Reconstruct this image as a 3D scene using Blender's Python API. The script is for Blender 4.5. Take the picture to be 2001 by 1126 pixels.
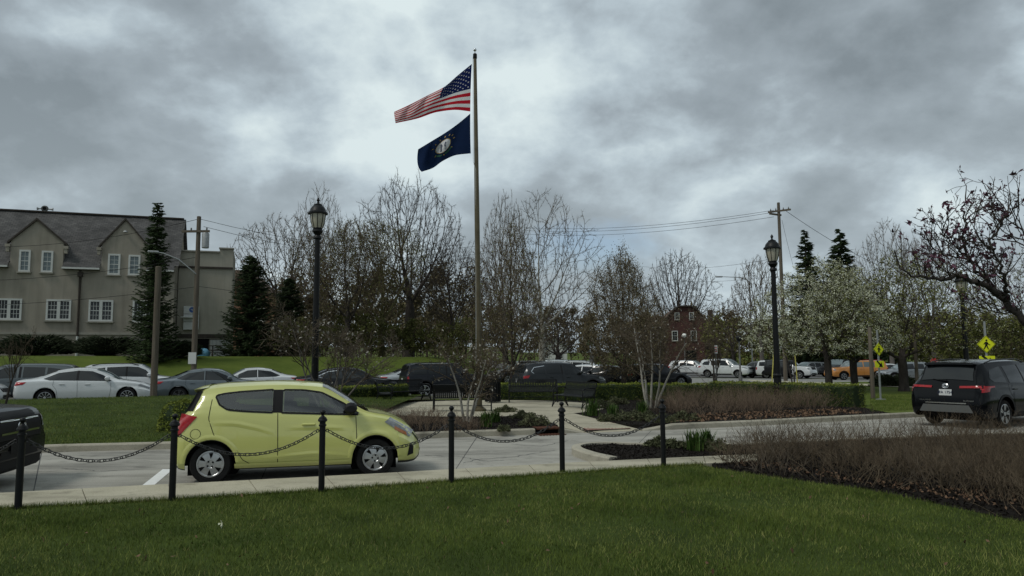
import bpy, math, random
import numpy as np
from mathutils import Vector, Matrix
from mathutils.geometry import tessellate_polygon
R = math.radians
sc = bpy.context.scene
for o in list(bpy.data.objects): bpy.data.objects.remove(o)
C = sc.collection

# ------------------------------------------------------------------ camera
CAMZ = 1.80; FPX = 1445.0; IW, IH = 2001.0, 1126.0
HORIZON = 702.0
PITCH = math.atan((HORIZON-IH/2)/FPX); ROLL = R(0.35)
cam = bpy.data.cameras.new('camera'); cam.sensor_width = 36; cam.lens = FPX/IW*36
cam.clip_end = 4000; cam.clip_start = .05
camo = bpy.data.objects.new('camera', cam); C.objects.link(camo)
CM = Matrix.Rotation(R(90)+PITCH, 3, 'X') @ Matrix.Rotation(-ROLL, 3, 'Z')
camo.matrix_world = Matrix.Translation((0, 0, CAMZ)) @ CM.to_4x4()
sc.camera = camo
# ------------------------------------------------------------------ world: broken overcast over a Nishita sky
SUN_AZ, SUN_EL = R(235), R(52)     # compass angle measured from +Y towards +X
w = bpy.data.worlds.new('World'); sc.world = w; w.use_nodes = True
nt = w.node_tree; nt.nodes.clear()
def N(t, **k):
    n = nt.nodes.new(t)
    for a, b in k.items(): setattr(n, a, b)
    return n
L = nt.links.new
def M2(op, a, b=None, c=None):
    n = N('ShaderNodeMath', operation=op)
    for i, q in enumerate((a, b, c)):
        if q is None: continue
        if isinstance(q, (int, float)): n.inputs[i].default_value = q
        else: L(q, n.inputs[i])
    return n.outputs[0]
sky = N('ShaderNodeTexSky', sky_type='NISHITA'); sky.sun_disc = False
sky.sun_elevation = SUN_EL; sky.sun_rotation = SUN_AZ
tc = N('ShaderNodeTexCoord'); sep = N('ShaderNodeSeparateXYZ'); L(tc.outputs['Generated'], sep.inputs[0])
zc = M2('ADD', M2('ABSOLUTE', sep.outputs[2]), .48)
cb = N('ShaderNodeCombineXYZ'); L(M2('DIVIDE', sep.outputs[0], zc), cb.inputs[0]); L(M2('DIVIDE', sep.outputs[1], zc), cb.inputs[1])
def noise(scale, det, rough, dist, off):
    mp = N('ShaderNodeMapping'); mp.inputs['Location'].default_value = off; L(cb.outputs[0], mp.inputs[0])
    n = N('ShaderNodeTexNoise'); n.inputs['Scale'].default_value = scale; n.inputs['Detail'].default_value = det
    n.inputs['Roughness'].default_value = rough; n.inputs['Distortion'].default_value = dist
    L(mp.outputs[0], n.inputs['Vector']); return n.outputs[0]
big = noise(1.45, 2, .45, .1, (0.4, 9.2, 3.0)); mid = noise(4.2, 9, .58, .1, (1.7, 2.2, 4.0)); bil = M2('ABSOLUTE', M2('SUBTRACT', noise(3.0, 6, .5, .0, (8.2, 4.4, 2.0)), .5))
dens = M2('ADD', M2('MULTIPLY', M2('SUBTRACT', big, .5), .80), M2('ADD', M2('MULTIPLY', M2('SUBTRACT', mid, .5), .42), M2('ADD', .495, M2('MULTIPLY', bil, .62))))
cr = N('ShaderNodeValToRGB'); L(dens, cr.inputs[0])
el = cr.color_ramp.elements
el[0].position = .395; el[0].color = (.68, .775, .79, 1)
el[1].position = .655; el[1].color = (.215, .256, .285, 1)
e = el.new(.455); e.color = (.545, .635, .675, 1)
e = el.new(.495); e.color = (.44, .52, .57, 1)
e = el.new(.555); e.color = (.315, .37, .41, 1)
# pale band of thinner cloud towards the horizon
hz = N('ShaderNodeMapRange'); hz.inputs[1].default_value = 0; hz.inputs[2].default_value = .33; hz.inputs[3].default_value = .42; hz.inputs[4].default_value = 0
L(M2('ABSOLUTE', sep.outputs[2]), hz.inputs[0])
mh = N('ShaderNodeMixRGB'); L(hz.outputs[0], mh.inputs[0]); L(cr.outputs[0], mh.inputs[1]); mh.inputs[2].default_value = (.53, .62, .655, 1)
# a small blue opening low in the cloud, ragged at its edge
hv = N('ShaderNodeVectorMath', operation='DISTANCE'); nrm_ = N('ShaderNodeVectorMath', operation='NORMALIZE'); L(tc.outputs['Generated'], nrm_.inputs[0])
sq = N('ShaderNodeVectorMath', operation='MULTIPLY'); L(nrm_.outputs[0], sq.inputs[0]); sq.inputs[1].default_value = (1, 1, 2.6)
L(sq.outputs[0], hv.inputs[0]); hd_ = Vector((.110, .982, .152)); hv.inputs[1].default_value = (hd_.x, hd_.y, hd_.z*2.6)
hole = N('ShaderNodeMapRange'); hole.inputs[1].default_value = .115; hole.inputs[2].default_value = .04; hole.inputs[3].default_value = 0; hole.inputs[4].default_value = .75
L(M2('ADD', hv.outputs['Value'], M2('MULTIPLY', M2('SUBTRACT', mid, .5), .25)), hole.inputs[0])
sk = N('ShaderNodeMixRGB', blend_type='MULTIPLY'); sk.inputs[0].default_value = 1; L(sky.outputs[0], sk.inputs[1]); sk.inputs[2].default_value = (.1, .1, .1, 1)
mx = N('ShaderNodeMixRGB'); L(hole.outputs[0], mx.inputs[0]); L(mh.outputs[0], mx.inputs[1]); L(sk.outputs[0], mx.inputs[2])
bg = N('ShaderNodeBackground'); L(mx.outputs[0], bg.inputs[0]); bg.inputs[1].default_value = 1.05
L(bg.outputs[0], N('ShaderNodeOutputWorld').inputs[0])
# ------------------------------------------------------------------ sun behind the cloud
sl = bpy.data.lights.new('sun', 'SUN'); sl.energy = 1.4; sl.angle = R(14); sl.color = (1, .96, .88)
so = bpy.data.objects.new('sun', sl); C.objects.link(so)
sd = Vector((math.sin(SUN_AZ)*math.cos(SUN_EL), math.cos(SUN_AZ)*math.cos(SUN_EL), math.sin(SUN_EL)))
so.rotation_euler = sd.to_track_quat('Z', 'Y').to_euler(); so.location = (0, 0, 30)
sc.view_settings.view_transform = 'Standard'; sc.view_settings.look = 'None'
sc.view_settings.gamma = 1; sc.view_settings.exposure = 0; sc.view_settings.use_curve_mapping = False

# ------------------------------------------------------------------ pixel <-> place (survey from the photograph)
def ray(px, py):
    return CM @ Vector(((px-IW/2)/FPX, -(py-IH/2)/FPX, -1))
def gp(px, py, z=0.0):
    d = ray(px, py); t = (z-CAMZ)/d.z
    return Vector((d.x*t, d.y*t, z))
def at(px, py, dep):
    d = ray(px, py); t = dep/d.y
    return Vector((d.x*t, dep, CAMZ+d.z*t))

# ------------------------------------------------------------------ materials
MATS = {}
def mat(name, col, rough=.7, var=0.0, scale=3.0, metal=0, bump=0, bscale=40, coat=0, spec=.5, col2=None, stretch=None, emit=0, det=5, stain=None):
    if name in MATS: return MATS[name]
    m = bpy.data.materials.new(name); m.use_nodes = True; t = m.node_tree; p = t.nodes['Principled BSDF']
    p.inputs['Base Color'].default_value = (*col, 1); p.inputs['Roughness'].default_value = rough
    p.inputs['Metallic'].default_value = metal; p.inputs['Specular IOR Level'].default_value = spec if rough < .55 or spec != .5 else .08
    p.inputs['Coat Weight'].default_value = coat; p.inputs['Coat Roughness'].default_value = .04
    if var or col2:
        tcn = t.nodes.new('ShaderNodeTexCoord'); mp = t.nodes.new('ShaderNodeMapping')
        t.links.new(tcn.outputs['Object'], mp.inputs[0])
        if stretch: mp.inputs['Scale'].default_value = stretch
        n = t.nodes.new('ShaderNodeTexNoise'); n.inputs['Scale'].default_value = scale; n.inputs['Detail'].default_value = det; n.inputs['Roughness'].default_value = .62
        t.links.new(mp.outputs[0], n.inputs['Vector'])
        r = t.nodes.new('ShaderNodeValToRGB'); r.color_ramp.elements[0].position = .3; r.color_ramp.elements[1].position = .7
        c2 = col2 or tuple(min(1, c*(1+var)) for c in col)
        c1 = col if col2 else tuple(c*(1-var) for c in col)
        r.color_ramp.elements[0].color = (*c1, 1); r.color_ramp.elements[1].color = (*c2, 1)
        t.links.new(n.outputs[0], r.inputs[0]); last = r.outputs[0]
        for (sc_, lo, p0, p1, st3) in (stain or ()):       # wear: blotches, drips and speckle with a shape of their own
            m3 = t.nodes.new('ShaderNodeMapping'); m3.inputs['Scale'].default_value = st3; t.links.new(tcn.outputs['Object'], m3.inputs[0]); n3 = t.nodes.new('ShaderNodeTexNoise'); n3.inputs['Scale'].default_value = sc_; n3.inputs['Detail'].default_value = 6; n3.inputs['Roughness'].default_value = .6; t.links.new(m3.outputs[0], n3.inputs['Vector'])
            r3 = t.nodes.new('ShaderNodeValToRGB'); r3.color_ramp.elements[0].position = p0; r3.color_ramp.elements[0].color = (lo, lo, lo, 1); r3.color_ramp.elements[1].position = p1; t.links.new(n3.outputs[0], r3.inputs[0])
            x3 = t.nodes.new('ShaderNodeMixRGB'); x3.blend_type = 'MULTIPLY'; x3.inputs[0].default_value = 1; t.links.new(last, x3.inputs[1]); t.links.new(r3.outputs[0], x3.inputs[2]); last = x3.outputs[0]
        t.links.new(last, p.inputs['Base Color'])
    if bump:
        tcn = t.nodes.new('ShaderNodeTexCoord'); n = t.nodes.new('ShaderNodeTexNoise'); n.inputs['Scale'].default_value = bscale; n.inputs['Detail'].default_value = 4
        t.links.new(tcn.outputs['Object'], n.inputs['Vector'])
        b = t.nodes.new('ShaderNodeBump'); b.inputs['Strength'].default_value = bump; b.inputs['Distance'].default_value = .02
        t.links.new(n.outputs[0], b.inputs['Height']); t.links.new(b.outputs[0], p.inputs['Normal'])
    if emit:
        p.inputs['Emission Color'].default_value = (*col, 1); p.inputs['Emission Strength'].default_value = emit
    MATS[name] = m; return m
def paint(name, col, metal=0, rough=.32): return mat('paint_'+name, col, rough, metal=metal, coat=.15 if max(col) < .006 else .30 if max(col) < .05 else .85, var=.04, scale=1.3, spec=.10 if max(col) < .05 else .5)
mat('concrete', (.32, .30, .24), .9, col2=(.43, .40, .325), scale=2.2, bump=.25, bscale=60, det=9, stain=((.7, .62, .34, .50, (.5, 1.4, 1)), (2.6, .70, .30, .44, (1, 1, 1)), (55, .72, .30, .55, (1, 1, 1))))
mat('sidewalk', (.37, .345, .26), .9, col2=(.47, .435, .335), scale=1.7, bump=.25, bscale=70, det=9, stain=((.7, .62, .34, .50, (.5, 1.4, 1)), (2.6, .70, .30, .44, (1, 1, 1)), (55, .72, .30, .55, (1, 1, 1))))
mat('drive', (.265, .256, .226), .88, col2=(.405, .39, .345), scale=1.1, bump=.35, bscale=60, det=14, stretch=(.45, 1.5, 1), stain=((.7, .62, .34, .50, (.5, 1.4, 1)), (2.6, .70, .30, .44, (1, 1, 1)), (55, .72, .30, .55, (1, 1, 1))))
mat('patio', (.34, .315, .24), .9, col2=(.44, .405, .31), scale=1.6, bump=.2, bscale=60, det=8, stain=((.7, .62, .34, .50, (.5, 1.4, 1)), (2.6, .70, .30, .44, (1, 1, 1)), (55, .72, .30, .55, (1, 1, 1))))
mat('asphalt', (.085, .085, .085), .9, col2=(.14, .14, .138), scale=1.4, bump=.3, bscale=80)
mat('lightroad', (.19, .19, .18), .9, col2=(.25, .25, .235), scale=.8)
mat('white_line', (.62, .63, .62), .8, col2=(.75, .75, .74), scale=14)
mat('grass_soil', (.024, .036, .008), .95, col2=(.052, .075, .016), scale=.9, bump=.6, bscale=50, det=9)
mat('grass_far', (.055, .080, .014), .95, col2=(.095, .122, .024), scale=.55, bump=.8, bscale=25, det=9)
mat('blade', (.040, .068, .013), .8, col2=(.130, .165, .036), scale=1.3, spec=.06, det=9)
mat('blade_light', (.125, .160, .038), .8, col2=(.23, .245, .075), scale=2, spec=.06)
mat('blade_dry', (.14, .12, .05), .8, col2=(.22, .19, .09), scale=3, spec=.1)
mat('mulch', (.008, .0072, .0065), 1.0, col2=(.026, .022, .019), scale=30, bump=1.0, bscale=60, spec=.05)
mat('litter', (.10, .055, .035), .9, col2=(.21, .14, .09), scale=9)
mat('black_metal', (.006, .0065, .007), .45, spec=.22, var=.2, scale=20)
mat('black_iron', (.012, .012, .012), .5, var=.3, scale=30)
mat('dark_plastic', (.018, .018, .019), .55)
mat('underbody', (.006, .006, .006), .9)
mat('tyre', (.014, .014, .014), .8, var=.25, scale=12)
mat('alloy', (.42, .43, .44), .3, metal=.75, var=.1, scale=9)
mat('dark_alloy', (.08, .08, .085), .35, metal=.7)
mat('chrome', (.62, .63, .64), .14, metal=1)
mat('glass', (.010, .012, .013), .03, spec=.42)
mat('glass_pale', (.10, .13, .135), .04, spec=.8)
mat('red_lens', (.36, .006, .010), .15, coat=.3, col2=(.22, .004, .007), scale=30, spec=.3)
mat('lamp_lens', (.20, .21, .22), .1, coat=1, var=.35, scale=22)
mat('amber', (.42, .13, .02), .2, coat=1)
mat('plate_white', (.48, .49, .48), .45)
mat('plate_ink', (.03, .04, .07), .6)
mat('bark_grey', (.085, .075, .066), .95, col2=(.16, .145, .13), scale=7, bump=.6, bscale=30, stretch=(1, 1, .3))
mat('bark_dark', (.030, .026, .024), .95, col2=(.068, .058, .052), scale=8, bump=.6, bscale=30, stretch=(1, 1, .3))
mat('bark_pale', (.20, .185, .155), .95, col2=(.36, .345, .30), scale=5, bump=.4, bscale=30)
mat('bark_olive', (.075, .07, .032), .95, col2=(.15, .14, .065), scale=3)
mat('twig_dark', (.052, .043, .036), .95, var=.35, scale=2)
mat('twig_brown', (.092, .073, .052), .95, var=.4, scale=1.2)
mat('twig_tan', (.10, .082, .062), .95, var=.4, scale=1.2)
mat('twig_red', (.085, .058, .040), .95, col2=(.215, .165, .120), scale=2.5)
mat('twig_shrub', (.045, .033, .022), .95, col2=(.165, .130, .090), scale=2.2)
mat('leaf_olive', (.085, .092, .024), .7, col2=(.17, .175, .055), scale=1.5)
mat('leaf_green', (.040, .046, .014), .8, col2=(.085, .090, .028), scale=1.6)
mat('leaf_bud', (.085, .065, .036), .8, col2=(.165, .145, .082), scale=2)
mat('blossom_white', (.40, .42, .28), .75, col2=(.62, .63, .50), scale=4)
mat('blossom_dim', (.20, .20, .165), .75, col2=(.40, .37, .33), scale=4)
mat('blossom_pink', (.07, .03, .045), .7, col2=(.16, .08, .115), scale=6)
mat('bud_purple', (.045, .018, .025), .8, col2=(.10, .035, .055), scale=6)
mat('needle', (.018, .032, .013), .8, col2=(.045, .066, .026), scale=1.5)
mat('needle_dk', (.014, .024, .011), .8, col2=(.036, .052, .022), scale=1.5)
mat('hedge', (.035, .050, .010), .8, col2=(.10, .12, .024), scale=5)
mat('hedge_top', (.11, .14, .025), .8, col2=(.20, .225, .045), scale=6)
mat('juniper', (.012, .019, .010), .85, col2=(.035, .042, .022), scale=2)
mat('sage', (.05, .058, .03), .8, col2=(.115, .12, .065), scale=7)
mat('daylily', (.025, .055, .012), .6, col2=(.06, .10, .022), scale=7)
mat('stucco', (.25, .226, .185), .95, col2=(.315, .287, .24), scale=.8, bump=.25, bscale=30, stretch=(1.6, 1, .28), det=12, stain=((1.2, .87, .34, .52, (2.2, 1, .16)), (.35, .84, .36, .55, (1, 1, 1))))
mat('stucco_pale', (.29, .27, .22), .95, col2=(.35, .33, .275), scale=.4, bump=.2, bscale=30, det=9, stain=((1.2, .87, .34, .52, (2.2, 1, .16)), (.35, .84, .36, .55, (1, 1, 1))))
mat('trim_dark', (.055, .047, .040), .8, var=.25, scale=6)
mat('trim_white', (.50, .51, .49), .6, var=.06, scale=4)
mat('band', (.27, .255, .22), .9, var=.15, scale=2)
mat('wood_pole', (.075, .062, .048), .95, col2=(.145, .125, .10), scale=5, stretch=(3, 3, .15), bump=.4, bscale=30)
mat('galv', (.30, .31, .31), .55, metal=.5, var=.15, scale=8)
mat('steel_dark', (.12, .12, .115), .6, metal=.4, var=.2, scale=8)
mat('wire', (.02, .02, .02), .7)
mat('sign_yellow', (.62, .66, .025), .55, var=.05, scale=4)
mat('sign_black', (.01, .01, .01), .6)
mat('sign_red', (.38, .015, .015), .5)
mat('sign_green', (.01, .09, .04), .5)
mat('bronze', (.075, .060, .033), .42, metal=.55, col2=(.12, .10, .058), scale=3)
mat('lamp_glass', (.36, .34, .27), .35, var=.1, scale=8)
mat('seal_white', (.55, .55, .57), .85, var=.1, scale=20)
mat('seal_gold', (.36, .25, .09), .85)
mat('seal_green', (.03, .09, .06), .85)
mat('rust', (.05, .022, .014), .9, col2=(.10, .045, .03), scale=9, bump=.4)
mat('tactile_red', (.20, .115, .09), .9, col2=(.26, .155, .125), scale=9)
mat('stake_yellow', (.48, .44, .13), .7)
mat('tarp_blue', (.10, .24, .34), .7)
def shingle(name, c1, c2, mortar, sx, row):
    m = bpy.data.materials.new(name); m.use_nodes = True; t = m.node_tree; p = t.nodes['Principled BSDF']; p.inputs['Roughness'].default_value = .95
    tcn = t.nodes.new('ShaderNodeTexCoord'); b = t.nodes.new('ShaderNodeTexBrick')
    t.links.new(tcn.outputs['UV'], b.inputs['Vector'])
    b.inputs['Color1'].default_value = (*c1, 1); b.inputs['Color2'].default_value = (*c2, 1); b.inputs['Mortar'].default_value = (*mortar, 1)
    b.inputs['Scale'].default_value = 1; b.inputs['Brick Width'].default_value = sx; b.inputs['Row Height'].default_value = row; b.inputs['Mortar Size'].default_value = .012; b.inputs['Bias'].default_value = -.1
    n = t.nodes.new('ShaderNodeTexNoise'); n.inputs['Scale'].default_value = .9; n.inputs['Detail'].default_value = 8
    t.links.new(tcn.outputs['UV'], n.inputs['Vector'])
    mm = t.nodes.new('ShaderNodeMixRGB'); mm.blend_type = 'OVERLAY'; mm.inputs[0].default_value = .7
    t.links.new(b.outputs[0], mm.inputs[1]); t.links.new(n.outputs[0], mm.inputs[2]); t.links.new(mm.outputs[0], p.inputs['Base Color'])
    MATS[name] = m
shingle('slate', (.052, .051, .050), (.088, .085, .082), (.024, .023, .023), .32, .17)
shingle('brick_red', (.055, .016, .013), (.078, .022, .017), (.045, .032, .028), .22, .075)
shingle('brick_orange', (.20, .085, .05), (.26, .11, .06), (.16, .12, .09), .22, .075)
shingle('roof_brown', (.085, .05, .036), (.12, .075, .052), (.05, .03, .02), .3, .16)

def cloth_mat(name, col):
    m = bpy.data.materials.new(name); m.use_nodes = True; t = m.node_tree; t.nodes.clear(); d = t.nodes.new('ShaderNodeBsdfDiffuse'); r = t.nodes.new('ShaderNodeBsdfTranslucent'); x = t.nodes.new('ShaderNodeMixShader'); o = t.nodes.new('ShaderNodeOutputMaterial')
    tcn = t.nodes.new('ShaderNodeTexCoord'); n = t.nodes.new('ShaderNodeTexNoise'); n.inputs['Scale'].default_value = 5; t.links.new(tcn.outputs['Object'], n.inputs['Vector'])
    rp = t.nodes.new('ShaderNodeValToRGB'); rp.color_ramp.elements[0].color = (*[c*.85 for c in col], 1); rp.color_ramp.elements[1].color = (*[min(1, c*1.12) for c in col], 1); t.links.new(n.outputs[0], rp.inputs[0])
    for b in (d, r): t.links.new(rp.outputs[0], b.inputs[0])
    x.inputs[0].default_value = .45; t.links.new(d.outputs[0], x.inputs[1]); t.links.new(r.outputs[0], x.inputs[2]); t.links.new(x.outputs[0], o.inputs[0]); MATS[name] = m
cloth_mat('flag_red', (.50, .020, .035)); cloth_mat('flag_white', (.74, .74, .73)); cloth_mat('flag_blue', (.012, .020, .085)); cloth_mat('state_blue', (.013, .025, .066))
def clear_glass(name, tint):
    """thin tinted car glass: mostly see-through, mirror-like at grazing angles"""
    m = bpy.data.materials.new(name); m.use_nodes = True; t = m.node_tree; t.nodes.clear(); tr = t.nodes.new('ShaderNodeBsdfTransparent'); tr.inputs[0].default_value = (*tint, 1); g = t.nodes.new('ShaderNodeBsdfGlossy'); g.inputs['Roughness'].default_value = .02; f = t.nodes.new('ShaderNodeFresnel'); f.inputs[0].default_value = 1.95
    x = t.nodes.new('ShaderNodeMixShader'); o = t.nodes.new('ShaderNodeOutputMaterial'); t.links.new(f.outputs[0], x.inputs[0]); t.links.new(tr.outputs[0], x.inputs[1]); t.links.new(g.outputs[0], x.inputs[2]); t.links.new(x.outputs[0], o.inputs[0]); MATS[name] = m
clear_glass('tinted_glass', (.66, .72, .69)); clear_glass('screen_glass', (.72, .78, .75))
# ------------------------------------------------------------------ mesh helpers
def tag(o, label=None, cat=None, group=None, kind=None):
    if label: o['label'] = label
    if cat: o['category'] = cat
    if group: o['group'] = group
    if kind: o['kind'] = kind
    return o
def thing(name, label, cat, loc=(0, 0, 0), rz=0, group=None):
    o = bpy.data.objects.new(name, None); C.objects.link(o); o.empty_display_size = .2
    o.location = loc; o.rotation_euler = (0, 0, rz)
    return tag(o, label, cat, group)
def link(name, me, parent=None, loc=None, rot=None, scale=None):
    o = bpy.data.objects.new(name, me); C.objects.link(o)
    if parent is not None: o.parent = parent
    if loc is not None: o.location = loc
    if rot is not None: o.rotation_euler = rot
    if scale is not None: o.scale = scale
    return o
def mm_(m): return MATS[m] if isinstance(m, str) else m
def mesh_np(name, V, F, mats, parent=None, smooth=False, mi=None, uv=None):
    """one mesh object from numpy arrays (F: m x k)"""
    V = np.asarray(V, dtype=np.float32).reshape(-1, 3); F = np.asarray(F, dtype=np.int32); k = F.shape[1]; n = len(F)
    me = bpy.data.meshes.new(name); me.vertices.add(len(V)); me.vertices.foreach_set('co', V.ravel())
    me.loops.add(n*k); me.loops.foreach_set('vertex_index', F.ravel())
    me.polygons.add(n); me.polygons.foreach_set('loop_start', np.arange(0, n*k, k, dtype=np.int32))
    if not isinstance(mats, (list, tuple)): mats = [mats]
    for m in mats: me.materials.append(mm_(m))
    if mi is not None: me.polygons.foreach_set('material_index', np.asarray(mi, dtype=np.int32))
    if smooth: me.polygons.foreach_set('use_smooth', np.ones(n, dtype=bool))
    me.update(calc_edges=True)
    return link(name, me, parent)
class MB:
    def __init__(s): s.v = []; s.f = []; s.mi = []
    def add(s, v, f, mi=0):
        o = len(s.v); s.v += [tuple(p) for p in v]; s.f += [tuple(i+o for i in q) for q in f]; s.mi += [mi]*len(f); return s
    def box(s, c, d, rz=0, mi=0, ch=0):
        x, y, z = (q/2 for q in d); ca, sa = math.cos(rz), math.sin(rz)
        def T(p): return (c[0]+p[0]*ca-p[1]*sa, c[1]+p[0]*sa+p[1]*ca, c[2]+p[2])
        if ch <= 0:
            v = [T((a*x, b*y, e*z)) for e in (-1, 1) for b in (-1, 1) for a in (-1, 1)]
            return s.add(v, [(0, 2, 3, 1), (4, 5, 7, 6), (0, 1, 5, 4), (2, 6, 7, 3), (0, 4, 6, 2), (1, 3, 7, 5)], mi)
        v = []; idx = {}
        for e in (-1, 1):
            for b in (-1, 1):
                for a in (-1, 1):
                    for k in range(3):
                        q = [a*x, b*y, e*z]
                        for j in range(3):
                            if j != k: q[j] -= (a, b, e)[j]*ch
                        idx[(a, b, e, k)] = len(v); v.append(T(q))
        f = []
        for k in range(3):
            i, j = [q for q in range(3) if q != k]
            for sg in (-1, 1):
                cyc = []
                for (p, q) in ((-1, -1), (1, -1), (1, 1), (-1, 1)):
                    t = [0, 0, 0]; t[k] = sg; t[i] = p; t[j] = q; cyc.append(idx[(*t, k)])
                if (sg > 0) == (k == 1): cyc = cyc[::-1]
                f.append(cyc)
        for k in range(3):
            i, j = [q for q in range(3) if q != k]
            for p in (-1, 1):
                for q in (-1, 1):
                    ta = [0]*3; tb = [0]*3; ta[i] = tb[i] = p; ta[j] = tb[j] = q; ta[k] = -1; tb[k] = 1
                    f.append([idx[(*ta, i)], idx[(*tb, i)], idx[(*tb, j)], idx[(*ta, j)]])
        for e in (-1, 1):
            for b in (-1, 1):
                for a in (-1, 1): f.append([idx[(a, b, e, k)] for k in range(3)])
        return s.add(v, f, mi)
    def grid(s, G, mi=0, closed=False):
        r, c = len(G), len(G[0]); v = [p for row in G for p in row]
        f = [(i*c+j, i*c+j+1, (i+1)*c+j+1, (i+1)*c+j) for i in range(r-1) for j in range(c-1)]
        if closed: f += [(i*c+c-1, i*c, (i+1)*c, (i+1)*c+c-1) for i in range(r-1)]
        return s.add(v, f, mi)
    def tube(s, pts, rad, n=8, cap=True, mi=0):
        pts = [Vector(p) for p in pts]; m = len(pts)
        if isinstance(rad, (int, float)): rad = [rad]*m
        nrm = None; G = []
        for i in range(m):
            t = (pts[min(i+1, m-1)]-pts[max(i-1, 0)]).normalized()
            if nrm is None: nrm = t.orthogonal().normalized()
            else: nrm = (nrm-t*nrm.dot(t)).normalized()
            b = t.cross(nrm)
            G.append([pts[i]+(nrm*math.cos(a)+b*math.sin(a))*rad[i] for a in (2*math.pi*k/n for k in range(n))])
        o = len(s.v); s.grid(G, mi, True)
        if cap:
            s.f.append(tuple(o+k for k in range(n))[::-1]); s.f.append(tuple(o+(m-1)*n+k for k in range(n))); s.mi += [mi, mi]
        return s
    def lathe(s, prof, n=16, c=(0, 0, 0), mi=0, axis='z'):
        G = []
        for r, z in prof:
            row = []
            for k in range(n):
                a = 2*math.pi*k/n; x, y = r*math.cos(a), r*math.sin(a)
                row.append((c[0]+x, c[1]+y, c[2]+z) if axis == 'z' else (c[0]+x, c[1]+z, c[2]-y))
            G.append(row)
        o = len(s.v); s.grid(G, mi, True); m = len(prof)
        s.f.append(tuple(o+k for k in range(n))[::-1]); s.f.append(tuple(o+(m-1)*n+k for k in range(n))); s.mi += [mi, mi]
        return s
    def prism(s, poly, T0, T1, mi=0):
        """polygon (list of 2d) mapped by T0 / T1 to two faces and joined"""
        n = len(poly); a = [T0(p) for p in poly]; b = [T1(p) for p in poly]
        tri = tessellate_polygon([[Vector((p[0], p[1], 0)) for p in poly]])
        f = [tuple(t) for t in tri]+[tuple(i+n for i in t[::-1]) for t in tri]+[(i, (i+1) % n, n+(i+1) % n, n+i) for i in range(n)]
        return s.add(a+b, f, mi)
    def build(s, name, mats, parent=None, smooth=0, **k):
        me = bpy.data.meshes.new(name); me.from_pydata(s.v, [], s.f)
        if not isinstance(mats, (list, tuple)): mats = [mats]
        for m in mats: me.materials.append(mm_(m))
        if len(mats) > 1: me.polygons.foreach_set('material_index', s.mi)
        fix_normals(me)
        if smooth:
            me.polygons.foreach_set('use_smooth', [True]*len(me.polygons)); me.set_sharp_from_angle(angle=R(smooth))
        me.update()
        return link(name, me, parent, **k)
import bmesh
def fix_normals(me):
    bm = bmesh.new(); bm.from_mesh(me); bmesh.ops.recalc_face_normals(bm, faces=bm.faces); bm.to_mesh(me); bm.free()
def slab(name, poly, z1, z0, m, parent=None, kind=None):
    b = MB().prism([(p[0], p[1]) for p in poly], lambda p: (p[0], p[1], z1), lambda p: (p[0], p[1], z0))
    o = b.build(name, m, parent)
    if kind: o['kind'] = kind
    return o
def resample(pl, n):
    pl = np.array([tuple(p) for p in pl], float); d = np.r_[0, np.cumsum(np.linalg.norm(np.diff(pl[:, :2], axis=0), axis=1))]
    t = np.linspace(0, d[-1], n)
    return np.stack([np.interp(t, d, pl[:, k]) for k in range(pl.shape[1])], 1)
def smoothpl(pl, n):
    """resample then soften a polyline"""
    p = resample(pl, n*4)
    for _ in range(12): p[1:-1] = (p[:-2]+2*p[1:-1]+p[2:])/4
    return resample(p, n)
def copy_thing(root, loc, rz, label=None, group=None):
    r = root.copy(); C.objects.link(r); r.location = loc; r.rotation_euler = (0, 0, rz)
    if label: r['label'] = label
    if group: r['group'] = group
    for ch in list(root.children):
        c = ch.copy(); C.objects.link(c); c.parent = r
        for g in ch.children:
            d = g.copy(); C.objects.link(d); d.parent = c
    return r
# ================================================================== terrain
ST_A = R(25); ST_P = np.array((-17.0, 30.0)); ST_D = np.array((math.cos(ST_A), math.sin(ST_A))); ST_N = np.array((-math.sin(ST_A), math.cos(ST_A)))
def st(u, s): p = ST_P+ST_D*u+ST_N*s; return float(p[0]), float(p[1])
def smooth01(t): t = np.clip(t, 0, 1); return t*t*(3-2*t)
def Zt(x, y):
    """height of the land beyond the drive"""
    x = np.asarray(x, float); y = np.asarray(y, float)
    s = (x-ST_P[0])*ST_N[0]+(y-ST_P[1])*ST_N[1]
    base = np.clip(.08-.008*(x+17), -.35, .3)
    hill = 2.0*smooth01((s-6.5)/11)*smooth01((3-x)/9)
    far = 5.0*smooth01((y-170)/140)
    near = smooth01((y-19)/8)
    return base*near - .25*(1-near) + hill + far
def zt(x, y): return float(Zt(x, y))
# the ground: one sheet to the horizon, finer near the camera
xs = np.unique(np.r_[np.linspace(-900, -80, 14), np.linspace(-80, 80, 90), np.linspace(80, 900, 14)])
ys = np.unique(np.r_[np.linspace(-60, 10, 10), np.linspace(10, 120, 80), np.linspace(120, 1800, 22)])
X, Y = np.meshgrid(xs, ys); Z = Zt(X, Y)
nx, ny = len(xs), len(ys)
ii, jj = np.meshgrid(np.arange(ny-1), np.arange(nx-1), indexing='ij'); a = (ii*nx+jj).ravel()
ground = mesh_np('ground', np.stack([X, Y, Z], -1), np.stack([a, a+1, a+nx+1, a+nx], 1), 'grass_far', smooth=True); ground['kind'] = 'structure'

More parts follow.
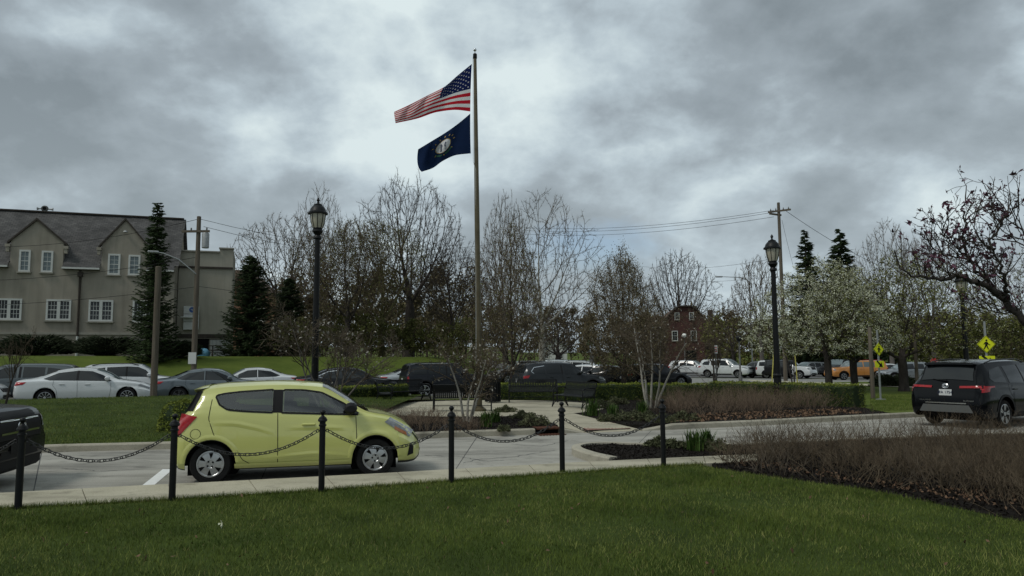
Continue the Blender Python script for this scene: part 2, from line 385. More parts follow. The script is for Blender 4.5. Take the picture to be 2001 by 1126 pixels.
# ---- lines of the drive, surveyed from the photograph
SWF = smoothpl([gp(*p, .13) for p in ((-420, 985), (0, 963), (282, 948), (390, 943), (740, 925), (860, 918), (1110, 904), (1300, 895), (1480, 887))], 60)
SWN = smoothpl([gp(*p, .13) for p in ((-420, 1016), (0, 992), (331, 975), (628, 957), (860, 940), (1150, 920), (1300, 910), (1480, 900))], 60)
KB = smoothpl([gp(*p, 0) for p in ((-500, 912), (90, 884), (330, 878), (600, 868), (825, 857), (1035, 850), (1105, 847), (1262, 842), (1500, 831), (1720, 819), (1900, 810), (2300, 796), (2700, 784))], 160)
def offset(pl, d):
    t = np.gradient(pl[:, :2], axis=0); t /= np.linalg.norm(t, axis=1)[:, None]
    q = pl.copy(); q[:, 0] += -t[:, 1]*d; q[:, 1] += t[:, 0]*d; return q
def at_px(pl, px):
    """index along a polyline whose picture column is px"""
    inv = CM.transposed(); best = None
    for i, p in enumerate(pl):
        c = inv @ (Vector(p)-Vector((0, 0, CAMZ))); x = IW/2+FPX*c.x/-c.z
        if best is None or abs(x-px) < best[0]: best = (abs(x-px), i)
    return best[1]
# ---- drive: a concrete lane cast in panels, joints left open over a dark bed
DN = resample(np.vstack([SWF[:-6], [tuple(gp(1700, 880, 0)), tuple(gp(2100, 866, 0)), tuple(gp(2700, 850, 0))]]), 60); DN[:, 2] = 0
DN = offset(DN, -.4); DF = resample(KB, 60)
def loft(A, B, u0, u1, t0, t1, nu, nv, z=None):
    def P(A, u): i = u*(len(A)-1); k = int(min(i, len(A)-2)); return A[k]+(A[k+1]-A[k])*(i-k)
    G = []
    for j in range(nv+1):
        t = t0+(t1-t0)*j/nv
        G.append([tuple((1-t)*P(A, u0+(u1-u0)*i/nu)+t*P(B, u0+(u1-u0)*i/nu)) for i in range(nu+1)])
    return [[(p[0], p[1], z if z is not None else p[2]) for p in r] for r in G]
drive = MB().grid(loft(DN, DF, 0, 1, 0, 1, 60, 3, -.008)).build('drive', 'asphalt'); drive['kind'] = 'structure'
NP_ = 11
for i in range(NP_):
    for j in range(2):
        u0, u1 = i/NP_+.0002, (i+1)/NP_-.0002; t0, t1 = ((.0, .4985), (.5015, 1))[j]
        MB().grid(loft(DN, DF, u0, u1, t0, t1, 6, 2, 0)).build('concrete_panel', 'drive', drive)
# painted bay line beside the hatchback
bl = MB().add([gp(276, 950, .004), gp(299, 950, .004), gp(338, 917, .004), gp(318, 917, .004)], [(0, 1, 2, 3)]).build('bay_line', 'white_line'); bl['kind'] = 'structure'
# ---- near sidewalk: separate slabs with their own edges
sidewalk = MB().grid(loft(SWN, SWF, .001, .999, .02, .98, 40, 1, .05)).build('sidewalk', 'mulch'); sidewalk['kind'] = 'structure'
ns = 13
for i in range(ns):
    u0, u1 = i/ns+.0004, (i+1)/ns-.0004
    top = loft(SWN, SWF, u0, u1, 0, 1, 4, 1, .13); b = MB().grid(top)
    for (r, zz) in ((top[1], -.05), (top[0], .02)): b.grid([r, [(p[0], p[1], zz) for p in r]])
    for k in (0, -1): b.grid([[top[0][k], top[1][k]], [(top[0][k][0], top[0][k][1], .02), (top[1][k][0], top[1][k][1], .02)]])
    b.build('sidewalk_slab', 'sidewalk', sidewalk)
# ---- far kerb in cast lengths, broken by the drain inlet and the ramp
def kerb_piece(pl, parent, h0=.14, h1=.14, w_=.16, m='concrete'):
    A = np.asarray(pl); Bk = offset(A, w_); n = len(A); rows = [[], [], [], [], []]
    for i in range(n):
        h = h0+(h1-h0)*i/(n-1); a_, b_ = A[i], Bk[i]; q = a_+(b_-a_)*.16
        rows[0].append((a_[0], a_[1], -.06)); rows[1].append((a_[0], a_[1], h-.03)); rows[2].append((q[0], q[1], h)); rows[3].append((b_[0], b_[1], h)); rows[4].append((b_[0], b_[1], -.06))
    b = MB().grid(rows)
    for k in (0, -1): b.add([rows[r][k] for r in range(5)], [(0, 1, 2, 3, 4)])
    return b.build('kerb_length', m, parent, smooth=30)
kerb = tag(thing('kerb', None, None), kind='structure')
iA, iB, iC, iD = at_px(KB, 1037), at_px(KB, 1105), at_px(KB, 1150), at_px(KB, 1262)
def lengths(i0, i1, ln=3.0):
    pl = KB[i0:i1+1]; tot = np.sum(np.linalg.norm(np.diff(pl[:, :2], axis=0), axis=1)); n = max(1, int(tot/ln)); fine = resample(pl, n*8+1)
    for k in range(n):
        seg = fine[k*8:(k+1)*8+1].copy(); seg[-1] = seg[-1]+(seg[-2]-seg[-1])*.04; kerb_piece(seg, kerb)
lengths(0, iA); lengths(iD+3, len(KB)-1)
kerb_piece(resample(KB[iB:iC+1], 8), kerb, .14, .015); kerb_piece(resample(KB[iD:iD+4], 6), kerb, .03, .14)
# storm drain inlet: rusted steel throat and hood in the kerb
KI = resample(KB[iA:iB+1], 9); KO = offset(KI, .28)
di = thing('storm_drain', 'rusted steel storm drain inlet set into the kerb beside the path ramp', 'storm drain', tuple(KI[4]))
def rel(pts, c): return [tuple(Vector(p)-Vector(c)) for p in pts]
c0 = KI[4]
b = MB(); b.grid([rel([(p[0], p[1], .15) for p in offset(KI, -.04)], c0), rel([(p[0], p[1], .165) for p in KO], c0)]); b.grid([rel([(p[0], p[1], .15) for p in offset(KI, -.04)], c0), rel([(p[0], p[1], .115) for p in offset(KI, -.04)], c0)])
b.build('hood', 'rust', di)
b = MB(); b.grid([rel([(p[0], p[1], .12) for p in offset(KI, .12)], c0), rel([(p[0], p[1], -.1) for p in offset(KI, .12)], c0)]); b.build('throat', 'underbody', di)
for k in range(9):
    p = offset(KI, -.2)[k]; MB().box((p[0]-c0[0], p[1]-c0[1], .012), (.035, .34, .016), rz=R(18)).build('grate_bar', 'rust', di)
# ---- left lawn between drive and street: swells to a low crest
KL = offset(KB, .16)[:at_px(KB, 640)+1]; KLs = resample(KL, 50)
back = np.array([(*st(-30+ (u+30), -1.6), 0) for u in np.linspace(-30, 14, 50)]); 
rows = []
for j in range(25):
    t = j/24; r = []
    for i in range(50):
        p = KLs[i]*(1-t)+back[i]*t; fade = 1-.55*smooth01((p[0]+9)/6)
        z = .135+.42*smooth01(t/.72)*fade-(.45*smooth01((t-.80)/.2))*fade; r.append((p[0], p[1], z))
    rows.append(r)
lawn = MB().grid(rows).build('lawn', 'grass_soil', smooth=60); lawn['kind'] = 'structure'
LAWN_ROWS = np.array(rows)
# ---- near lawn under the window
near_edge = offset(SWN, -.0)
NL = [tuple(p[:2]) for p in near_edge[:at_px(SWN, 1400)]]
bed_edge = [gp(*p, .13) for p in ((1400, 914), (1480, 926), (1560, 937), (1660, 950), (1760, 968), (1880, 993), (2001, 1018), (2250, 1085), (2500, 1180))]
poly = NL+[tuple(p[:2]) for p in bed_edge]+[(14, 1.0), (-14, 1.0)]
near_lawn = slab('near_lawn', poly, .115, .0, 'grass_soil', kind='structure')
# ---- plaza, its path and ramp
PC = Vector((-1.1, 26.0)); PR = 4.3; PZ = .15
circ = [(PC.x+PR*math.cos(a), PC.y+PR*math.sin(a)) for a in np.linspace(0, 2*math.pi, 49)[:-1]]
plaza = slab('plaza', [(PC.x+(PR-.02)*math.cos(a), PC.y+(PR-.02)*math.sin(a)) for a in np.linspace(0, 2*math.pi, 49)[:-1]], PZ-.02, -.2, 'mulch', kind='structure')
for k in range(8):   # wedge-shaped panels with open joints
    a0, a1 = 2*math.pi*k/8+.2, 2*math.pi*(k+1)/8+.2; g = .004
    poly = [(PC.x+.02*math.cos((a0+a1)/2), PC.y+.02*math.sin((a0+a1)/2))]+[(PC.x+PR*math.cos(q), PC.y+PR*math.sin(q)) for q in np.linspace(a0+g, a1-g, 9)]
    slab('paving_panel', poly, PZ, PZ-.08, 'patio', plaza)
def flat(name, pts, z, m, kind='structure', parent=None, z0=None):
    return slab(name, [tuple(p[:2]) for p in pts], z, z-.15 if z0 is None else z0, m, parent, kind)
pl_, pr_ = [gp(1150, 846, 0), gp(1090, 833, .12), gp(1048, 815, PZ), gp(1000, 797, PZ-.012)], [gp(1262, 841, 0), gp(1225, 833, .10), gp(1122, 808, PZ), gp(1085, 797, PZ-.012)]
path = tag(thing('path', None, None), kind='structure')
for k in range(3):
    a_, b_, c_, d_ = pl_[k], pr_[k], pr_[k+1], pl_[k+1]; e_ = .006
    q = [a_.lerp(d_, e_), b_.lerp(c_, e_), c_.lerp(b_, e_), d_.lerp(a_, e_)]
    b = MB().add([tuple(p) for p in q]+[(p.x, p.y, -.1) for p in q], [(0, 1, 2, 3), (0, 1, 5, 4), (1, 2, 6, 5), (2, 3, 7, 6), (3, 0, 4, 7)]); b.build('paving_panel', 'patio', path)
tp = [gp(1142, 841.0, .06), gp(1232, 837.0, .06), gp(1222, 829.5, .06), gp(1132, 833.0, .06)]
def on_path(p):      # height of the path plane at p (ramp panel)
    f = max(0, min(1, (p.y-pl_[0].y)/(pl_[1].y-pl_[0].y))); return .115*f
tac = tag(thing('tactile_pad', 'red tactile paving pad set in the path ramp at the drive', 'tactile paving', (tp[0].x, tp[0].y, 0)), None)
MB().add([(p.x-tp[0].x, p.y-tp[0].y, z) for p, z in zip(tp, (.060, .060, .112, .112))], [(0, 1, 2, 3)]).build('pad', 'tactile_red', tac)
b = MB()
for i in range(14):
    for j in range(5):
        p = tp[0].lerp(tp[1], (i+.5)/14).lerp(tp[3].lerp(tp[2], (i+.5)/14), (j+.5)/5); z = .060+.052*(j+.5)/5
        b.lathe([(.03, 0), (.018, .01)], 6, (p.x-tp[0].x, p.y-tp[0].y, z))
b.build('domes', 'tactile_red', tac)['kind'] = 'stuff'
# ---- planting beds (mulch)
KBk = offset(KB, .16)
LBPOLY = [tuple(p[:2]) for p in KBk[at_px(KB, 520):at_px(KB, 1100)]]+[tuple(p[:2]) for p in (pl_[1], pl_[2])]+[(PC.x+PR*math.cos(a), PC.y+PR*math.sin(a)) for a in np.linspace(R(-62), R(-190), 16)]
left_bed = slab('planting_bed_left', LBPOLY, .148, -.1, 'mulch', kind='structure')
RBPOLY = [tuple(p[:2]) for p in KBk[at_px(KB, 1262):at_px(KB, 1760)]]+[tuple(gp(1730, 806, .14)[:2]), tuple(gp(1690, 797, .14)[:2]), (8.6, 29.2), (5.2, 31.3), (-.5, 31.6), (-5.5, 30.0)]+[(PC.x+PR*math.cos(a), PC.y+PR*math.sin(a)) for a in np.linspace(R(135), R(-40), 22)]+[tuple(pr_[2][:2]), tuple(pr_[1][:2])]
right_bed = slab('planting_bed_right', RBPOLY, .145, -.1, 'mulch', kind='structure')
# lawn to the right of the bed, by the parked car
rl = [tuple(p[:2]) for p in KBk[at_px(KB, 1762):]]+[(60, 44), (48, 52), (20, 50), (9.5, 33), (8.7, 29.3), tuple(gp(1692, 797, .14)[:2]), tuple(gp(1732, 806, .14)[:2])]
right_lawn = slab('lawn_right', rl, .138, -.2, 'grass_far', kind='structure')
# ---- kerbed island at the right of the drive, and the big shrub bed beyond it
isl = [gp(*p, .13) for p in ((1190, 896), (1150, 888), (1120, 878), (1112, 872), (1130, 867), (1180, 864), (1300, 869), (1420, 868), (1560, 862), (1720, 855), (1900, 848), (2150, 842), (2500, 838))]
isl = smoothpl(isl, 60)
outer = [tuple(p[:2]) for p in offset(isl, -.09)]+[tuple(p[:2]) for p in [gp(2700, 1000, .13)]+bed_edge[::-1][1:]]+[tuple(p[:2]) for p in SWN[at_px(SWN, 1400):at_px(SWN, 1430)]]+[tuple(p[:2]) for p in SWF[at_px(SWF, 1190):at_px(SWF, 1430)]][::-1]
island_bed = slab('planting_bed_island', outer, .118, -.1, 'mulch', kind='structure')
ik = tag(thing('island_kerb', None, None), kind='structure')
for k in range(4):
    seg = resample(isl[k*15:(k+1)*15+1] if k < 3 else isl[45:], 24); seg[:, 2] = 0; seg = seg[::-1]; seg[0] = seg[0]+(seg[1]-seg[0])*.05
    kerb_piece(seg, ik, .15, .15, .17)
# ---- the street behind the lawn and the roads to the right
def strip_on(name, s0, s1, u0, u1, m, dz=.02):
    rows = []
    for j in range(4):
        s = s0+(s1-s0)*j/3; rows.append([(*st(u, s), zt(*st(u, s))+dz) for u in np.linspace(u0, u1, 60)])
    o = MB().grid(rows).build(name, m, smooth=60); o['kind'] = 'structure'; return o
strip_on('street', -1.3, 6.3, -50, 78, 'asphalt')
kf = tag(thing('street_kerb', None, None), kind='structure')
for (s_, a_) in ((6.32, 1), (-1.48, 1)):
    b = MB()
    us = np.linspace(-50, 78, 80); P = [(*st(u, s_), zt(*st(u, s_))) for u in us]; Q = [(*st(u, s_+.16), zt(*st(u, s_+.16))) for u in us]
    b.grid([[(p[0], p[1], p[2]-.05) for p in P], [(p[0], p[1], p[2]+.14) for p in P], [(p[0], p[1], p[2]+.14) for p in Q], [(p[0], p[1], p[2]-.05) for p in Q]]); b.build('kerb_run', 'concrete', kf)
def patch_on(name, px, m, dz, n=10):
    """quad given by four picture points, draped over the land"""
    P = [gp(*p, -.2) for p in px]; rows = []
    for j in range(n+1):
        r = []
        for i in range(n+1):
            q = P[0].lerp(P[1], i/n).lerp(P[3].lerp(P[2], i/n), j/n); r.append((q.x, q.y, zt(q.x, q.y)+dz))
        rows.append(r)
    o = MB().grid(rows).build(name, m); o['kind'] = 'structure'; return o
patch_on('side_street', ((1190, 760), (2300, 752), (2300, 738), (1190, 740)), 'lightroad', .03)
patch_on('car_park', ((1180, 739), (2300, 737), (2400, 722), (1120, 722)), 'asphalt', .035)
patch_on('far_car_park', ((930, 744), (1170, 742), (1130, 722), (960, 722)), 'asphalt', .04)
patch_on('path_right', ((1470, 757), (1800, 772), (1790, 766), (1460, 753)), 'sidewalk', .40, 14)

# tar-filled cracks wandering over the drive
ck = tag(thing('crack_seal', None, None), kind='structure'); rgc = random.Random(12)
for pts in (((830, 890), (900, 893), (950, 902), (985, 899)), ((905, 905), (940, 897), (1000, 893), (1085, 880)), ((120, 915), (200, 921), (262, 918)), ((1000, 868), (1060, 872), (1110, 861)), ((1330, 862), (1420, 856), (1500, 848))):
    C3 = resample(np.array([tuple(gp(*q, .003)) for q in pts]), 26); C3[1:-1, :2] += np.array([(rgc.gauss(0, .02), rgc.gauss(0, .02)) for _ in range(24)]); w_ = np.array([.006+.008*rgc.random() for _ in range(26)])
    t_ = np.gradient(C3[:, :2], axis=0); t_ /= np.linalg.norm(t_, axis=1)[:, None]; MB().grid([[(c[0]-q[1]*w, c[1]+q[0]*w, .003) for c, q, w in zip(C3, t_, w_)], [(c[0]+q[1]*w, c[1]-q[0]*w, .003) for c, q, w in zip(C3, t_, w_)]]).build('crack', 'asphalt', ck)
# ================================================================== vehicles
def pchip(xk, yk, x):
    xk = np.asarray(xk, float); yk = np.asarray(yk, float); h = np.diff(xk); dl = np.diff(yk)/h; n = len(xk); m = np.zeros(n)
    for i in range(1, n-1):
        if dl[i-1]*dl[i] > 0:
            w1, w2 = 2*h[i]+h[i-1], h[i]+2*h[i-1]; m[i] = (w1+w2)/(w1/dl[i-1]+w2/dl[i])
    m[0], m[-1] = dl[0], dl[-1]
    x = np.clip(x, xk[0], xk[-1]); k = np.clip(np.searchsorted(xk, x)-1, 0, n-2); t = (x-xk[k])/h[k]
    return yk[k]*(1+2*t)*(1-t)**2+m[k]*h[k]*t*(1-t)**2+yk[k+1]*t*t*(3-2*t)+m[k+1]*h[k]*t*t*(t-1)
class Body:
    """car body as a loft of cross-sections along x; every panel and lamp is laid on that surface"""
    def __init__(s, keys, axles, ra, zw):
        k = np.array(keys, float); s.k = k; s.ax = axles; s.ra = ra; s.zw = zw; s.x0, s.x1 = k[0, 0], k[-1, 0]; s.cache = {}
    def cs(s, x):
        key = round(x, 4)
        if key in s.cache: return s.cache[key]
        zb, zl, zt_, wb, wl, wt = (float(pchip(s.k[:, 0], s.k[:, i], np.array([x]))[0]) for i in range(1, 7))
        zl = min(zl, zt_-.03); H = zl-zb; gh = zt_-zl; r = min(.13, .5*gh); c = .035
        P = [(wb-.08, zb), (wb-.03, zb+.05*H+.01), (wb-.012, zb+.17*H), (wb, zb+.30*H), (wb+.006, zb+.5*H), (wb-.004, zb+.68*H), (wl+.028, zb+.80*H), (wl+.018, zb+.93*H), (wl, zl)]
        w5 = wt+.06*min(1, gh/.3)*.0
        for f in (.33, .66): P.append((wl+(w5-wl)*f+.016*math.sin(math.pi*f)*min(1, gh/.3), zl+(gh-r)*f))
        P += [(wt, zt_-r), (wt-.22*r, zt_-.45*r), (wt-.7*r, zt_-.12*r-c*.72), (wt*.62, zt_-c*.4), (wt*.3, zt_-c*.1), (0, zt_)]
        P = np.array(P)
        for i in range(1, len(P)): P[i, 1] = max(P[i, 1], P[i-1, 1]+.0005)
        P[12:16, 0] = np.minimum(P[12:16, 0], P[11, 0]); s.cache[key] = P; return P
    def W(s, x, z): P = s.cs(x)[:13]; return float(np.interp(z, P[:, 1], P[:, 0]))
    def T(s, x, y): P = s.cs(x)[11:][::-1]; return float(np.interp(abs(y), P[:, 0], P[:, 1]))
    def arch(s, x):
        z = -1
        for a in s.ax:
            d = abs(x-a)
            if d <= s.ra+1e-6: z = max(z, s.zw+math.sqrt(max(0, s.ra**2-d*d)))
        return z
    def mesh(s, cut=None, inset=0, fine=False):
        xs = list(np.linspace(s.x0, s.x1, 130 if fine else 46))+list(s.k[:, 0])
        for a in s.ax:
            xs = [x for x in xs if abs(abs(x-a)-s.ra) > .03 or x in (s.x0, s.x1)]
            xs += [a+s.ra*math.cos(t) for t in np.linspace(0, math.pi, 15)]+[a-s.ra-.006, a+s.ra+.006]
        xs = sorted(set(round(x, 4) for x in xs)); rows = []
        for x in xs:
            P = s.cs(x).copy(); zl = s.arch(x)
            if zl > P[0, 1]:
                zt_ = P[8, 1]; zl = min(zl, zt_-.06)
                fr = (P[:9, 1]-P[0, 1])/(zt_-P[0, 1])
                full = s.cs(x)
                for i in range(9):
                    z = zl+(zt_-zl)*fr[i]; P[i] = (np.interp(z, full[:, 1], full[:, 0]), z)
                P[0, 0] = P[1, 0]-.004
            if fine:
                Q = []
                for i in range(len(P)-1):
                    k = 6 if 8 <= i < 11 else (3 if i >= 12 else 1)
                    for j in range(k): Q.append(P[i]+(P[i+1]-P[i])*j/k)
                P = np.array(Q+[P[-1]])
            if inset: P = np.stack([np.maximum(0, P[:, 0]-inset), P[:, 1]-inset*.8], 1)
            rows.append([(x, -y, z) for y, z in P]+[(x, y, z) for y, z in P[:-1][::-1]])
        b = MB().grid(rows)
        if cut:
            keep = []
            for q in b.f:
                c = [sum(b.v[i][k] for i in q)/4 for k in range(3)]
                if not cut(*c): keep.append(q)
            b.f = keep; b.mi = [0]*len(keep)
        if inset: return b
        b.mi = b.mi; n = len(rows[0]); b.f.append(tuple(range(n))); b.f.append(tuple(range((len(rows)-1)*n, len(rows)*n))); b.mi += [0, 0]
        return b
    # ---- surface patches
    def side(s, bot, top, sd, off=.006, nx=14, nz=5):
        bot = np.array(bot, float); top = np.array(top, float); x0, x1 = max(bot[0, 0], top[0, 0]), min(bot[-1, 0], top[-1, 0])
        x0, x1 = bot[0, 0], bot[-1, 0]
        G = []
        xs = np.unique(np.round(np.r_[np.linspace(x0, x1, nx), bot[:, 0], top[:, 0]], 4)); xs = xs[(xs >= x0) & (xs <= x1)]
        for x in xs:
            zb, ztp = np.interp(x, bot[:, 0], bot[:, 1]), np.interp(x, top[:, 0], top[:, 1])
            G.append([(x, sd*(s.W(x, z)+off), z) for z in np.linspace(zb, max(ztp, zb+.002), nz)])
        return MB().grid(G)
    def sidepoly(s, q, sd, off=.006, n=6):
        """bilinear four-corner patch in (x, z) on the flank"""
        q = [np.array(p, float) for p in q]; G = []
        for i in range(n+1):
            r = []
            for j in range(n+1):
                p = (q[0]*(1-i/n)+q[1]*i/n)*(1-j/n)+(q[3]*(1-i/n)+q[2]*i/n)*j/n; r.append((p[0], sd*(s.W(p[0], p[1])+off), p[1]))
            G.append(r)
        return MB().grid(G)
    def seam(s, line, sd, wd=.009, off=.004):
        """thin gap line following the flank"""
        L_ = resample(np.array([(p[0], p[1], 0) for p in line]), max(6, 5*len(line))); G = []
        t = np.gradient(L_[:, :2], axis=0); t /= np.linalg.norm(t, axis=1)[:, None]
        for p, q in zip(L_, t):
            a, b_ = (p[0]-q[1]*wd/2, p[1]+q[0]*wd/2), (p[0]+q[1]*wd/2, p[1]-q[0]*wd/2)
            G.append([(a[0], sd*(s.W(*a)+off), a[1]), (b_[0], sd*(s.W(*b_)+off), b_[1])])
        return MB().grid(G)
    def top(s, xa, xb, fa, fb, off=.008, nx=9, ny=9):
        G = []
        for i in range(nx+1):
            x = xa+(xb-xa)*i/nx; f = fa+(fb-fa)*i/nx; P = s.cs(x); w = P[11, 0]*f
            G.append([(x, y, s.T(x, y)+off) for y in np.linspace(-w, w, ny)])
        dz = (G[-1][0][2]-G[0][0][2]); sg = 1 if xb > xa else -1
        sl_ = abs(dz)/max(1e-6, abs(xb-xa)); d = off*min(2.0, sl_)*(sg if dz < 0 else -sg)
        return MB().grid([[(p[0]+d, p[1], p[2]) for p in r] for r in G])
    def end(s, q, rear=True, off=.008, n=6):
        """four-corner patch in (y, z) on the tail or nose"""
        q = [np.array(p, float) for p in q]; xs = np.linspace(s.x0, s.x0+1.1, 140) if rear else np.linspace(s.x1, s.x1-1.1, 140)
        G = []
        for i in range(n+1):
            r = []
            for j in range(n+1):
                p = (q[0]*(1-i/n)+q[1]*i/n)*(1-j/n)+(q[3]*(1-i/n)+q[2]*i/n)*j/n; xx = xs[-1]
                for x in xs:
                    P = s.cs(x)
                    if P[0, 1]-.12 <= p[1] <= s.T(x, p[0]) and abs(p[0]) <= max(s.W(x, p[1]), P[3, 0] if p[1] < P[3, 1] else 0)+1e-3: xx = x; break
                r.append((xx-(off if rear else -off), p[0], p[1]))
            G.append(r)
        return MB().grid(G)
WHEELS = {}
def wheel_meshes(rad, wd, style):
    k = (rad, wd, style)
    if k in WHEELS: return WHEELS[k]
    h = wd/2; rr = rad*(.70 if style != 'cap' else .665)
    t = MB().lathe([(rr, -h*.8), (rr+.02, -h), (rad*.93, -h), (rad*.985, -h*.75), (rad, -h*.4), (rad, h*.4), (rad*.985, h*.75), (rad*.93, h), (rr+.02, h), (rr, h*.8)], 36, axis='y')
    hub = MB().lathe([(rr*.98, -h*.6), (rr*.98, h*.6)], 28, axis='y')
    rim = MB(); o = h+.0          # outer face is at +y, wheels on the right are turned round
    if style == 'cap':
        rim.lathe([(rr, h*.72), (rr*.985, h*.98), (rr*.90, h*1.0), (rr*.86, h*.92), (rr*.6, h*1.0), (rr*.30, h*1.02), (rr*.26, h*.95), (.001, h*.95)], 42, axis='y')
        for i in range(6):       # dark slots between blades
            a = 2*math.pi*i/6+.2; v = []
            for (ra_, da) in ((.40, -.06), (.84, -.26), (.86, .10), (.62, .10)):
                q = a+da; v.append((rr*ra_*math.cos(q), h*1.03, rr*ra_*math.sin(q)))
            rim.add(v, [(0, 1, 2, 3)], 1)
        for i in range(4):
            a = 2*math.pi*i/4+.5; rim.lathe([(.013, h*.9), (.013, h*1.06), (.001, h*1.07)], 8, (rr*.22*math.cos(a), 0, rr*.22*math.sin(a)), 1, axis='y')
    else:
        n = {'ten': 10, 'five': 5, 'dark': 5}[style]
        rim.lathe([(rr, -h*.2), (rr, h*.9), (rr*.94, h*.92), (rr*.92, h*.55)], 36, axis='y')
        for i in range(n):
            a = 2*math.pi*i/n; ca, sa = math.cos(a), math.sin(a)
            for sp in ((-.09, .09),) if n == 10 else ((-.26, -.04), (.04, .26)):
                v = []
                for (ra_, f, yy) in ((.14, .6, .78), (.95, 1, .86)):
                    for d in sp: q = a+d*(1.0 if ra_ > .5 else 1.4); v += [(rr*ra_*math.cos(q), h*yy, rr*ra_*math.sin(q)), (rr*ra_*math.cos(q), h*(yy-.3), rr*ra_*math.sin(q))]
                rim.add(v, [(0, 2, 6, 4), (0, 4, 5, 1), (2, 3, 7, 6)])
        rim.lathe([(rr*.22, h*.4), (rr*.22, h*.85), (rr*.18, h*.9), (.001, h*.9)], 14, axis='y')
    objs = [t.build('tyre', 'tyre', smooth=40), hub.build('wheel', 'underbody'), rim.build('rim', ['dark_alloy' if style == 'dark' else 'alloy', 'underbody'], smooth=30)]
    ms = [o.data for o in objs]
    for o in objs: bpy.data.objects.remove(o)
    WHEELS[k] = ms; return ms
def K_hatch(): return [(-1.82, .40, .56, .62, .58, .56, .50), (-1.79, .30, .72, .80, .69, .66, .60), (-1.73, .24, .86, .97, .745, .71, .64), (-1.63, .22, .96, 1.10, .775, .73, .63), (-1.52, .21, 1.02, 1.33, .785, .735, .60), (-1.40, .21, 1.035, 1.425, .79, .74, .595), (-1.10, .21, 1.035, 1.465, .795, .75, .60),
    (-.40, .21, 1.0, 1.485, .795, .755, .605), (.26, .21, .965, 1.445, .795, .755, .59), (.62, .21, .95, 1.265, .795, .75, .60), (1.02, .21, .925, 1.005, .79, .735, .65), (1.30, .21, .87, .945, .78, .70, .60), (1.56, .21, .73, .835, .74, .63, .50), (1.72, .22, .56, .69, .64, .53, .40), (1.82, .27, .46, .54, .46, .40, .32)]
def K_sedan(L_, W_, H_):
    s = L_/4.85; w = W_/2; h = H_/1.475
    K = [(-2.42, .42, .62, .70, .70, .66, .60), (-2.37, .31, .80, .94, .82, .78, .68), (-2.24, .25, .90, 1.03, .88, .84, .70), (-1.85, .22, .955, 1.085, .915, .87, .68), (-1.5, .21, .965, 1.19, .925, .88, .64), (-.95, .21, .96, 1.395, .93, .885, .60), (-.25, .21, .945, 1.475, .93, .885, .62),
        (.30, .21, .93, 1.44, .93, .885, .60), (.72, .21, .915, 1.275, .93, .88, .62), (1.22, .21, .895, 1.0, .925, .865, .72), (1.7, .21, .84, .93, .915, .82, .68), (2.12, .22, .74, .84, .86, .72, .56), (2.32, .24, .62, .73, .76, .62, .46), (2.42, .30, .50, .58, .58, .48, .38)]
    return [(a*s, b*h, c*h, d*h, e*w/.93, f*w/.93, g*w/.93) for a, b, c, d, e, f, g in K]
def K_suv(L_, W_, H_, nose=0):
    s = L_/4.8; w = W_/2; h = H_/1.72
    K = [(-2.40, .42, .62, .70, .76, .72, .66), (-2.37, .34, .88, .98, .84, .80, .70), (-2.30, .30, 1.04, 1.14, .90, .84, .70), (-2.18, .27, 1.09, 1.40, .92, .86, .66), (-2.05, .25, 1.10, 1.60, .93, .87, .66), (-1.8, .25, 1.10, 1.675, .935, .88, .67), (-.4, .25, 1.07, 1.72, .94, .885, .68),
        (.35, .25, 1.045, 1.68, .94, .885, .665), (.70, .25, 1.035, 1.50, .94, .885, .67), (1.16, .25, 1.02, 1.14, .935, .875, .74), (1.7, .25, .975+nose*.04, 1.06+nose*.03, .925, .84, .72), (2.12, .27, .89+nose*.06, .985+nose*.04, .88, .76, .64), (2.32, .30, .74+nose*.12, .86+nose*.09, .80, .68, .56), (2.40, .36, .58+nose*.1, .68+nose*.12, .68, .58, .48)]
    return [(a*s, b*h, c*h, d*h, e*w/.94, f*w/.94, g*w/.94) for a, b, c, d, e, f, g in K]
def K_boxy(L_, W_, H_):
    s = L_/4.4; w = W_/2; h = H_/1.67
    K = [(-2.20, .46, .66, .74, .82, .78, .70), (-2.18, .38, .95, 1.03, .86, .83, .74), (-2.14, .34, 1.05, 1.14, .88, .85, .76), (-2.06, .30, 1.07, 1.45, .90, .86, .74), (-1.98, .28, 1.07, 1.60, .90, .86, .73), (-1.8, .28, 1.07, 1.65, .905, .86, .73), (-.4, .28, 1.06, 1.67, .905, .865, .73),
        (.42, .28, 1.05, 1.64, .905, .865, .72), (.62, .28, 1.05, 1.50, .905, .865, .74), (.95, .28, 1.05, 1.13, .90, .86, .80), (1.6, .28, 1.02, 1.09, .90, .85, .78), (2.02, .30, .97, 1.05, .88, .80, .74), (2.15, .32, .88, .98, .86, .76, .70), (2.20, .38, .74, .86, .80, .72, .66)]
    return [(a*s, b*h, c*h, d*h, e*w/.905, f*w/.905, g*w/.905) for a, b, c, d, e, f, g in K]
def finish(b, name, m, parent, smooth=35): return b.build(name, m, parent, smooth=smooth)
def add_wheels(root, B, rad, wd, style, track, sag=0):
    t, hb, rm = wheel_meshes(rad, wd, style)
    for a in B.ax:
        for sd in (-1, 1):
            wo = link('wheel', hb, root, (a, sd*(track-wd/2), rad-sag), (0, .35*a, 0 if sd > 0 else math.pi))
            link('tyre', t, wo); link('rim', rm, wo)
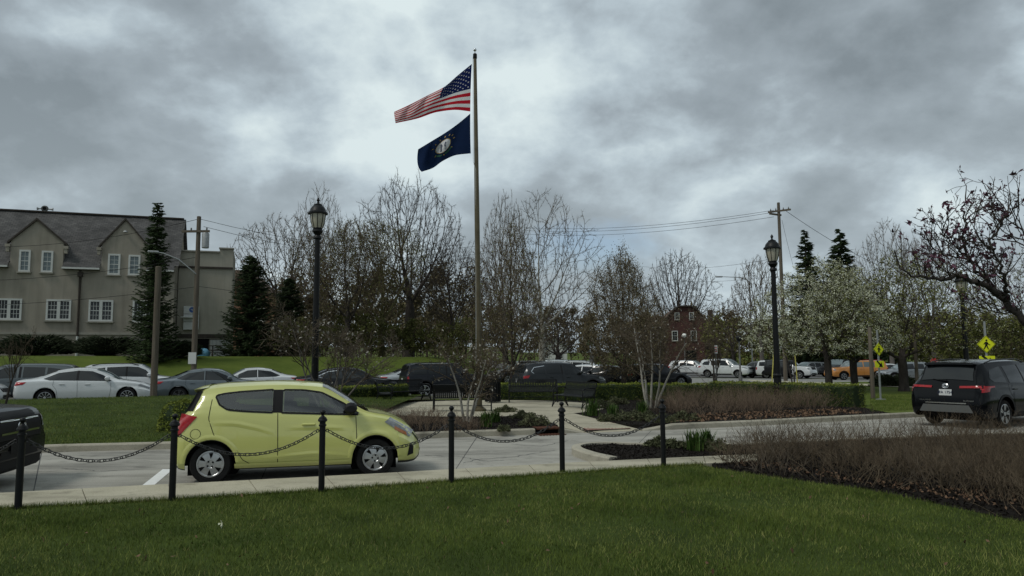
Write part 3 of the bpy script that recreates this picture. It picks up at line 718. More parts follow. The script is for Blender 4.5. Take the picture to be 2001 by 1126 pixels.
def add_under(root, B, zb, wb):
    b = MB().box(((B.x0+B.x1)/2, 0, zb+.19), ((B.x1-B.x0)-.22, 2*(wb-.27), .30))
    for a in B.ax: b.box((a, 0, B.zw+.06), (2*B.ra-.02, 2*(wb-.25), .5))
    for q in (0, 1):
        xa, xb = ((B.x0+.12, B.ax[0]-B.ra), (B.ax[0]+B.ra, B.ax[1]-B.ra), (B.ax[1]+B.ra, B.x1-.12))[1], 0
    b.box(((B.ax[0]+B.ax[1])/2, 0, zb+.10), (B.ax[1]-B.ax[0]-2*B.ra-.02, 2*(wb-.10), .16))
    b.build('underbody', 'underbody', root)
def emblem(root, pos, ry, r, m='chrome', name='emblem', facing=1):
    b = MB()
    for (a_, c_, oz) in ((1, .68, 0), (.38, .62, 0), (.72, .34, .16)):
        pts = [(0, r*a_*math.cos(t), r*(c_*math.sin(t)+oz)) for t in np.linspace(0, 2*math.pi, 25)]; b.tube(pts, r*.09, 5, False)
    o = b.build(name, m, root, smooth=60); o.location = pos; o.rotation_euler = (0, ry, 0); return o
def text_mesh(name, s, size, m, parent, loc, rot, ext=.002):
    cu = bpy.data.curves.new(name, 'FONT'); cu.body = s; cu.size = size; cu.align_x = 'CENTER'; cu.align_y = 'CENTER'; cu.extrude = ext
    o = bpy.data.objects.new(name, cu); me = bpy.data.meshes.new_from_object(o); bpy.data.objects.remove(o)
    me.materials.clear(); me.materials.append(mm_(m)); return link(name, me, parent, loc, rot)
def make_car(name, label, kind, color, loc, rz, dims=None, wheel='ten', group=None, rails=False, glass='glass', chrome_line=False, plate=True, metal=0, detail=False, nose=0, cat='car', tint=None):
    root = thing(name, label, cat, loc, rz, group)
    if kind == 'hatch': L_, W_, H_ = 3.64, 1.595, 1.483; K = K_hatch(); ax = (-1.285, 1.10); rad, wd = .292, .19; ra = .352
    elif kind == 'sedan': L_, W_, H_ = dims or (4.85, 1.86, 1.475); K = K_sedan(L_, W_, H_); ax = (-1.33*L_/4.85, 1.49*L_/4.85); rad, wd = .325, .22; ra = .385
    elif kind == 'suv': L_, W_, H_ = dims or (4.8, 1.88, 1.72); K = K_suv(L_, W_, H_, nose); ax = (-1.42*L_/4.8, 1.46*L_/4.8); rad, wd = .355, .23; ra = .43
    else: L_, W_, H_ = dims or (4.4, 1.81, 1.67); K = K_boxy(L_, W_, H_); ax = (-1.30*L_/4.4, 1.36*L_/4.4); rad, wd = .355, .23; ra = .44
    B = Body(K, ax, ra, rad+.005); hw = W_/2; pm = paint(*color) if isinstance(color, tuple) else color
    if kind != 'hatch': finish(B.mesh(), 'body', pm, root)
    add_under(root, B, B.k[5, 1], B.k[6, 4]); add_wheels(root, B, rad, wd, wheel, hw-.03)
    k = B.k; sx = L_/{'hatch': 3.64, 'sedan': 4.85, 'suv': 4.8}.get(kind, 4.4); hz_ = H_/{'hatch': 1.483, 'sedan': 1.475, 'suv': 1.72}.get(kind, 1.67)
    def S(pts): return [(a*sx, b_*hz_) for a, b_ in pts]
    if kind == 'hatch':
        wins = [([(-1.25, 1.27), (-1.19, 1.15), (-1.07, 1.075), (-.85, 1.05), (-.42, 1.02)], [(-1.25, 1.285), (-1.12, 1.312), (-.9, 1.335), (-.42, 1.36)]), ([(-.30, 1.015), (.30, .985), (.86, .96)], [(-.30, 1.355), (.02, 1.345), (.28, 1.305), (.62, 1.13), (.86, .965)])]
        pillar = ([(-.425, 1.02), (-.295, 1.015)], [(-.425, 1.357), (-.295, 1.357)])
        ws = (1.00, .29, .97, .95); rw = (-1.66, -1.535, .86, .86)
        doors = [[(-.355, 1.01), (-.345, .60), (-.34, .27)], [(.80, .95), (.815, .60), (.80, .27)], [(-1.30, 1.23), (-1.33, .95), (-1.24, .70), (-.93, .50), (-.84, .34), (-.72, .27)]]
        handles = [(.10, .835)]
        lights = [((1.24, .835), (1.64, .585), (1.735, .665), (1.34, .90))]; tails = [((-1.795, .69), (-1.73, .71), (-1.485, .985), (-1.72, 1.03))]
    elif kind == 'sedan':
        wins = [(S([(-1.42, 1.04), (-1.2, .99), (-.30, .97)]), S([(-1.42, 1.06), (-.95, 1.27), (-.30, 1.35)])), (S([(-.22, .968), (.5, .945), (.92, .935)]), S([(-.22, 1.352), (.22, 1.325), (.60, 1.17), (.92, .95)]))]
        pillar = (S([(-.305, .97), (-.215, .968)]), S([(-.305, 1.355), (-.215, 1.355)])); ws = (1.18*sx, .36*sx, .95, .95); rw = (-1.52*sx, -1.02*sx, .93, .93)
        doors = [S([(-.26, .96), (-.24, .6), (-.24, .28)]), S([(.90, .93), (.92, .6), (.86, .28)]), S([(-1.05, 1.0), (-1.08, .80), (-.95, .62), (-.9, .28)])]
        handles = S([(-.78, .84), (.10, .82)]); lights = [S([(1.86, .745), (2.28, .60), (2.30, .66), (1.95, .81)])]; tails = [S([(-2.36, .80), (-2.08, .84), (-1.96, .935), (-2.34, .94)])]
    elif kind == 'suv':
        wins = [(S([(-1.92, 1.24), (-1.8, 1.15), (-1.18, 1.12)]), S([(-1.92, 1.26), (-1.75, 1.45), (-1.18, 1.53)])), (S([(-1.10, 1.12), (-.28, 1.10)]), S([(-1.10, 1.535), (-.28, 1.57)])), (S([(-.20, 1.098), (.5, 1.075), (.90, 1.06)]), S([(-.20, 1.57), (.25, 1.545), (.58, 1.40), (.90, 1.08)]))]
        pillar = (S([(-.285, 1.10), (-.195, 1.098)]), S([(-.285, 1.572), (-.195, 1.572)])); ws = (1.12*sx, .40*sx, .95, .95); rw = (-2.27*sx, -2.09*sx, .90, .88)
        doors = [S([(-.24, 1.09), (-.22, .7), (-.22, .34)]), S([(.88, 1.05), (.90, .7), (.84, .34)]), S([(-1.14, 1.11), (-1.14, .92), (-1.0, .72), (-.92, .34)])]
        handles = S([(-.85, .96), (.08, .94)]); lights = [S([(1.84, .87+nose*.05), (2.28, .73+nose*.1), (2.30, .80+nose*.1), (1.9, .94+nose*.05)])]; tails = [S([(-2.36, .90), (-2.12, .92), (-2.02, 1.06), (-2.33, 1.03)])]
    else:
        wins = [(S([(-1.90, 1.12), (-1.2, 1.11)]), S([(-1.90, 1.48), (-1.2, 1.51)])), (S([(-1.12, 1.11), (-.26, 1.10)]), S([(-1.12, 1.51), (-.26, 1.525)])), (S([(-.18, 1.098), (.5, 1.09), (.80, 1.085)]), S([(-.18, 1.525), (.42, 1.50), (.60, 1.36), (.80, 1.10)]))]
        pillar = (S([(-.265, 1.10), (-.175, 1.098)]), S([(-.265, 1.527), (-.175, 1.527)])); ws = (.92*sx, .46*sx, .95, .95); rw = (-2.10*sx, -2.02*sx, .90, .90)
        doors = [S([(-.22, 1.09), (-.22, .38)]), S([(.80, 1.07), (.82, .38)]), S([(-1.16, 1.1), (-1.16, .9), (-.98, .7), (-.92, .38)])]
        handles = S([(-.9, .95), (.0, .95)]); lights = [S([(1.95, .82), (2.13, .80), (2.13, .95), (1.98, .96)])]; tails = [S([(-2.165, .78), (-2.06, .78), (-2.06, 1.02), (-2.14, 1.02)])]
    if kind == 'hatch':      # real openings behind the glass, dark lining and seats inside
        def inwin(x, y, z):
            for (bt, tp_) in wins:
                bt_, tq = np.array(bt), np.array(tp_)
                if bt_[0, 0]+.02 < x < bt_[-1, 0]-.02 and np.interp(x, bt_[:, 0], bt_[:, 1])+.012 < z < np.interp(x, tq[:, 0], tq[:, 1])-.012 and abs(y) > .4: return True
            for (xa, xb, fa, fb) in (ws, rw):
                if min(xa, xb)+.02 < x < max(xa, xb)-.02 and z > 1.0 and abs(y) < B.cs(x)[11, 0]*fa-.05: return True
            return False
        finish(B.mesh(inwin, 0, True), 'body', pm, root); finish(B.mesh(inwin, .022, True), 'cabin_lining', mat('lining', (.05, .05, .05), .9), root)
        for (sx_, sy_) in ((-.05, -.33), (-.05, .33), (-.95, -.33), (-.95, .33)):
            b = MB().box((sx_+.22, sy_, .58), (.50, .46, .16), ch=.05)
            G = [[(sx_-.02-.13*t+dx, sy_+wv*sg*(.23-.05*t), .62+.50*t) for (dx, sg) in ((.06, -1), (.08, 0), (.06, 1), (-.06, 1), (-.06, -1))] for t in (0, .35, .75, 1.0) for wv in (1,)]
            b.grid(G, closed=True); b.box((sx_-.16, sy_, 1.20), (.09, .24, .17), ch=.035); b.build('seat', mat('seat_cloth', (.035, .035, .037), .9), root)
        b = MB().tube([(.52+.05*math.sin(a), .33+.18*math.cos(a), .93+.17*math.sin(a)) for a in np.linspace(0, 2*math.pi, 21)], .014, 6, False).tube([(.50, .33, .93), (.75, .33, .85)], .03, 6); b.build('steering_wheel', 'dark_plastic', root, smooth=60)
        MB().box((.80, 0, .84), (.34, 1.28, .18), ch=.06).build('dashboard', 'dark_plastic', root)
        for sd in (-1, 1):
            for (bt, tp_) in wins:
                lp = list(bt)+list(tp_)[::-1]+[bt[0]]; finish(B.seam([(p_[0], p_[1]) for p_ in lp], sd, .026, .0075), 'window_seal', 'dark_plastic', root)
    for sd in (-1, 1):
        for (bt, tp_) in wins: finish(B.side(bt, tp_, sd), 'side_window', 'tinted_glass' if kind == 'hatch' else glass, root, 60)
        finish(B.side(*pillar, sd, off=.004, nx=3), 'door_pillar', 'dark_plastic', root)
        for d in doors: finish(B.seam(d, sd), 'door_gap', 'underbody', root)
        for (hx, hz2) in handles:
            y = B.W(hx, hz2); MB().box((hx, sd*(y+.018), hz2), (.20, .028, .034), ch=.010).build('door_handle', pm, root)
        for q in lights:
            hl = finish(B.sidepoly(q, sd, .008), 'headlight', 'lamp_lens', root)
            if detail: finish(B.sidepoly([tuple(np.array(q[0])*.55+np.array(q[1])*.45+(-.02, -.008)), tuple(np.array(q[0])*.10+np.array(q[1])*.90), tuple(np.array(q[0])*.2+np.array(q[1])*.8+(.03, .03)), tuple(np.array(q[0])*.6+np.array(q[1])*.4+(0, .035))], sd, .011), 'indicator', 'amber', hl)
        for q in tails: finish(B.sidepoly(q, sd, .009), 'taillight', 'red_lens', root)
        # mirror: rounded shell on a short stalk
        mx_, mz_ = wins[-1][0][-1][0]-.16*sx, wins[-1][0][-1][1]+.07
        my = B.W(mx_, mz_); b = MB(); G = []
        for i in range(7):
            t = i/6; G.append([(mx_+(.05+.05*math.sqrt(max(.05, math.sin(math.pi*(.12+.80*t)))))*math.cos(a)+.02, sd*(my+.03+.20*t), mz_+.03+(.095*math.sqrt(max(.05, math.sin(math.pi*(.12+.80*t)))))*math.sin(a)) for a in np.linspace(0, 2*math.pi, 13)[:-1]])
        b.grid(G, closed=True); b.f.append(tuple(range(12))); b.f.append(tuple(range(72, 84))); b.mi += [0, 0]
        b.box((mx_+.02, sd*(my+.03), mz_-.03), (.08, .09, .03)); b.build('mirror', 'dark_plastic' if (kind == 'hatch' or detail) else pm, root, smooth=50)
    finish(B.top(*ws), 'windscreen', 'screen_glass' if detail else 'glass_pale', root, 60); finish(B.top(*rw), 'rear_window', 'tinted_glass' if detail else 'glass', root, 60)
    if rails:
        for sd in (-1, 1):
            pts = [(x, sd*(B.cs(x)[11, 0]-.02), B.T(x, B.cs(x)[11, 0]-.05)+(.045 if abs(i-3) < 3 else -.005)) for i, x in enumerate(np.linspace(-1.75*sx, .25*sx, 7))]
            MB().tube(pts, .017, 6).build('roof_rail', 'galv' if chrome_line else 'black_metal', root, smooth=60)
    if chrome_line:
        for sd in (-1, 1):
            for (bt, tp_) in wins[:1]:
                finish(B.seam([tp_[-1], tp_[-2], tp_[0], bt[0], bt[1]], sd, .022, .009), 'window_trim', 'chrome', root)
    # nose: grille and lower intake; tail: plate
    zl = B.k[-1, 1]; nz_ = B.k[-1, 3]
    gr = finish(B.end([(-hw*.50, nz_*.92), (hw*.50, nz_*.92), (hw*.58, nz_*1.18), (-hw*.58, nz_*1.18)], False, .010), 'grille', 'dark_plastic', root)
    finish(B.end([(-hw*.62, zl+.02), (hw*.62, zl+.02), (hw*.55, zl+.13), (-hw*.55, zl+.13)], False, .008), 'lower_intake', 'dark_plastic', root)
    if plate:
        zp = B.k[1, 2]*.98 if kind != 'sedan' else B.k[0, 2]*.82
        finish(B.end([(-.155, zp-.16), (.155, zp-.16), (.155, zp), (-.155, zp)], True, .014), 'number_plate', 'plate_white', root)
    if kind in ('suv', 'boxy'):    # dark cladding along sill and arches
        for sd in (-1, 1):
            x0_, x1_ = B.ax[0]+B.ra+.02, B.ax[1]-B.ra-.02; zb = B.k[6, 1]
            finish(B.side([(x0_, zb+.01), (x1_, zb+.01)], [(x0_, zb+.13), (x1_, zb+.13)], sd, .007), 'sill_cladding', 'dark_plastic', root)
            for a in B.ax:
                G = []
                for t in np.linspace(R(8), R(172), 17):
                    pr = []
                    for rr_ in (B.ra-.004, B.ra+.055):
                        x, z = a+rr_*math.cos(t), B.zw+rr_*math.sin(t); pr.append((x, sd*(B.W(x, z)+.010), z))
                    G.append(pr)
                finish(MB().grid(G), 'arch_trim', 'dark_plastic', root)
    return root, B
# ---------------------------------------------------------------- the yellow hatchback at the kerb
w1, w2 = gp(402, 946, 0), gp(740, 931, 0)          # where its near wheels meet the drive
dv = Vector((w2.x-w1.x, w2.y-w1.y)).normalized(); CAR_A = math.atan2(dv.y, dv.x)
nv_ = Vector((-dv.y, dv.x)); mid_ = (w1+w2)/2; ctr = Vector((mid_.x, mid_.y))+nv_*.70+dv*.092
spark, SB = make_car('hatchback_car', 'pale yellow-green five-door hatchback parked against the near sidewalk', 'hatch', ('lime', (.52, .53, .165), 0, .28), (ctr.x, ctr.y, 0), CAR_A, wheel='cap', detail=True, plate=False)
pm = MATS['paint_lime']
for sd in (-1, 1):
    for (x, z, rr_) in ((-1.50, .735, .072),):
        if sd < 0: finish(SB.seam([(x+rr_*math.cos(t), z+rr_*math.sin(t)) for t in np.linspace(0, 2*math.pi, 15)], sd, .006), 'fuel_cap', 'underbody', spark)
    # body-colour creases: proud swage on flank and sill
    for ln in ([(-1.40, .90), (-.95, .88), (-.62, .80), (-.38, .72)], [(-.55, .36), (.2, .40), (.75, .345)], [(-.25, .80), (.3, .79), (.78, .765)]):
        L_ = resample(np.array([(*p, 0) for p in ln]), 16); G = []
        for i, p in enumerate(L_):
            f = math.sin(math.pi*i/15); G.append([(p[0], sd*(SB.W(p[0], p[1]+d)+o*f+.0015), p[1]+d) for d, o in ((-.05, 0), (-.012, .009), (.0, .011), (.018, .004), (.05, 0))])
        finish(MB().grid(G), 'swage_crease', pm, spark, 50)
    finish(SB.sidepoly([(1.60, .30), (1.70, .33), (1.705, .50), (1.635, .47)], sd, .006), 'fog_lamp_surround', 'dark_plastic', spark)
    G = []
    for a_, arc in ((SB.ax[0], 0), (SB.ax[1], 0)):
        G = []
        for t in np.linspace(R(2), R(178), 19):
            pr = []
            for rr_, of in ((SB.ra-.002, .0), (SB.ra+.012, .010), (SB.ra+.05, .006), (SB.ra+.075, .0)):
                x, z = a_+rr_*math.cos(t), SB.zw+rr_*math.sin(t); pr.append((x, sd*(SB.W(x, z)+of+.001), z))
            G.append(pr)
        finish(MB().grid(G), 'wheel_arch', pm, spark, 60)
    finish(SB.side([(-.95, .215), (.70, .215)], [(-.95, .285), (.70, .285)], sd, .012), 'sill', pm, spark)
    finish(SB.sidepoly([(-1.665, 1.06), (-1.555, 1.06), (-1.44, 1.36), (-1.52, 1.34)], sd, .005), 'tailgate_side_panel', 'dark_plastic', spark)
b = MB()
b.grid([[(-1.38, y, SB.T(-1.38, y)+.010) for y in np.linspace(-.50, .50, 9)], [(-1.50, y, SB.T(-1.40, y)-.005) for y in np.linspace(-.50, .50, 9)], [(-1.585, y, 1.385-.03*abs(y)) for y in np.linspace(-.48, .48, 9)], [(-1.57, y, 1.345-.03*abs(y)) for y in np.linspace(-.47, .47, 9)], [(-1.46, y, 1.32-.03*abs(y)) for y in np.linspace(-.46, .46, 9)]])
b.build('roof_spoiler', pm, spark, smooth=50)
MB().tube([(-1.15, 0, 1.46), (-1.28, 0, 1.56), (-1.42, 0, 1.66)], [.008, .006, .003], 6).build('aerial', 'black_metal', spark)
b = MB().tube([(.98, .25, 1.045), (.93, -.1, 1.075), (.90, -.40, 1.09)], .010, 5); b.build('wiper', 'black_metal', spark)

# ---------------------------------------------------------------- dark SUV nosing in at the left edge
tip = at(40, 828, 11.0)
exl, EB = make_car('dark_suv', 'black SUV cut off by the left edge, chrome-barred grille towards the chain fence', 'boxy', ('black_a', (.010, .011, .012), 0, .25), (0, 0, 0), R(11), dims=(5.0, 2.0, 1.80), wheel='five', nose=1.0, plate=False)
ca, sa = math.cos(R(11)), math.sin(R(11)); exl.location = (tip.x-ca*2.50, tip.y-sa*2.50, 0)
for z in (.79, .97):
    finish(EB.end([(-.60, z-.014), (.60, z-.014), (.60, z+.014), (-.60, z+.014)], False, .024), 'grille_bar', 'chrome', exl)
finish(EB.end([(-.66, .70), (.66, .70), (.68, 1.0), (-.68, 1.0)], False, .018), 'grille_mesh', 'dark_plastic', exl)
b = MB(); pts = [(0, .115*math.cos(t), .052*math.sin(t)) for t in np.linspace(0, 2*math.pi, 25)]; b.tube(pts, .013, 6, False); b.add([(0.0, *p[1:]) for p in pts[:-1]], [tuple(range(24))])
MB().box((EB.x1-.16, 0, .345), (.30, 1.62, .22), ch=.05).box((EB.x1-.30, 0, .26), (.40, 1.50, .10), ch=.03).build('front_valance', 'dark_plastic', exl)
e_ = b.build('oval_emblem', 'chrome', exl, smooth=60); e_.location = (EB.x1+.022, 0, .88)
finish(EB.end([(-.30, .50), (.30, .50), (.30, .64), (-.30, .64)], False, .02), 'plate_holder', 'dark_plastic', exl)
for sd in (-1, 1): finish(EB.end([(sd*.70, .82), (sd*.86, .82), (sd*.86, 1.02), (sd*.72, .98)], False, .018), 'headlight_bezel', 'lamp_lens', exl)

# ---------------------------------------------------------------- black three-row SUV at the right edge, seen from behind
rc = gp(1852, 836, 0); HA = R(33)
high, HB = make_car('black_suv', 'glossy black SUV seen from behind at the right edge beyond the bare shrubs', 'suv', ('black_b', (.0035, .004, .005), 0, .14), (0, 0, 0), HA, dims=(4.95, 1.93, 1.73), wheel='five', rails=True, plate=False)
ca, sa = math.cos(HA), math.sin(HA); high.location = (rc.x+ca*2.45, rc.y+sa*2.45, 0)
PLO = finish(HB.end([(-.155, .815), (.155, .815), (.155, .97), (-.155, .97)], True, .016), 'number_plate', 'plate_white', high)
pl = text_mesh('plate_lettering', 'JFA 1754', .098, 'plate_ink', high, (HB.x0-.062, 0, .893), (R(90), 0, R(-90)))
pl.location.x = min(v.co.x for v in PLO.data.vertices)-.006
for sd in (-1, 1):
    finish(HB.end([(sd*.34, 1.005), (sd*.88, 1.02), (sd*.88, 1.075), (sd*.34, 1.060)], True, .020), 'rear_light_bar', 'red_lens', high)
    finish(HB.sidepoly([(-2.36, .995), (-1.92, 1.03), (-1.92, 1.065), (-2.36, 1.06)], sd, .012), 'side_light_bar', 'red_lens', high)
finish(HB.end([(-.50, .615), (.50, .615), (.50, .642), (-.50, .642)], True, .022), 'bumper_trim', 'chrome', high)
b = HB.end([(-.66, .40), (.66, .40), (.56, .585), (-.56, .585)], True, .022); finish(b, 'skid_plate', mat('skid', (.085, .088, .085), .5, metal=.2), high)
emblem(high, (-2.446, 0, 1.055), 0, .078)
text_mesh('badge', 'HIGHLANDER', .05, 'chrome', high, (-2.474, .52, .69), (R(90), 0, R(-90))); text_mesh('badge', 'PLATINUM', .05, 'chrome', high, (-2.474, -.55, .69), (R(90), 0, R(-90)))
b = MB(); b.grid([[(-2.03, y, HB.T(-1.98, y)+.010) for y in np.linspace(-.60, .60, 9)], [(-2.24, y, 1.655-.05*y*y) for y in np.linspace(-.60, .60, 9)], [(-2.25, y, 1.60-.05*y*y) for y in np.linspace(-.60, .60, 9)], [(-2.12, y, 1.565-.05*y*y) for y in np.linspace(-.58, .58, 9)]])
b.build('roof_spoiler', MATS['paint_black_b'], high, smooth=40)
MB().tube([(-2.40, -.02, 1.19), (-2.385, .16, 1.20), (-2.36, .34, 1.225)], [.022, .014, .008], 6).build('rear_wiper', 'black_metal', high, smooth=60)

# ---------------------------------------------------------------- cars along the street behind the lawn
def park(name, label, kind, color, px, u_off, s, face=0, **k):
    """parked on the street row s metres beyond the near kerb line, centre at picture column px"""
    best = min(np.linspace(-40, 70, 1100), key=lambda u: abs((lambda p: IW/2+FPX*p[0]/p[1])(st(u, s))-px))
    x, y = st(best+u_off, s)
    return make_car(name, label, kind, color, (x, y, zt(x, y)+.02), ST_A-R(4)+(math.pi if face else 0), group='cars parked along the street behind the lawn', **k)
park('white_sedan', 'white four-door sedan parked broadside behind the left lawn', 'sedan', ('white', (.52, .54, .545), 0, .25), 176, 0, 0)
park('grey_suv', 'dark grey-green SUV behind the white sedan at the far left', 'suv', ('greygreen', (.045, .058, .062), .3, .3), 40, 0, 2.6, face=1, dims=(4.9, 1.85, 1.62))
park('white_hatchback', 'white car nose just entering at the left edge behind the black SUV', 'sedan', MATS['paint_white'], -128, 0, -.1)
park('white_crossover', 'white crossover half hidden behind the thick wooden pole', 'suv', MATS['paint_white'], 266, 0, 3.6, dims=(4.4, 1.86, 1.62), rails=True)
park('grey_hatchback', 'slate grey fastback car behind the hatchback roof, left of the lamp post', 'sedan', ('slate', (.085, .105, .118), .4, .3), 416, 0, .2, dims=(4.5, 1.8, 1.43), wheel='dark')
park('white_sedan', 'small white car facing away beside the grey fastback', 'sedan', MATS['paint_white'], 492, 0, 5.0, face=1, dims=(4.5, 1.78, 1.40))
park('black_sedan', 'black sedan with bright window line parked behind the left hedge', 'sedan', ('black_c', (.014, .015, .017), 0, .25), 678, 0, .5, dims=(4.9, 1.86, 1.46), chrome_line=True)
park('silver_car', 'pale silver car nose showing behind the boxy black vehicle', 'sedan', ('silver', (.42, .44, .45), .5, .3), 818, 0, 4.6, dims=(4.6, 1.8, 1.42))
park('boxy_suv', 'boxy black off-road SUV with squared arches beside the small magnolia', 'boxy', ('black_d', (.011, .013, .018), 0, .3), 872, 0, .2, wheel='five', rails=True)
park('black_crossover', 'charcoal crossover with chrome window trim behind the plaza benches', 'suv', ('charcoal', (.028, .031, .034), .3, .25), 1092, 0, -.4, dims=(4.78, 1.9, 1.70), chrome_line=True)
def lot(name, label, kind, color, px, dep, ang, base=None, group='cars in the far car parks', **k):
    p = at(px, 720, dep); x, y = p.x, p.y
    z = zt(x, y)+.04 if base is None else at(px, base, dep).z
    return make_car(name, label, kind, color, (x, y, z), R(ang), group=group, **k)
BK = ('black_c', (.014, .015, .017), 0, .25)
lot('black_hatchback', 'black car with pale windscreen under the upright tree left of the crossover', 'suv', BK, 1018, 50, 205, dims=(4.4, 1.8, 1.6))
lot('white_suv', 'white SUV with dark windows at the back of the middle car park', 'suv', MATS['paint_white'], 1072, 64, 190, dims=(4.9, 1.95, 1.78), rails=True)
lot('pale_crossover', 'pale pearl crossover facing left, rearmost in the middle car park', 'suv', ('pearl', (.50, .51, .50), .2, .3), 1112, 63, 172, dims=(4.9, 1.93, 1.72), rails=True)
lot('dark_pickup', 'dark pickup showing between charcoal crossover and white SUVs', 'suv', ('slate', (.085, .105, .118), .4, .3), 1078, 54, 5, dims=(5.3, 1.95, 1.62))
lot('white_minivan', 'white crossover roof peeping over the charcoal crossover bonnet', 'suv', MATS['paint_white'], 1140, 53, 150, dims=(4.5, 1.85, 1.45))
lot('black_sedan', 'black sedan parked right of the charcoal crossover', 'sedan', BK, 1180, 49.5, 160, dims=(4.6, 1.85, 1.45))
lot('dark_hatchback', 'black SUV half hidden by the densely twigged tree', 'suv', BK, 1278, 48, 18, dims=(4.7, 1.9, 1.55))
lot('white_minivan', 'white minivan in front of the red brick house', 'suv', MATS['paint_white'], 1352, 84, -32, dims=(5.1, 1.98, 1.74))
lot('white_large_suv', 'big white SUV with dark grille between two slender posts', 'suv', MATS['paint_white'], 1418, 76, -38, dims=(5.3, 2.03, 1.92), nose=1, rails=True)
lot('grey_crossover', 'dark grey crossover tail-on right of the big white SUV', 'suv', ('gunmetal', (.06, .065, .07), .4, .3), 1480, 79, 132, dims=(4.6, 1.85, 1.66))
lot('black_pickup', 'black pickup seen tail-on left of the white truck', 'boxy', BK, 1506, 74, 118, dims=(5.4, 2.0, 1.8))
lot('white_pickup', 'white pickup nose showing right of the dark lamp post', 'boxy', MATS['paint_white'], 1536, 73, -42, dims=(5.4, 2.0, 1.8), nose=0)
lot('grey_sedan', 'grey car behind the blossom tree trunk, right of the white pickup', 'suv', ('silver_b', (.20, .22, .23), .5, .3), 1580, 82, 200, dims=(4.7, 1.88, 1.6))
lot('black_large_suv', 'big black SUV nose-on left of the orange pickup', 'boxy', BK, 1642, 80, 215, dims=(5.2, 2.0, 1.9))
lot('grey_crossover', 'silver-grey car half hidden behind the dark tree trunk right of the orange pickup', 'suv', ('silver_b', (.20, .22, .23), .5, .3), 1772, 62, 178, dims=(4.7, 1.9, 1.65))
lot('white_sedan', 'white car sliver between forked dark tree and orange pickup', 'sedan', MATS['paint_white'], 1728, 72, 185)
# ---- orange pickup with a cap over its bed
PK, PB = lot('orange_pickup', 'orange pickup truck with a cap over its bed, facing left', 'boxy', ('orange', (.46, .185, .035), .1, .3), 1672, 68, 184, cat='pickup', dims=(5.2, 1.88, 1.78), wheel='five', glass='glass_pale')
MB().box((-1.62, 0, 1.80), (1.7, .10, .03)).build('roof_strip', 'red_lens', PK)
# ================================================================== the stucco building
BA = R(19.2); bp = at(0, 690, 50.0); BO = Vector((bp.x, bp.y, 0)); bdir = Vector((math.cos(BA), math.sin(BA), 0)); bnrm = Vector((-math.sin(BA), math.cos(BA), 0))
def fac(px, py, back=0):
    """picture point -> (along facade, height) on the facade plane set back by `back`"""
    d = ray(px, py); o = Vector((0, 0, CAMZ)); P = BO+bnrm*back
    t = (P-o).dot(bnrm)/d.dot(bnrm); q = o+d*t; return (q-P).dot(bdir), q.z
GZ = 1.2
bld = thing('stucco_building', 'long grey-tan stucco building with gabled wall dormers and slate roof', 'building', (BO.x, BO.y, 0), BA)
sE = fac(343, 500)[0]; zEave = fac(160, 517)[1]; s0 = -14.0
zRidge = fac(170, 422, 4.4)[1]; zSh = fac(190, 477)[1]
gables = []      # (left, right, peak)
for (l, r, p) in ((10, 136, 73), (189, 299, 246)):
    gables.append((fac(l, 475)[0]+.35, fac(r, 477)[0]-.35, fac(p, 431)[0], fac(p, 431)[1]))
g = gables[0]; sp_ = gables[1][2]-g[2]; gables.insert(0, (g[0]-sp_, g[1]-sp_, g[2]-sp_, g[3]))
# outline of the front wall (with the gables standing up through the eave)
out = [(s0, GZ-.6), (sE, GZ-.6), (sE, zEave)]
for (l, r, p, zp) in reversed(gables): out += [(r, zEave), (r, zSh), (p, zp), (l, zSh), (l, zEave)]
out += [(s0, zEave)]
MB().prism(out, lambda p: (p[0], 0, p[1]), lambda p: (p[0], .35, p[1])).build('front_wall', 'stucco', bld)
DB = 8.8
b = MB().prism([(.35, GZ-.6), (DB, GZ-.6), (DB, zEave), (4.4, zRidge-.12), (.35, zEave)], lambda p: (sE-.3, p[0], p[1]), lambda p: (sE-.002, p[0], p[1])); b.build('end_wall', 'stucco', bld)
MB().box(((s0+sE)/2, DB-.1, (GZ+zEave)/2), (sE-s0-.05, .3, zEave-GZ)).build('rear_wall', 'stucco', bld)
def uvquad(name, quads, m, parent, su=1.0):
    """planar faces with metric UVs so course patterns stay horizontal"""
    me = bpy.data.meshes.new(name); v = []; f = []
    for q in quads: f.append(tuple(range(len(v), len(v)+len(q)))); v += [tuple(p) for p in q]
    me.from_pydata(v, [], f); uv = me.uv_layers.new(name='UVMap'); li = 0
    for q in quads:
        o = Vector(q[0]); ux = (Vector(q[1])-o).normalized(); nn = ux.cross(Vector(q[-1])-o).normalized(); uy = nn.cross(ux)
        for p in q: d = Vector(p)-o; uv.data[li].uv = (d.dot(ux)*su+o.x*.0, d.dot(uy)*su); li += 1
    me.materials.append(mm_(m)); return link(name, me, parent)
ov = .35
slope = (zRidge-zEave)/4.4
rf = uvquad('roof', [[(s0, .02, zEave+.1), (sE+.25, .02, zEave+.1), (sE+.25, 4.4, zRidge+.1), (s0, 4.4, zRidge+.1)], [(sE+.25, DB+ov, zEave-ov*slope+.1), (s0, DB+ov, zEave-ov*slope+.1), (s0, 4.4, zRidge+.1), (sE+.25, 4.4, zRidge+.1)]], 'slate', bld)
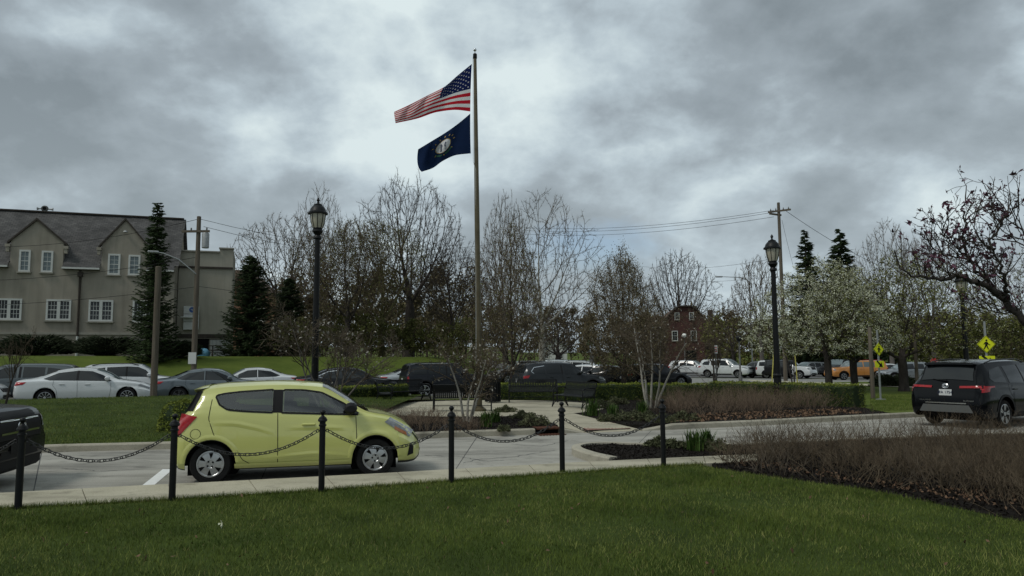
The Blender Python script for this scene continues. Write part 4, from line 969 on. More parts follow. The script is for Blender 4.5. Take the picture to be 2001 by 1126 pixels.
for (l, r, p, zp) in gables:     # dormer roofs run back into the main slope; gable coping in front
    yb = (zp-zEave)/slope; ys = (zSh-zEave)/slope
    for sd, e in ((-1, l), (1, r)):
        q = [(e-.0, .0, zSh+.03), (p, .0, zp+.05), (p, yb+.1, zp+.05), (e, ys+.1, zSh+.03)]
        uvquad('dormer_roof', [q if sd < 0 else q], 'slate', rf)
        b = MB(); dx = (p-e); ex = e-.22*(1 if sd < 0 else -1)
        za = zSh-(zp-zSh)/abs(dx)*.22
        b.prism([(ex, za-.02), (p, zp), (p, zp+.17), (ex, za+.13)], lambda q_: (q_[0], -.14, q_[1]), lambda q_: (q_[0], .20, q_[1])); b.build('gable_coping', 'trim_dark', bld)
        cx_ = e-.16*(1 if sd < 0 else -1)
        MB().box((cx_, -.02, zSh-.35), (.30, .36, .20)).box((cx_, -.0, zSh-.62), (.20, .30, .30)).build('kneeler', 'stucco', bld)
# cheeks of the dormers, eaves and gutters between
edges = [s0]+[q for (l, r, p, zp) in gables for q in (l, r)]+[sE]
for i in range(0, len(edges), 2):
    a_, c_ = edges[i], edges[i+1]
    uvquad('eave_roof', [[(a_+.04, -ov, zEave-ov*slope+.1), (c_-.04, -ov, zEave-ov*slope+.1), (c_-.04, .02, zEave+.1), (a_+.04, .02, zEave+.1)]], 'slate', rf)
    MB().box(((a_+c_)/2, -ov-.06, zEave-ov*slope+.02), (c_-a_-.06, .13, .12)).build('gutter', 'trim_white', bld)
    MB().box(((a_+c_)/2, -ov/2, zEave-ov*slope-.03), (c_-a_-.10, ov, .05)).build('soffit', 'trim_dark', bld)
MB().box(((s0+sE)/2, 4.4, zRidge+.14), (sE-s0+.2, .35, .10)).build('ridge_cap', 'trim_dark', bld)
def window(x0, x1, z0, z1, panes, parent=bld, y=0.0, rows=2, cols=2, frame='trim_white', gm='glass'):
    """framed window: casing, glazing set back, glazing bars, sill"""
    fw = .12; wo = MB()
    wo.box(((x0+x1)/2, y-.03, z1-fw/2), (x1-x0, .10, fw)).box(((x0+x1)/2, y-.03, z0+fw/2), (x1-x0, .10, fw)).box((x0+fw/2, y-.03, (z0+z1)/2), (fw, .10, z1-z0-2*fw)).box((x1-fw/2, y-.03, (z0+z1)/2), (fw, .10, z1-z0-2*fw))
    n = panes; wi = (x1-x0-2*fw-(n-1)*.2)/n
    for k in range(1, n): wo.box((x0+fw+k*wi+(k-.5)*.2, y-.03, (z0+z1)/2), (.2, .10, z1-z0-2*fw))
    f = wo.build('window', frame, parent)
    for k in range(n):
        a = x0+fw+k*(wi+.2); MB().box((a+wi/2, y-.004, (z0+z1)/2), (wi, .006, z1-z0-2*fw)).build('pane', gm, f)
        bb = MB().box((a+wi/2, y-.02, (z0+z1)/2), (wi, .022, .05))
        for q in range(1, cols): bb.box((a+wi*q/cols, y-.016, (z0+z1)/2), (.022, .014, z1-z0-2*fw))
        for q in (1, 3): bb.box((a+wi/2, y-.017, z0+fw+(z1-z0-2*fw)*q/4), (wi, .014, .022))
        bb.build('glazing_bars', frame, f)
    MB().box(((x0+x1)/2, y-.07, z0-.05), (x1-x0+.16, .20, .09)).build('sill', 'band', f)
def win_px(l, t, r, b_, n, **k):
    a = fac(l, b_); c = fac(r, t); window(a[0], c[0], a[1], c[1], n, **k)
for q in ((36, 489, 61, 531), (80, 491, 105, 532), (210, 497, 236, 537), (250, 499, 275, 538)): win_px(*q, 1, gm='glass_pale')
for q in ((-9, 584, 44, 625), (89, 586, 140, 626), (172, 587, 222, 628), (258, 588, 308, 630)): win_px(*q, 2, cols=3)
for dpx in (-170, -120): win_px(dpx, 482, dpx+25, 524, 1)
zb_ = fac(150, 652)[1]
MB().box(((s0+sE)/2, -.04, zb_), (sE-s0, .12, .16)).build('string_course', 'band', bld)
for q in ((-2, 664, 18, 688), (60, 664, 82, 690), (262, 664, 290, 690)):
    a = fac(q[0], q[3]); c = fac(q[2], q[1]); MB().box(((a[0]+c[0])/2, -.01, (a[1]+c[1])/2), (c[0]-a[0], .04, c[1]-a[1])).build('basement_window', 'glass', bld)
sx_, zx_ = fac(158, 530)
b = MB().tube([(sx_, -.30, zEave-.25), (sx_, -.10, zx_-.15), (sx_, -.10, zb_-.2)], .075, 8).box((sx_, -.12, zx_-.25), (.32, .24, .30)); b.build('downspout', 'trim_dark', bld, smooth=40)
MB().tube([(sx_, -.10, zb_-.2), (sx_, -.10, GZ+.1)], .08, 8).build('downspout_boot', 'trim_white', bld, smooth=40)
a = fac(246, 455); MB().lathe([(.02, .14), (.10, .10), (.16, 0), (.02, 0)], 10, (a[0], -.22, a[1])).tube([(a[0], 0, a[1]+.1), (a[0], -.22, a[1]+.14)], .02, 6).build('wall_lamp', 'galv', bld)
# air horn on the ridge: drum with two flared horns
hx = fac(88, 412, 4.4)[0]; hr = thing('roof_siren', 'grey round siren with flared horns on the roof ridge', 'siren', tuple(BO+bdir*hx+bnrm*4.4+Vector((0, 0, zRidge+.19))), BA); hr.scale = (.55, .55, .5)
MB().tube([(0, 0, 0), (0, 0, .35)], .07, 8).build('stand', 'steel_dark', hr)
MB().lathe([(.05, -.36), (.40, -.34), (.46, -.20), (.34, -.12), (.30, .3), (.05, .34)], 20, (0, 0, .36), axis='y').build('horn', 'steel_dark', hr, smooth=40)
MB().lathe([(.001, 0), (.22, 0), (.24, .02), (.001, .03)], 16, (0, -.40, .36), axis='y').build('horn_throat', 'underbody', hr)
for sd in (-1, 1): MB().tube([(sd*.3, 0, .34), (sd*.7, 0, .34), (sd*.95, 0, .34)], [.08, .11, .24], 12).build('side_horn', 'galv', hr, smooth=40)
# ---- flat-roofed annex to the right
AB = 2.2; anx = thing('annex_building', 'plain pale stucco annex with stepped parapet beside the gabled building', 'building', tuple(BO+bnrm*AB), BA)
a0 = sE+.05; a1 = fac(453, 600, AB)[0]; zP = fac(400, 493, AB)[1]; zP2 = fac(442, 487, AB)[1]; aS = fac(429, 500, AB)[0]; zC = fac(400, 523, AB)[1]; zG = fac(420, 657, AB)[1]
MB().prism([(a0, GZ-.6), (a1, GZ-.6), (a1, zP2), (aS, zP2), (aS, zP), (a0, zP)], lambda p: (p[0], 0, p[1]), lambda p: (p[0], 6.5, p[1])).build('wall', 'stucco_pale', anx)
MB().box(((a0+a1)/2, -.06, zC), (a1-a0, .14, .14)).build('cornice', 'trim_dark', anx)
MB().box(((a0+aS)/2, 0.1, zP+.05), (aS-a0, .5, .10)).box(((aS+a1)/2, .1, zP2+.05), (a1-aS+.1, .5, .10)).build('parapet_cap', 'band', anx)
MB().box(((a0+a1)/2, -.03, zG), (a1-a0, .10, .30)).build('base_band', 'trim_dark', anx)
ga = fac(410, 664, AB)[0]
MB().box(((ga+a1)/2, -.012, zG-.9), (a1-ga-.1, .03, 1.25)).build('pale_cladding', 'trim_white', anx)
MB().box((ga-.45, -.02, zG-.95), (.8, .05, 1.5)).build('doorway', 'underbody', anx)
b = MB(); b.box(((ga+a1)/2, -.75, zG-.30), (a1-ga, .03, .04)).box(((ga+a1)/2, -.75, zG-1.25), (a1-ga, .03, .04))
fn = thing('railing_fence', 'black vertical-bar fence in front of the annex base', 'fence', tuple(BO+bnrm*AB), BA); b.build('rail', 'black_metal', fn)
nb = 16
barm = None
for k in range(nb):
    x = ga+(a1-ga)*(k+.5)/nb
    if barm is None: o_ = MB().box((0, 0, 0), (.025, .025, 1.15)).build('bar', 'black_metal', fn); barm = o_.data; o_.location = (x, -.75, zG-.8)
    else: link('bar', barm, fn, (x, -.75, zG-.8))
# sign board with round blue logo
q0 = fac(358, 645, AB); q1 = fac(390, 599, AB)
sg = thing('wall_sign', 'white three-panel wall sign with a round blue logo on the annex', 'sign', tuple(BO+bnrm*(AB-.25)+bdir*q0[0]), BA)
ww = q1[0]-q0[0]; hh = q1[1]-q0[1]
for k in range(3): MB().box((ww/2, 0, q0[1]+hh*(k+.5)/3), (ww, .10, hh/3-.03), ch=.01).build('panel', 'trim_white', sg)
MB().lathe([(.001, 0), (.21, 0), (.21, .012), (.001, .012)], 20, (ww*.55, -.066, q0[1]+hh*.84), axis='y').build('logo_disc', mat('logo_blue', (.02, .07, .25), .5), sg)
MB().add([(ww*.55-.15, -.068, q0[1]+hh*.84+.05), (ww*.55-.02, -.068, q0[1]+hh*.84+.04), (ww*.55+.15, -.068, q0[1]+hh*.84-.06), (ww*.55+.02, -.068, q0[1]+hh*.84-.035)], [(0, 1, 2, 3)]).build('logo_stroke', 'trim_white', sg)
MB().box((ww*.25, -.2, q0[1]+hh*.52), (.9, .3, .08), ch=.02).build('lamp_hood', 'trim_white', sg)
MB().box((ww/2, .12, q0[1]+.2), (.08, .14, .1)).box((ww/2, .12, q0[1]+hh-.2), (.08, .14, .1)).build('bracket', 'steel_dark', sg)
# picnic table and blue tarp by the fence
def ground_at(px, dep): p = at(px, 700, dep); return (p.x, p.y, zt(p.x, p.y))
pt = thing('picnic_table', 'small dark picnic table in front of the railing', 'picnic table', ground_at(433, 51.5), BA)
MB().box((0, 0, .74), (1.7, .7, .05)).build('table_top', 'trim_dark', pt)
for sd in (-1, 1):
    MB().box((0, sd*.65, .44), (1.7, .26, .05)).build('bench_seat', 'trim_dark', pt)
    b = MB().tube([(sd*.6, -.6, 0), (sd*.6, .25, .73)], .04, 4).tube([(sd*.6, .6, 0), (sd*.6, -.25, .73)], .04, 4).box((sd*.6, 0, .40), (.05, 1.5, .06)); b.build('leg_frame', 'trim_dark', pt)
tb = MB()
rg = random.Random(4); tb.grid([[(r_*math.cos(a)*(1+.2*rg.random()), r_*math.sin(a)*.8, z+.05*rg.random()) for a in np.linspace(0, 2*math.pi, 11)[:-1]] for r_, z in ((.42, 0), (.45, .2), (.36, .4), (.2, .5), (.03, .53))], closed=True)
o = tb.build('tarp_bundle', 'tarp_blue', smooth=50); o.location = ground_at(397, 51.5); tag(o, 'pale blue tarp bundle beside the pole in front of the annex', 'tarp')

# ================================================================== houses behind the trees
def house(name, label, px, dep, base, w_, d_, wall_h, roof_h, rz, wm, rmm, gambrel=False, wins=(), chim=None):
    p = at(px, 700, dep); t = thing(name, label, 'house', (p.x, p.y, base), rz)
    if gambrel: pf = [(-w_/2, 0), (w_/2, 0), (w_/2, wall_h), (w_*.30, wall_h+roof_h*.72), (w_*.16, wall_h+roof_h), (-w_*.16, wall_h+roof_h), (-w_*.30, wall_h+roof_h*.72), (-w_/2, wall_h)]
    else: pf = [(-w_/2, 0), (w_/2, 0), (w_/2, wall_h), (0, wall_h+roof_h), (-w_/2, wall_h)]
    F = [(x, 0, z) for x, z in pf]; Bk = [(x, d_, z) for x, z in pf]
    uvquad('wall', [F, Bk[::-1], [F[1], Bk[1], Bk[2], F[2]], [Bk[0], F[0], F[-1], Bk[-1]]], wm, t)
    rl_ = pf[2:]; quads = []
    for (a, c) in zip(rl_, rl_[1:]):
        dx, dz = c[0]-a[0], c[1]-a[1]; n_ = math.hypot(dx, dz); ox, oz = dz/n_*.10, -dx/n_*.10
        if ox*0+oz < 0: ox, oz = -ox, -oz
        q = [(a[0]+ox, -.4, a[1]+oz), (c[0]+ox, -.4, c[1]+oz), (c[0]+ox, d_+.4, c[1]+oz), (a[0]+ox, d_+.4, a[1]+oz)]; quads.append(q); quads.append([(v[0]-ox*1.5, v[1], v[2]-oz*1.5) for v in q])
    rf_ = uvquad('roof', quads, rmm, t)
    b = MB()
    for (a, c) in zip(rl_, rl_[1:]):
        b.tube([(a[0], -.42, a[1]+.02), (c[0], -.42, c[1]+.02)], .16, 4)
    b.build('bargeboard', 'trim_dark', t)
    for (x, z, ww_, wh_) in wins: window(x-ww_/2, x+ww_/2, z-wh_/2, z+wh_/2, 1, parent=t, y=-.02, frame='trim_white' if ww_ < 1.6 else 'trim_dark')
    if chim: MB().box((chim[0], chim[1], chim[2]), (.9, .9, chim[3])).build('chimney', wm, rf_)
    return t
hb = house('brick_house', 'tall red brick house with rounded gambrel gable beyond the car park', 1341, 140, -.2, 7.2, 12, 9.5, 2.3, R(-6), 'brick_red', 'roof_brown', True,
      wins=((-1.5, 9.9, .9, 1.4), (1.2, 9.9, .9, 1.4), (-2.0, 6.2, 1.1, 1.9), (1.5, 6.2, 1.1, 1.9), (.9, 2.4, 2.0, 2.2)), chim=(5.6, 6, 6.5, 9.8))
MB().box((5.4, 5.5, 3.4), (3.6, 7, 6.8)).build('side_wing', 'brick_red', hb)
uvquad('wing_roof', [[(3.3, 1.6, 6.7), (7.5, 1.6, 6.7), (6.5, 5.5, 8.6), (3.6, 5.5, 8.6)], [(7.5, 1.6, 6.7), (7.5, 9.4, 6.7), (6.5, 5.5, 8.6)]], 'roof_brown', hb)
uvquad('left_roof', [[(-7.6, 3, 8.0), (-3.5, 3, 8.0), (-2.6, 6, 10.2), (-6.6, 6, 10.2)]], 'roof_brown', hb)
MB().box((-5.4, 6.2, 4), (3.9, 6, 7.9)).build('left_wing', 'brick_red', hb)
house('orange_brick_house', 'orange brick gable end just right of the annex, behind the dark spruce', 478, 82, 1.5, 6.5, 9, 7.0, 3.2, R(8), 'brick_orange', 'roof_brown', wins=((-1.6, 5.4, 1.0, 1.5), (1.6, 5.4, 1.0, 1.5)), chim=(-1.6, 3, 9.2, 3))
house('white_house', 'small white house far off between the tree trunks above the middle car park', 1082, 165, 0, 6, 8, 4.4, 2.4, 0, 'trim_white', 'roof_brown', wins=((-1.6, 2.6, 1, 1.5), (1.6, 2.6, 1, 1.5)))
house('cream_house', 'low cream house glimpsed behind the right-hand lamp post', 1888, 120, -.3, 9, 8, 3.0, 2.0, R(-10), 'stucco_pale', 'roof_brown', wins=((-2.6, 1.6, 1.2, 1.4), (2.4, 1.6, 1.2, 1.4)))

# ================================================================== bollards and chain
posts = [gp(*p, .115) for p in ((35, 995), (336, 978), (628, 961), (882, 943), (1099, 924), (1297, 912))]
first = posts[0]*2-posts[1]; posts = [first]+posts
PH = 1.04
names_ = ['', 'black chain-fence bollard in front of the dark SUV, nearest the left edge', 'black chain-fence bollard at the tail of the yellow hatchback', 'black chain-fence bollard in front of the yellow front door', 'black chain-fence bollard just right of the yellow hatchback nose', 'black chain-fence bollard in front of the storm drain', 'black chain-fence bollard in the island bed, rightmost of the row']
proto = None
def make_bollard(loc, label):
    t = thing('bollard', label, 'bollard', loc, 0, 'black bollards along the sidewalk')
    MB().lathe([(.040, -.1), (.039, PH*.84), (.038, PH*.86)], 16).build('post', 'black_metal', t, smooth=40)
    MB().lathe([(.045, PH*.855), (.060, PH*.865), (.060, PH*.885), (.050, PH*.895), (.050, PH*.905), (.030, PH*.92), (.018, PH*.93), (.018, PH*.945), (.030, PH*.955), (.036, PH*.972), (.033, PH*.988), (.018, PH), (.001, PH+.004)], 16).build('finial', 'black_metal', t, smooth=50)
    MB().lathe([(.044, PH*.80), (.050, PH*.805), (.050, PH*.82), (.044, PH*.825)], 16).build('collar', 'black_metal', t, smooth=40)
    for a in (0, math.pi):
        pts = [(.055*math.cos(a), 0, PH*.75+.0)] and [((.046+.016+.018*math.cos(q))*math.cos(a), 0, PH*.745+.018*math.sin(q)) for q in np.linspace(0, 2*math.pi, 13)]
        MB().tube(pts, .006, 5, False).build('eye_ring', 'black_iron', t, smooth=60)
    return t
ang = math.atan2(posts[-1].y-posts[1].y, posts[-1].x-posts[1].x)
for i, p in enumerate(posts):
    if i == 0: continue
    if proto is None: proto = make_bollard(tuple(p), names_[i]); proto.rotation_euler = (0, 0, ang)
    else: copy_thing(proto, tuple(p), ang, names_[i])
# chain link: stretched ring
ring = [(0.030*math.cos(a)+(.014 if math.cos(a) > 0 else -.014), .021*math.sin(a), 0) for a in np.linspace(0, 2*math.pi, 13)]
o_ = MB().tube(ring, .0057, 5, False).build('chain_link', 'black_iron', smooth=60); LINK = o_.data; bpy.data.objects.remove(o_)
spans = ['chain leaving the frame at the left, in front of the dark SUV', 'chain slung between the two leftmost bollards', 'chain sagging across the rear door of the yellow hatchback', 'chain sagging across the yellow hatchback front wheel', 'chain hanging in front of the storm drain', 'chain hanging in front of the path ramp']
for i in range(6):
    A, Bq = posts[i]+Vector((0, 0, PH*.735)), posts[i+1]+Vector((0, 0, PH*.735)); dd = (Bq-A).normalized(); A = A+dd*.085; Bq = Bq-dd*.085
    t = thing('chain', 'black iron '+spans[i], 'chain', tuple(A), 0, 'chains of the bollard fence'); sag = .255
    cv = np.array([tuple(A.lerp(Bq, q)-Vector((0, 0, sag*4*q*(1-q)))) for q in np.linspace(0, 1, 200)])
    ln = np.r_[0, np.cumsum(np.linalg.norm(np.diff(cv, axis=0), axis=1))]; n = int(ln[-1]/.060); 
    for k in range(n):
        s_ = ln[-1]*(k+.5)/n; p = Vector([np.interp(s_, ln, cv[:, j]) for j in range(3)]); p2 = Vector([np.interp(s_+.01, ln, cv[:, j]) for j in range(3)]); tg = (p2-p).normalized()
        m = tg.to_track_quat('X', 'Z').to_matrix() @ Matrix.Rotation(R(45) if k % 2 else R(-45), 3, 'X')
        o = link('chain_link', LINK, t, p-A); o.rotation_euler = m.to_euler()

# ================================================================== lamp posts
def lamp(px_top, py_top, dep, label, base=None, k=1.0, lean=0):
    p = at(px_top, py_top, dep); zg = .14 if base is None else base; H = (p.z-zg)/k
    t = thing('lamp_post', label, 'lamp post', (p.x, p.y, zg), 0, 'black post-top lamps'); t.scale = (k, k, k)
    zh = H-1.16
    MB().lathe([(.20, -.1), (.20, .12), (.17, .16), (.165, .50), (.19, .54), (.19, .60), (.14, .66), (.13, .95), (.155, .98), (.155, 1.03), (.115, 1.08)], 20).build('base', 'black_metal', t, smooth=35)
    MB().lathe([(.115, 1.05), (.095, zh*.6), (.085, zh-.22), (.085, zh-.15)], 18).build('shaft', 'black_metal', t, smooth=40)
    MB().lathe([(.085, zh-.22), (.13, zh-.19), (.13, zh-.14), (.09, zh-.08), (.13, zh-.01), (.17, zh+.04), (.16, zh+.10), (.12, zh+.13)], 20).build('collar', 'black_metal', t, smooth=40)
    hd = MB().lathe([(.10, zh+.10), (.145, zh+.13), (.145, zh+.16), (.12, zh+.16)], 16).build('head_ring', 'black_metal', t, smooth=40)
    MB().lathe([(.145, zh+.16), (.20, zh+.32), (.235, zh+.56), (.235, zh+.62)], 16).build('globe', 'lamp_glass', hd, smooth=60)
    for q in range(8):
        a = 2*math.pi*q/8+.2; MB().tube([(r_*math.cos(a), r_*math.sin(a), z) for r_, z in ((.15, zh+.15), (.207, zh+.32), (.243, zh+.56), (.245, zh+.63))], .011, 5).build('cage_rib', 'black_metal', hd)
    MB().lathe([(.25, zh+.60), (.315, zh+.61), (.315, zh+.66), (.27, zh+.69), (.235, zh+.79), (.17, zh+.87), (.14, zh+.88), (.14, zh+.92), (.06, zh+.96), (.03, zh+.98), (.03, zh+1.02), (.055, zh+1.06), (.04, zh+1.11), (.012, zh+1.15), (.001, zh+1.16)], 20).build('cap', 'black_metal', hd, smooth=35)
    return t
lamp(622, 386, 23.5, 'black post-top lamp rising behind the yellow hatchback')
lamp(1508, 458, 27.0, 'black post-top lamp standing in the brown shrub bed')
lamp(1877, 528, 34, 'black post-top lamp behind the magnolia branches at right')
# small far lamps in the car park
def far_lamp(px, py, dep, label, lit=False):
    p = at(px, py, dep); zg = zt(p.x, p.y)
    t = thing('car_park_lamp', label, 'lamp post', (p.x, p.y, zg)); H = p.z-zg
    MB().lathe([(.16, 0), (.16, .4), (.08, .5), (.07, H-.5)], 10).build('shaft', 'steel_dark', t, smooth=40)
    MB().lathe([(.08, H-.5), (.22, H-.4), (.26, H-.15), (.16, H-.02), (.02, H)], 12).build('head', mat('lit_head', (.8, .8, .75), .4) if lit else 'black_metal', t, smooth=50)
far_lamp(1337, 652, 86, 'thin post with a bright white globe in front of the brick house', True)
far_lamp(1444, 656, 62, 'thin dark lamp post in front of the big white SUV')

# ================================================================== flagpole and flags
fb = gp(937, 785, .15); FD = 24.0; fpz = at(928, 95, FD); FP = Vector((at(937, 780, FD).x, FD, .15))
topv = Vector((fpz.x-FP.x, 0, fpz.z-FP.z)); fH = topv.length
fl = thing('flagpole', 'tall bronze flagpole with ball finial behind the plaza bench', 'flagpole', tuple(FP)); fl.rotation_euler = (0, math.atan2(topv.x, topv.z), 0)
MB().lathe([(.22, 0), (.22, .06), (.14, .12), (.10, .16)], 18).build('base_collar', 'bronze', fl, smooth=40)
MB().lathe([(.088, 0), (.085, fH*.5), (.055, fH-.6), (.052, fH-.32)], 18).build('shaft', 'bronze', fl, smooth=40)
MB().lathe([(.055, fH-.36), (.068, fH-.34), (.068, fH-.20), (.05, fH-.18)], 14).build('truck', 'black_metal', fl, smooth=40)
MB().lathe([(.014, fH-.19), (.014, fH-.10), (.04, fH-.085), (.062, fH-.05), (.04, fH-.01), (.005, fH)], 14).build('ball', 'chrome', fl, smooth=60)
MB().tube([(-.07, -.02, fH-.3), (-.09, -.03, fH-2.6), (-.10, -.05, fH-3.9), (-.02, -.07, fH-4.2), (-.09, -.05, 1.3)], .008, 5).build('halyard', 'trim_white', fl)
def flag(name, label, corners, S, parts_fn):
    """cloth sheet through picture-surveyed edge curves; S(u,v) gives the out-of-plane ripple"""
    t = thing(name, label, 'flag', tuple(at(*corners['hoist'][0], FD-.05)))
    O = Vector(t.location)
    def curve(pts, u):
        P = np.array(pts, float); d = np.r_[0, np.cumsum(np.linalg.norm(np.diff(P, axis=0), axis=1))]; d /= d[-1]
        return np.array([pchip(d, P[:, 0], np.array([u]))[0], pchip(d, P[:, 1], np.array([u]))[0]])
    def F(u, v, off=0):
        a = curve(corners['top'], u); b_ = curve(corners['bot'], u); m_ = curve(corners['mid'], u) if 'mid' in corners else (a+b_)/2
        q = a*(1-v)*(1-2*v)+4*m_*v*(1-v)+b_*v*(2*v-1)
        return tuple(at(q[0], q[1], FD-.05+S(u, v)+off)-O)
    parts_fn(t, F); return t
def cloth(t, F, u0, u1, v0, v1, name, m, nu=26, nv=3, off=0):
    return MB().grid([[F(u0+(u1-u0)*i/nu, v0+(v1-v0)*j/nv, off) for j in range(nv+1)] for i in range(nu+1)]).build(name, m, t, smooth=80)
def us_parts(t, F):
    for k in range(13):
        v0, v1 = k/13, (k+1)/13; m = 'flag_red' if k % 2 == 0 else 'flag_white'
        cloth(t, F, .40 if k < 7 else 0, 1, v0, v1, 'stripe', m)
    ca_ = cloth(t, F, 0, .40, 0, 7/13, 'canton', 'flag_blue', 14, 10)
    star = MB()
    for r_ in range(9):
        for c_ in range(6 if r_ % 2 == 0 else 5):
            u = .40*((c_*2+1+(r_ % 2))/12); v = (7/13)*(r_+1)/10
            for off in (-.008, .008):
                pts = []
                for k in range(10):
                    rr_ = .030 if k % 2 == 0 else .0125; a = math.pi*k/5; pts.append(F(min(.4, max(0, u+rr_/2.4*math.sin(a)*1.1)), max(0, v-rr_/1.5*math.cos(a)*1.1), off))
                star.add(pts+[F(u, v, off)], [(k, (k+1) % 10, 10) for k in range(10)])
    star.build('stars', 'flag_white', ca_)
flag('national_flag', 'red and white striped flag with starred blue canton, upper of the two', dict(
    hoist=((922, 125), (919, 218)), top=((922, 125), (895, 147), (868, 170), (835, 187), (800, 205), (770, 219)), bot=((919, 218), (890, 215), (855, 219), (815, 232), (773, 241)),
    mid=((920, 170), (893, 178), (862, 190), (828, 204), (800, 220), (771, 229))),
    lambda u, v: .27*math.sin(7.5*u+2.2*v)*u+.17*math.sin(14*u-4*v)*u, us_parts)
def ky_parts(t, F):
    cloth(t, F, 0, 1, 0, 1, 'field', 'state_blue', 30, 18)
    def disc(r0, r1, name, m, a0=0, a1=2*math.pi, off=-.008, n=26, cu=.50, cv=.47):
        for o_ in (off, -off):
            MB().grid([[F(cu+r_/1.5*math.cos(a), cv+r_*math.sin(a), o_) for a in np.linspace(a0, a1, n)] for r_ in np.linspace(r0, r1, 4)]).build(name, m, t, smooth=80)
    disc(.0, .205, 'seal_disc', 'seal_white')
    disc(.205, .222, 'seal_ring', 'seal_gold', off=-.010)
    for k in range(2): disc(.27, .33, 'garland', 'seal_green', R(35+k*60), R(80+k*60))
    for k in range(15):
        a = R(15+k*25); 
        if 200 < 15+k*25 < 340 or k % 2: disc(.29, .34, 'gold_letter', 'seal_gold', a-.05, a+.05, n=3)
    for sd in (-1, 1):       # two facing figures, reduced to plain silhouettes
        pts = [(sd*.055, -.13), (sd*.085, -.10), (sd*.08, .02), (sd*.09, .15), (sd*.04, .15), (sd*.035, .02), (sd*.02, -.05)]
        for o_ in (-.012, .012): MB().add([F(.5+a/1.5, .47+b_, o_) for a, b_ in pts], [tuple(range(7))]).build('figure', mat('figure_ink', (.09, .10, .13), .9), t)
flag('state_flag', 'navy blue flag with a white seal, lower of the two on the flagpole', dict(
    hoist=((919, 222), (920, 300)), top=((919, 222), (895, 242), (868, 261), (845, 275), (817, 292)), bot=((920, 300), (893, 303), (865, 315), (845, 329), (824, 336)),
    mid=((919, 261), (893, 271), (866, 288), (840, 303), (816, 320))),
    lambda u, v: .24*math.sin(7.5*u+2.5*v+.5)*u+.14*math.sin(15*u-4*v)*u, ky_parts)

# ================================================================== strap benches, bin
STRAP = None
def bench(px, py, rz, label, dep=None, wid=1.85):
    global STRAP
    p = gp(px, py, PZ); t = thing('bench', label, 'bench', (p.x, p.y, PZ), rz, 'black strap benches round the plaza')
    prof = [(-.305, .80), (-.31, .86), (-.27, .87), (-.235, .70), (-.20, .52), (-.14, .43), (.10, .42), (.22, .43), (.27, .40)]   # (y, z): back roll, seat, front roll
    if STRAP is None:
        b = MB(); G = []
        for (y, z) in prof: G.append([(-.023, y, z), (.023, y, z)])
        b.grid(G); b.grid([[(q[0], q[1], q[2]-.007) for q in r] for r in G]); o = b.build('strap', 'black_metal', smooth=50); STRAP = o.data; bpy.data.objects.remove(o)
    n = int(wid/.066)
    for k in range(n): link('strap', STRAP, t, (-wid/2+.05+(wid-.10)*k/(n-1), 0, 0))
    for (y, z) in ((-.292, .85), (-.225, .60), (.245, .41), (-.13, .42)): MB().tube([(-wid/2, y, z), (wid/2, y, z)], .016, 6).build('rail', 'black_metal', t, smooth=60)
    for x in (-wid/2, wid/2):
        b = MB().tube([(x, -.30, .86), (x, -.22, .56), (x, -.20, .42), (x, -.27, .18), (x, -.34, 0)], .022, 6).tube([(x, .27, .41), (x, .25, .22), (x, .31, 0)], .022, 6).tube([(x, -.20, .40), (x, .05, .39), (x, .27, .40)], .02, 6)
        b.tube([(x, -.33, .02), (x, -.2, .17), (x, 0, .22), (x, .2, .17), (x, .30, .02)], .016, 6); b.build('leg', 'black_metal', t, smooth=60)
        MB().tube([(x, -.25, .66), (x, -.05, .68), (x, .18, .66), (x, .27, .60), (x, .26, .42)], .020, 6).build('armrest', 'black_metal', t, smooth=60)
    MB().tube([(-wid/2, -.27, .18), (wid/2, -.27, .18)], .012, 6).build('stretcher', 'black_metal', t)
    return t
bench(904, 803, R(2), 'black strap bench seen from behind, beneath the small magnolia stems')
bench(1042, 786, R(180), 'black strap bench facing the camera in front of the hedge')
bench(1122, 797, R(118), 'black strap bench turned sideways at the right edge of the plaza')
bench(748, 789, R(-78), 'black strap bench at the left edge of the plaza, its back to the hatchback')
bench(797, 785, R(-135), 'black strap bench angled left of the plaza gap, beside the boxy SUV')
bp_ = gp(963, 787, PZ); bn = thing('litter_bin', 'black slatted litter bin with domed lid at the back of the plaza', 'litter bin', tuple(bp_))
MB().lathe([(.27, .04), (.28, .08), (.28, .80), (.30, .84), (.30, .88), (.24, .88)], 20).build('drum', 'dark_plastic', bn, smooth=35)
for k in range(20):
    a = 2*math.pi*k/20; 
    if k == 0: sm = MB().box((0, 0, .44), (.045, .012, .80)).build('slat', 'black_metal', bn); sm.location = (.30, 0, 0); sm.rotation_euler = (0, 0, R(90)); sld = sm.data
    else: link('slat', sld, bn, (.30*math.cos(a), .30*math.sin(a), 0), (0, 0, a+R(90)))
MB().lathe([(.31, .88), (.32, .92), (.26, 1.02), (.12, 1.06), (.11, 1.03)], 20).build('lid', 'black_metal', bn, smooth=40)

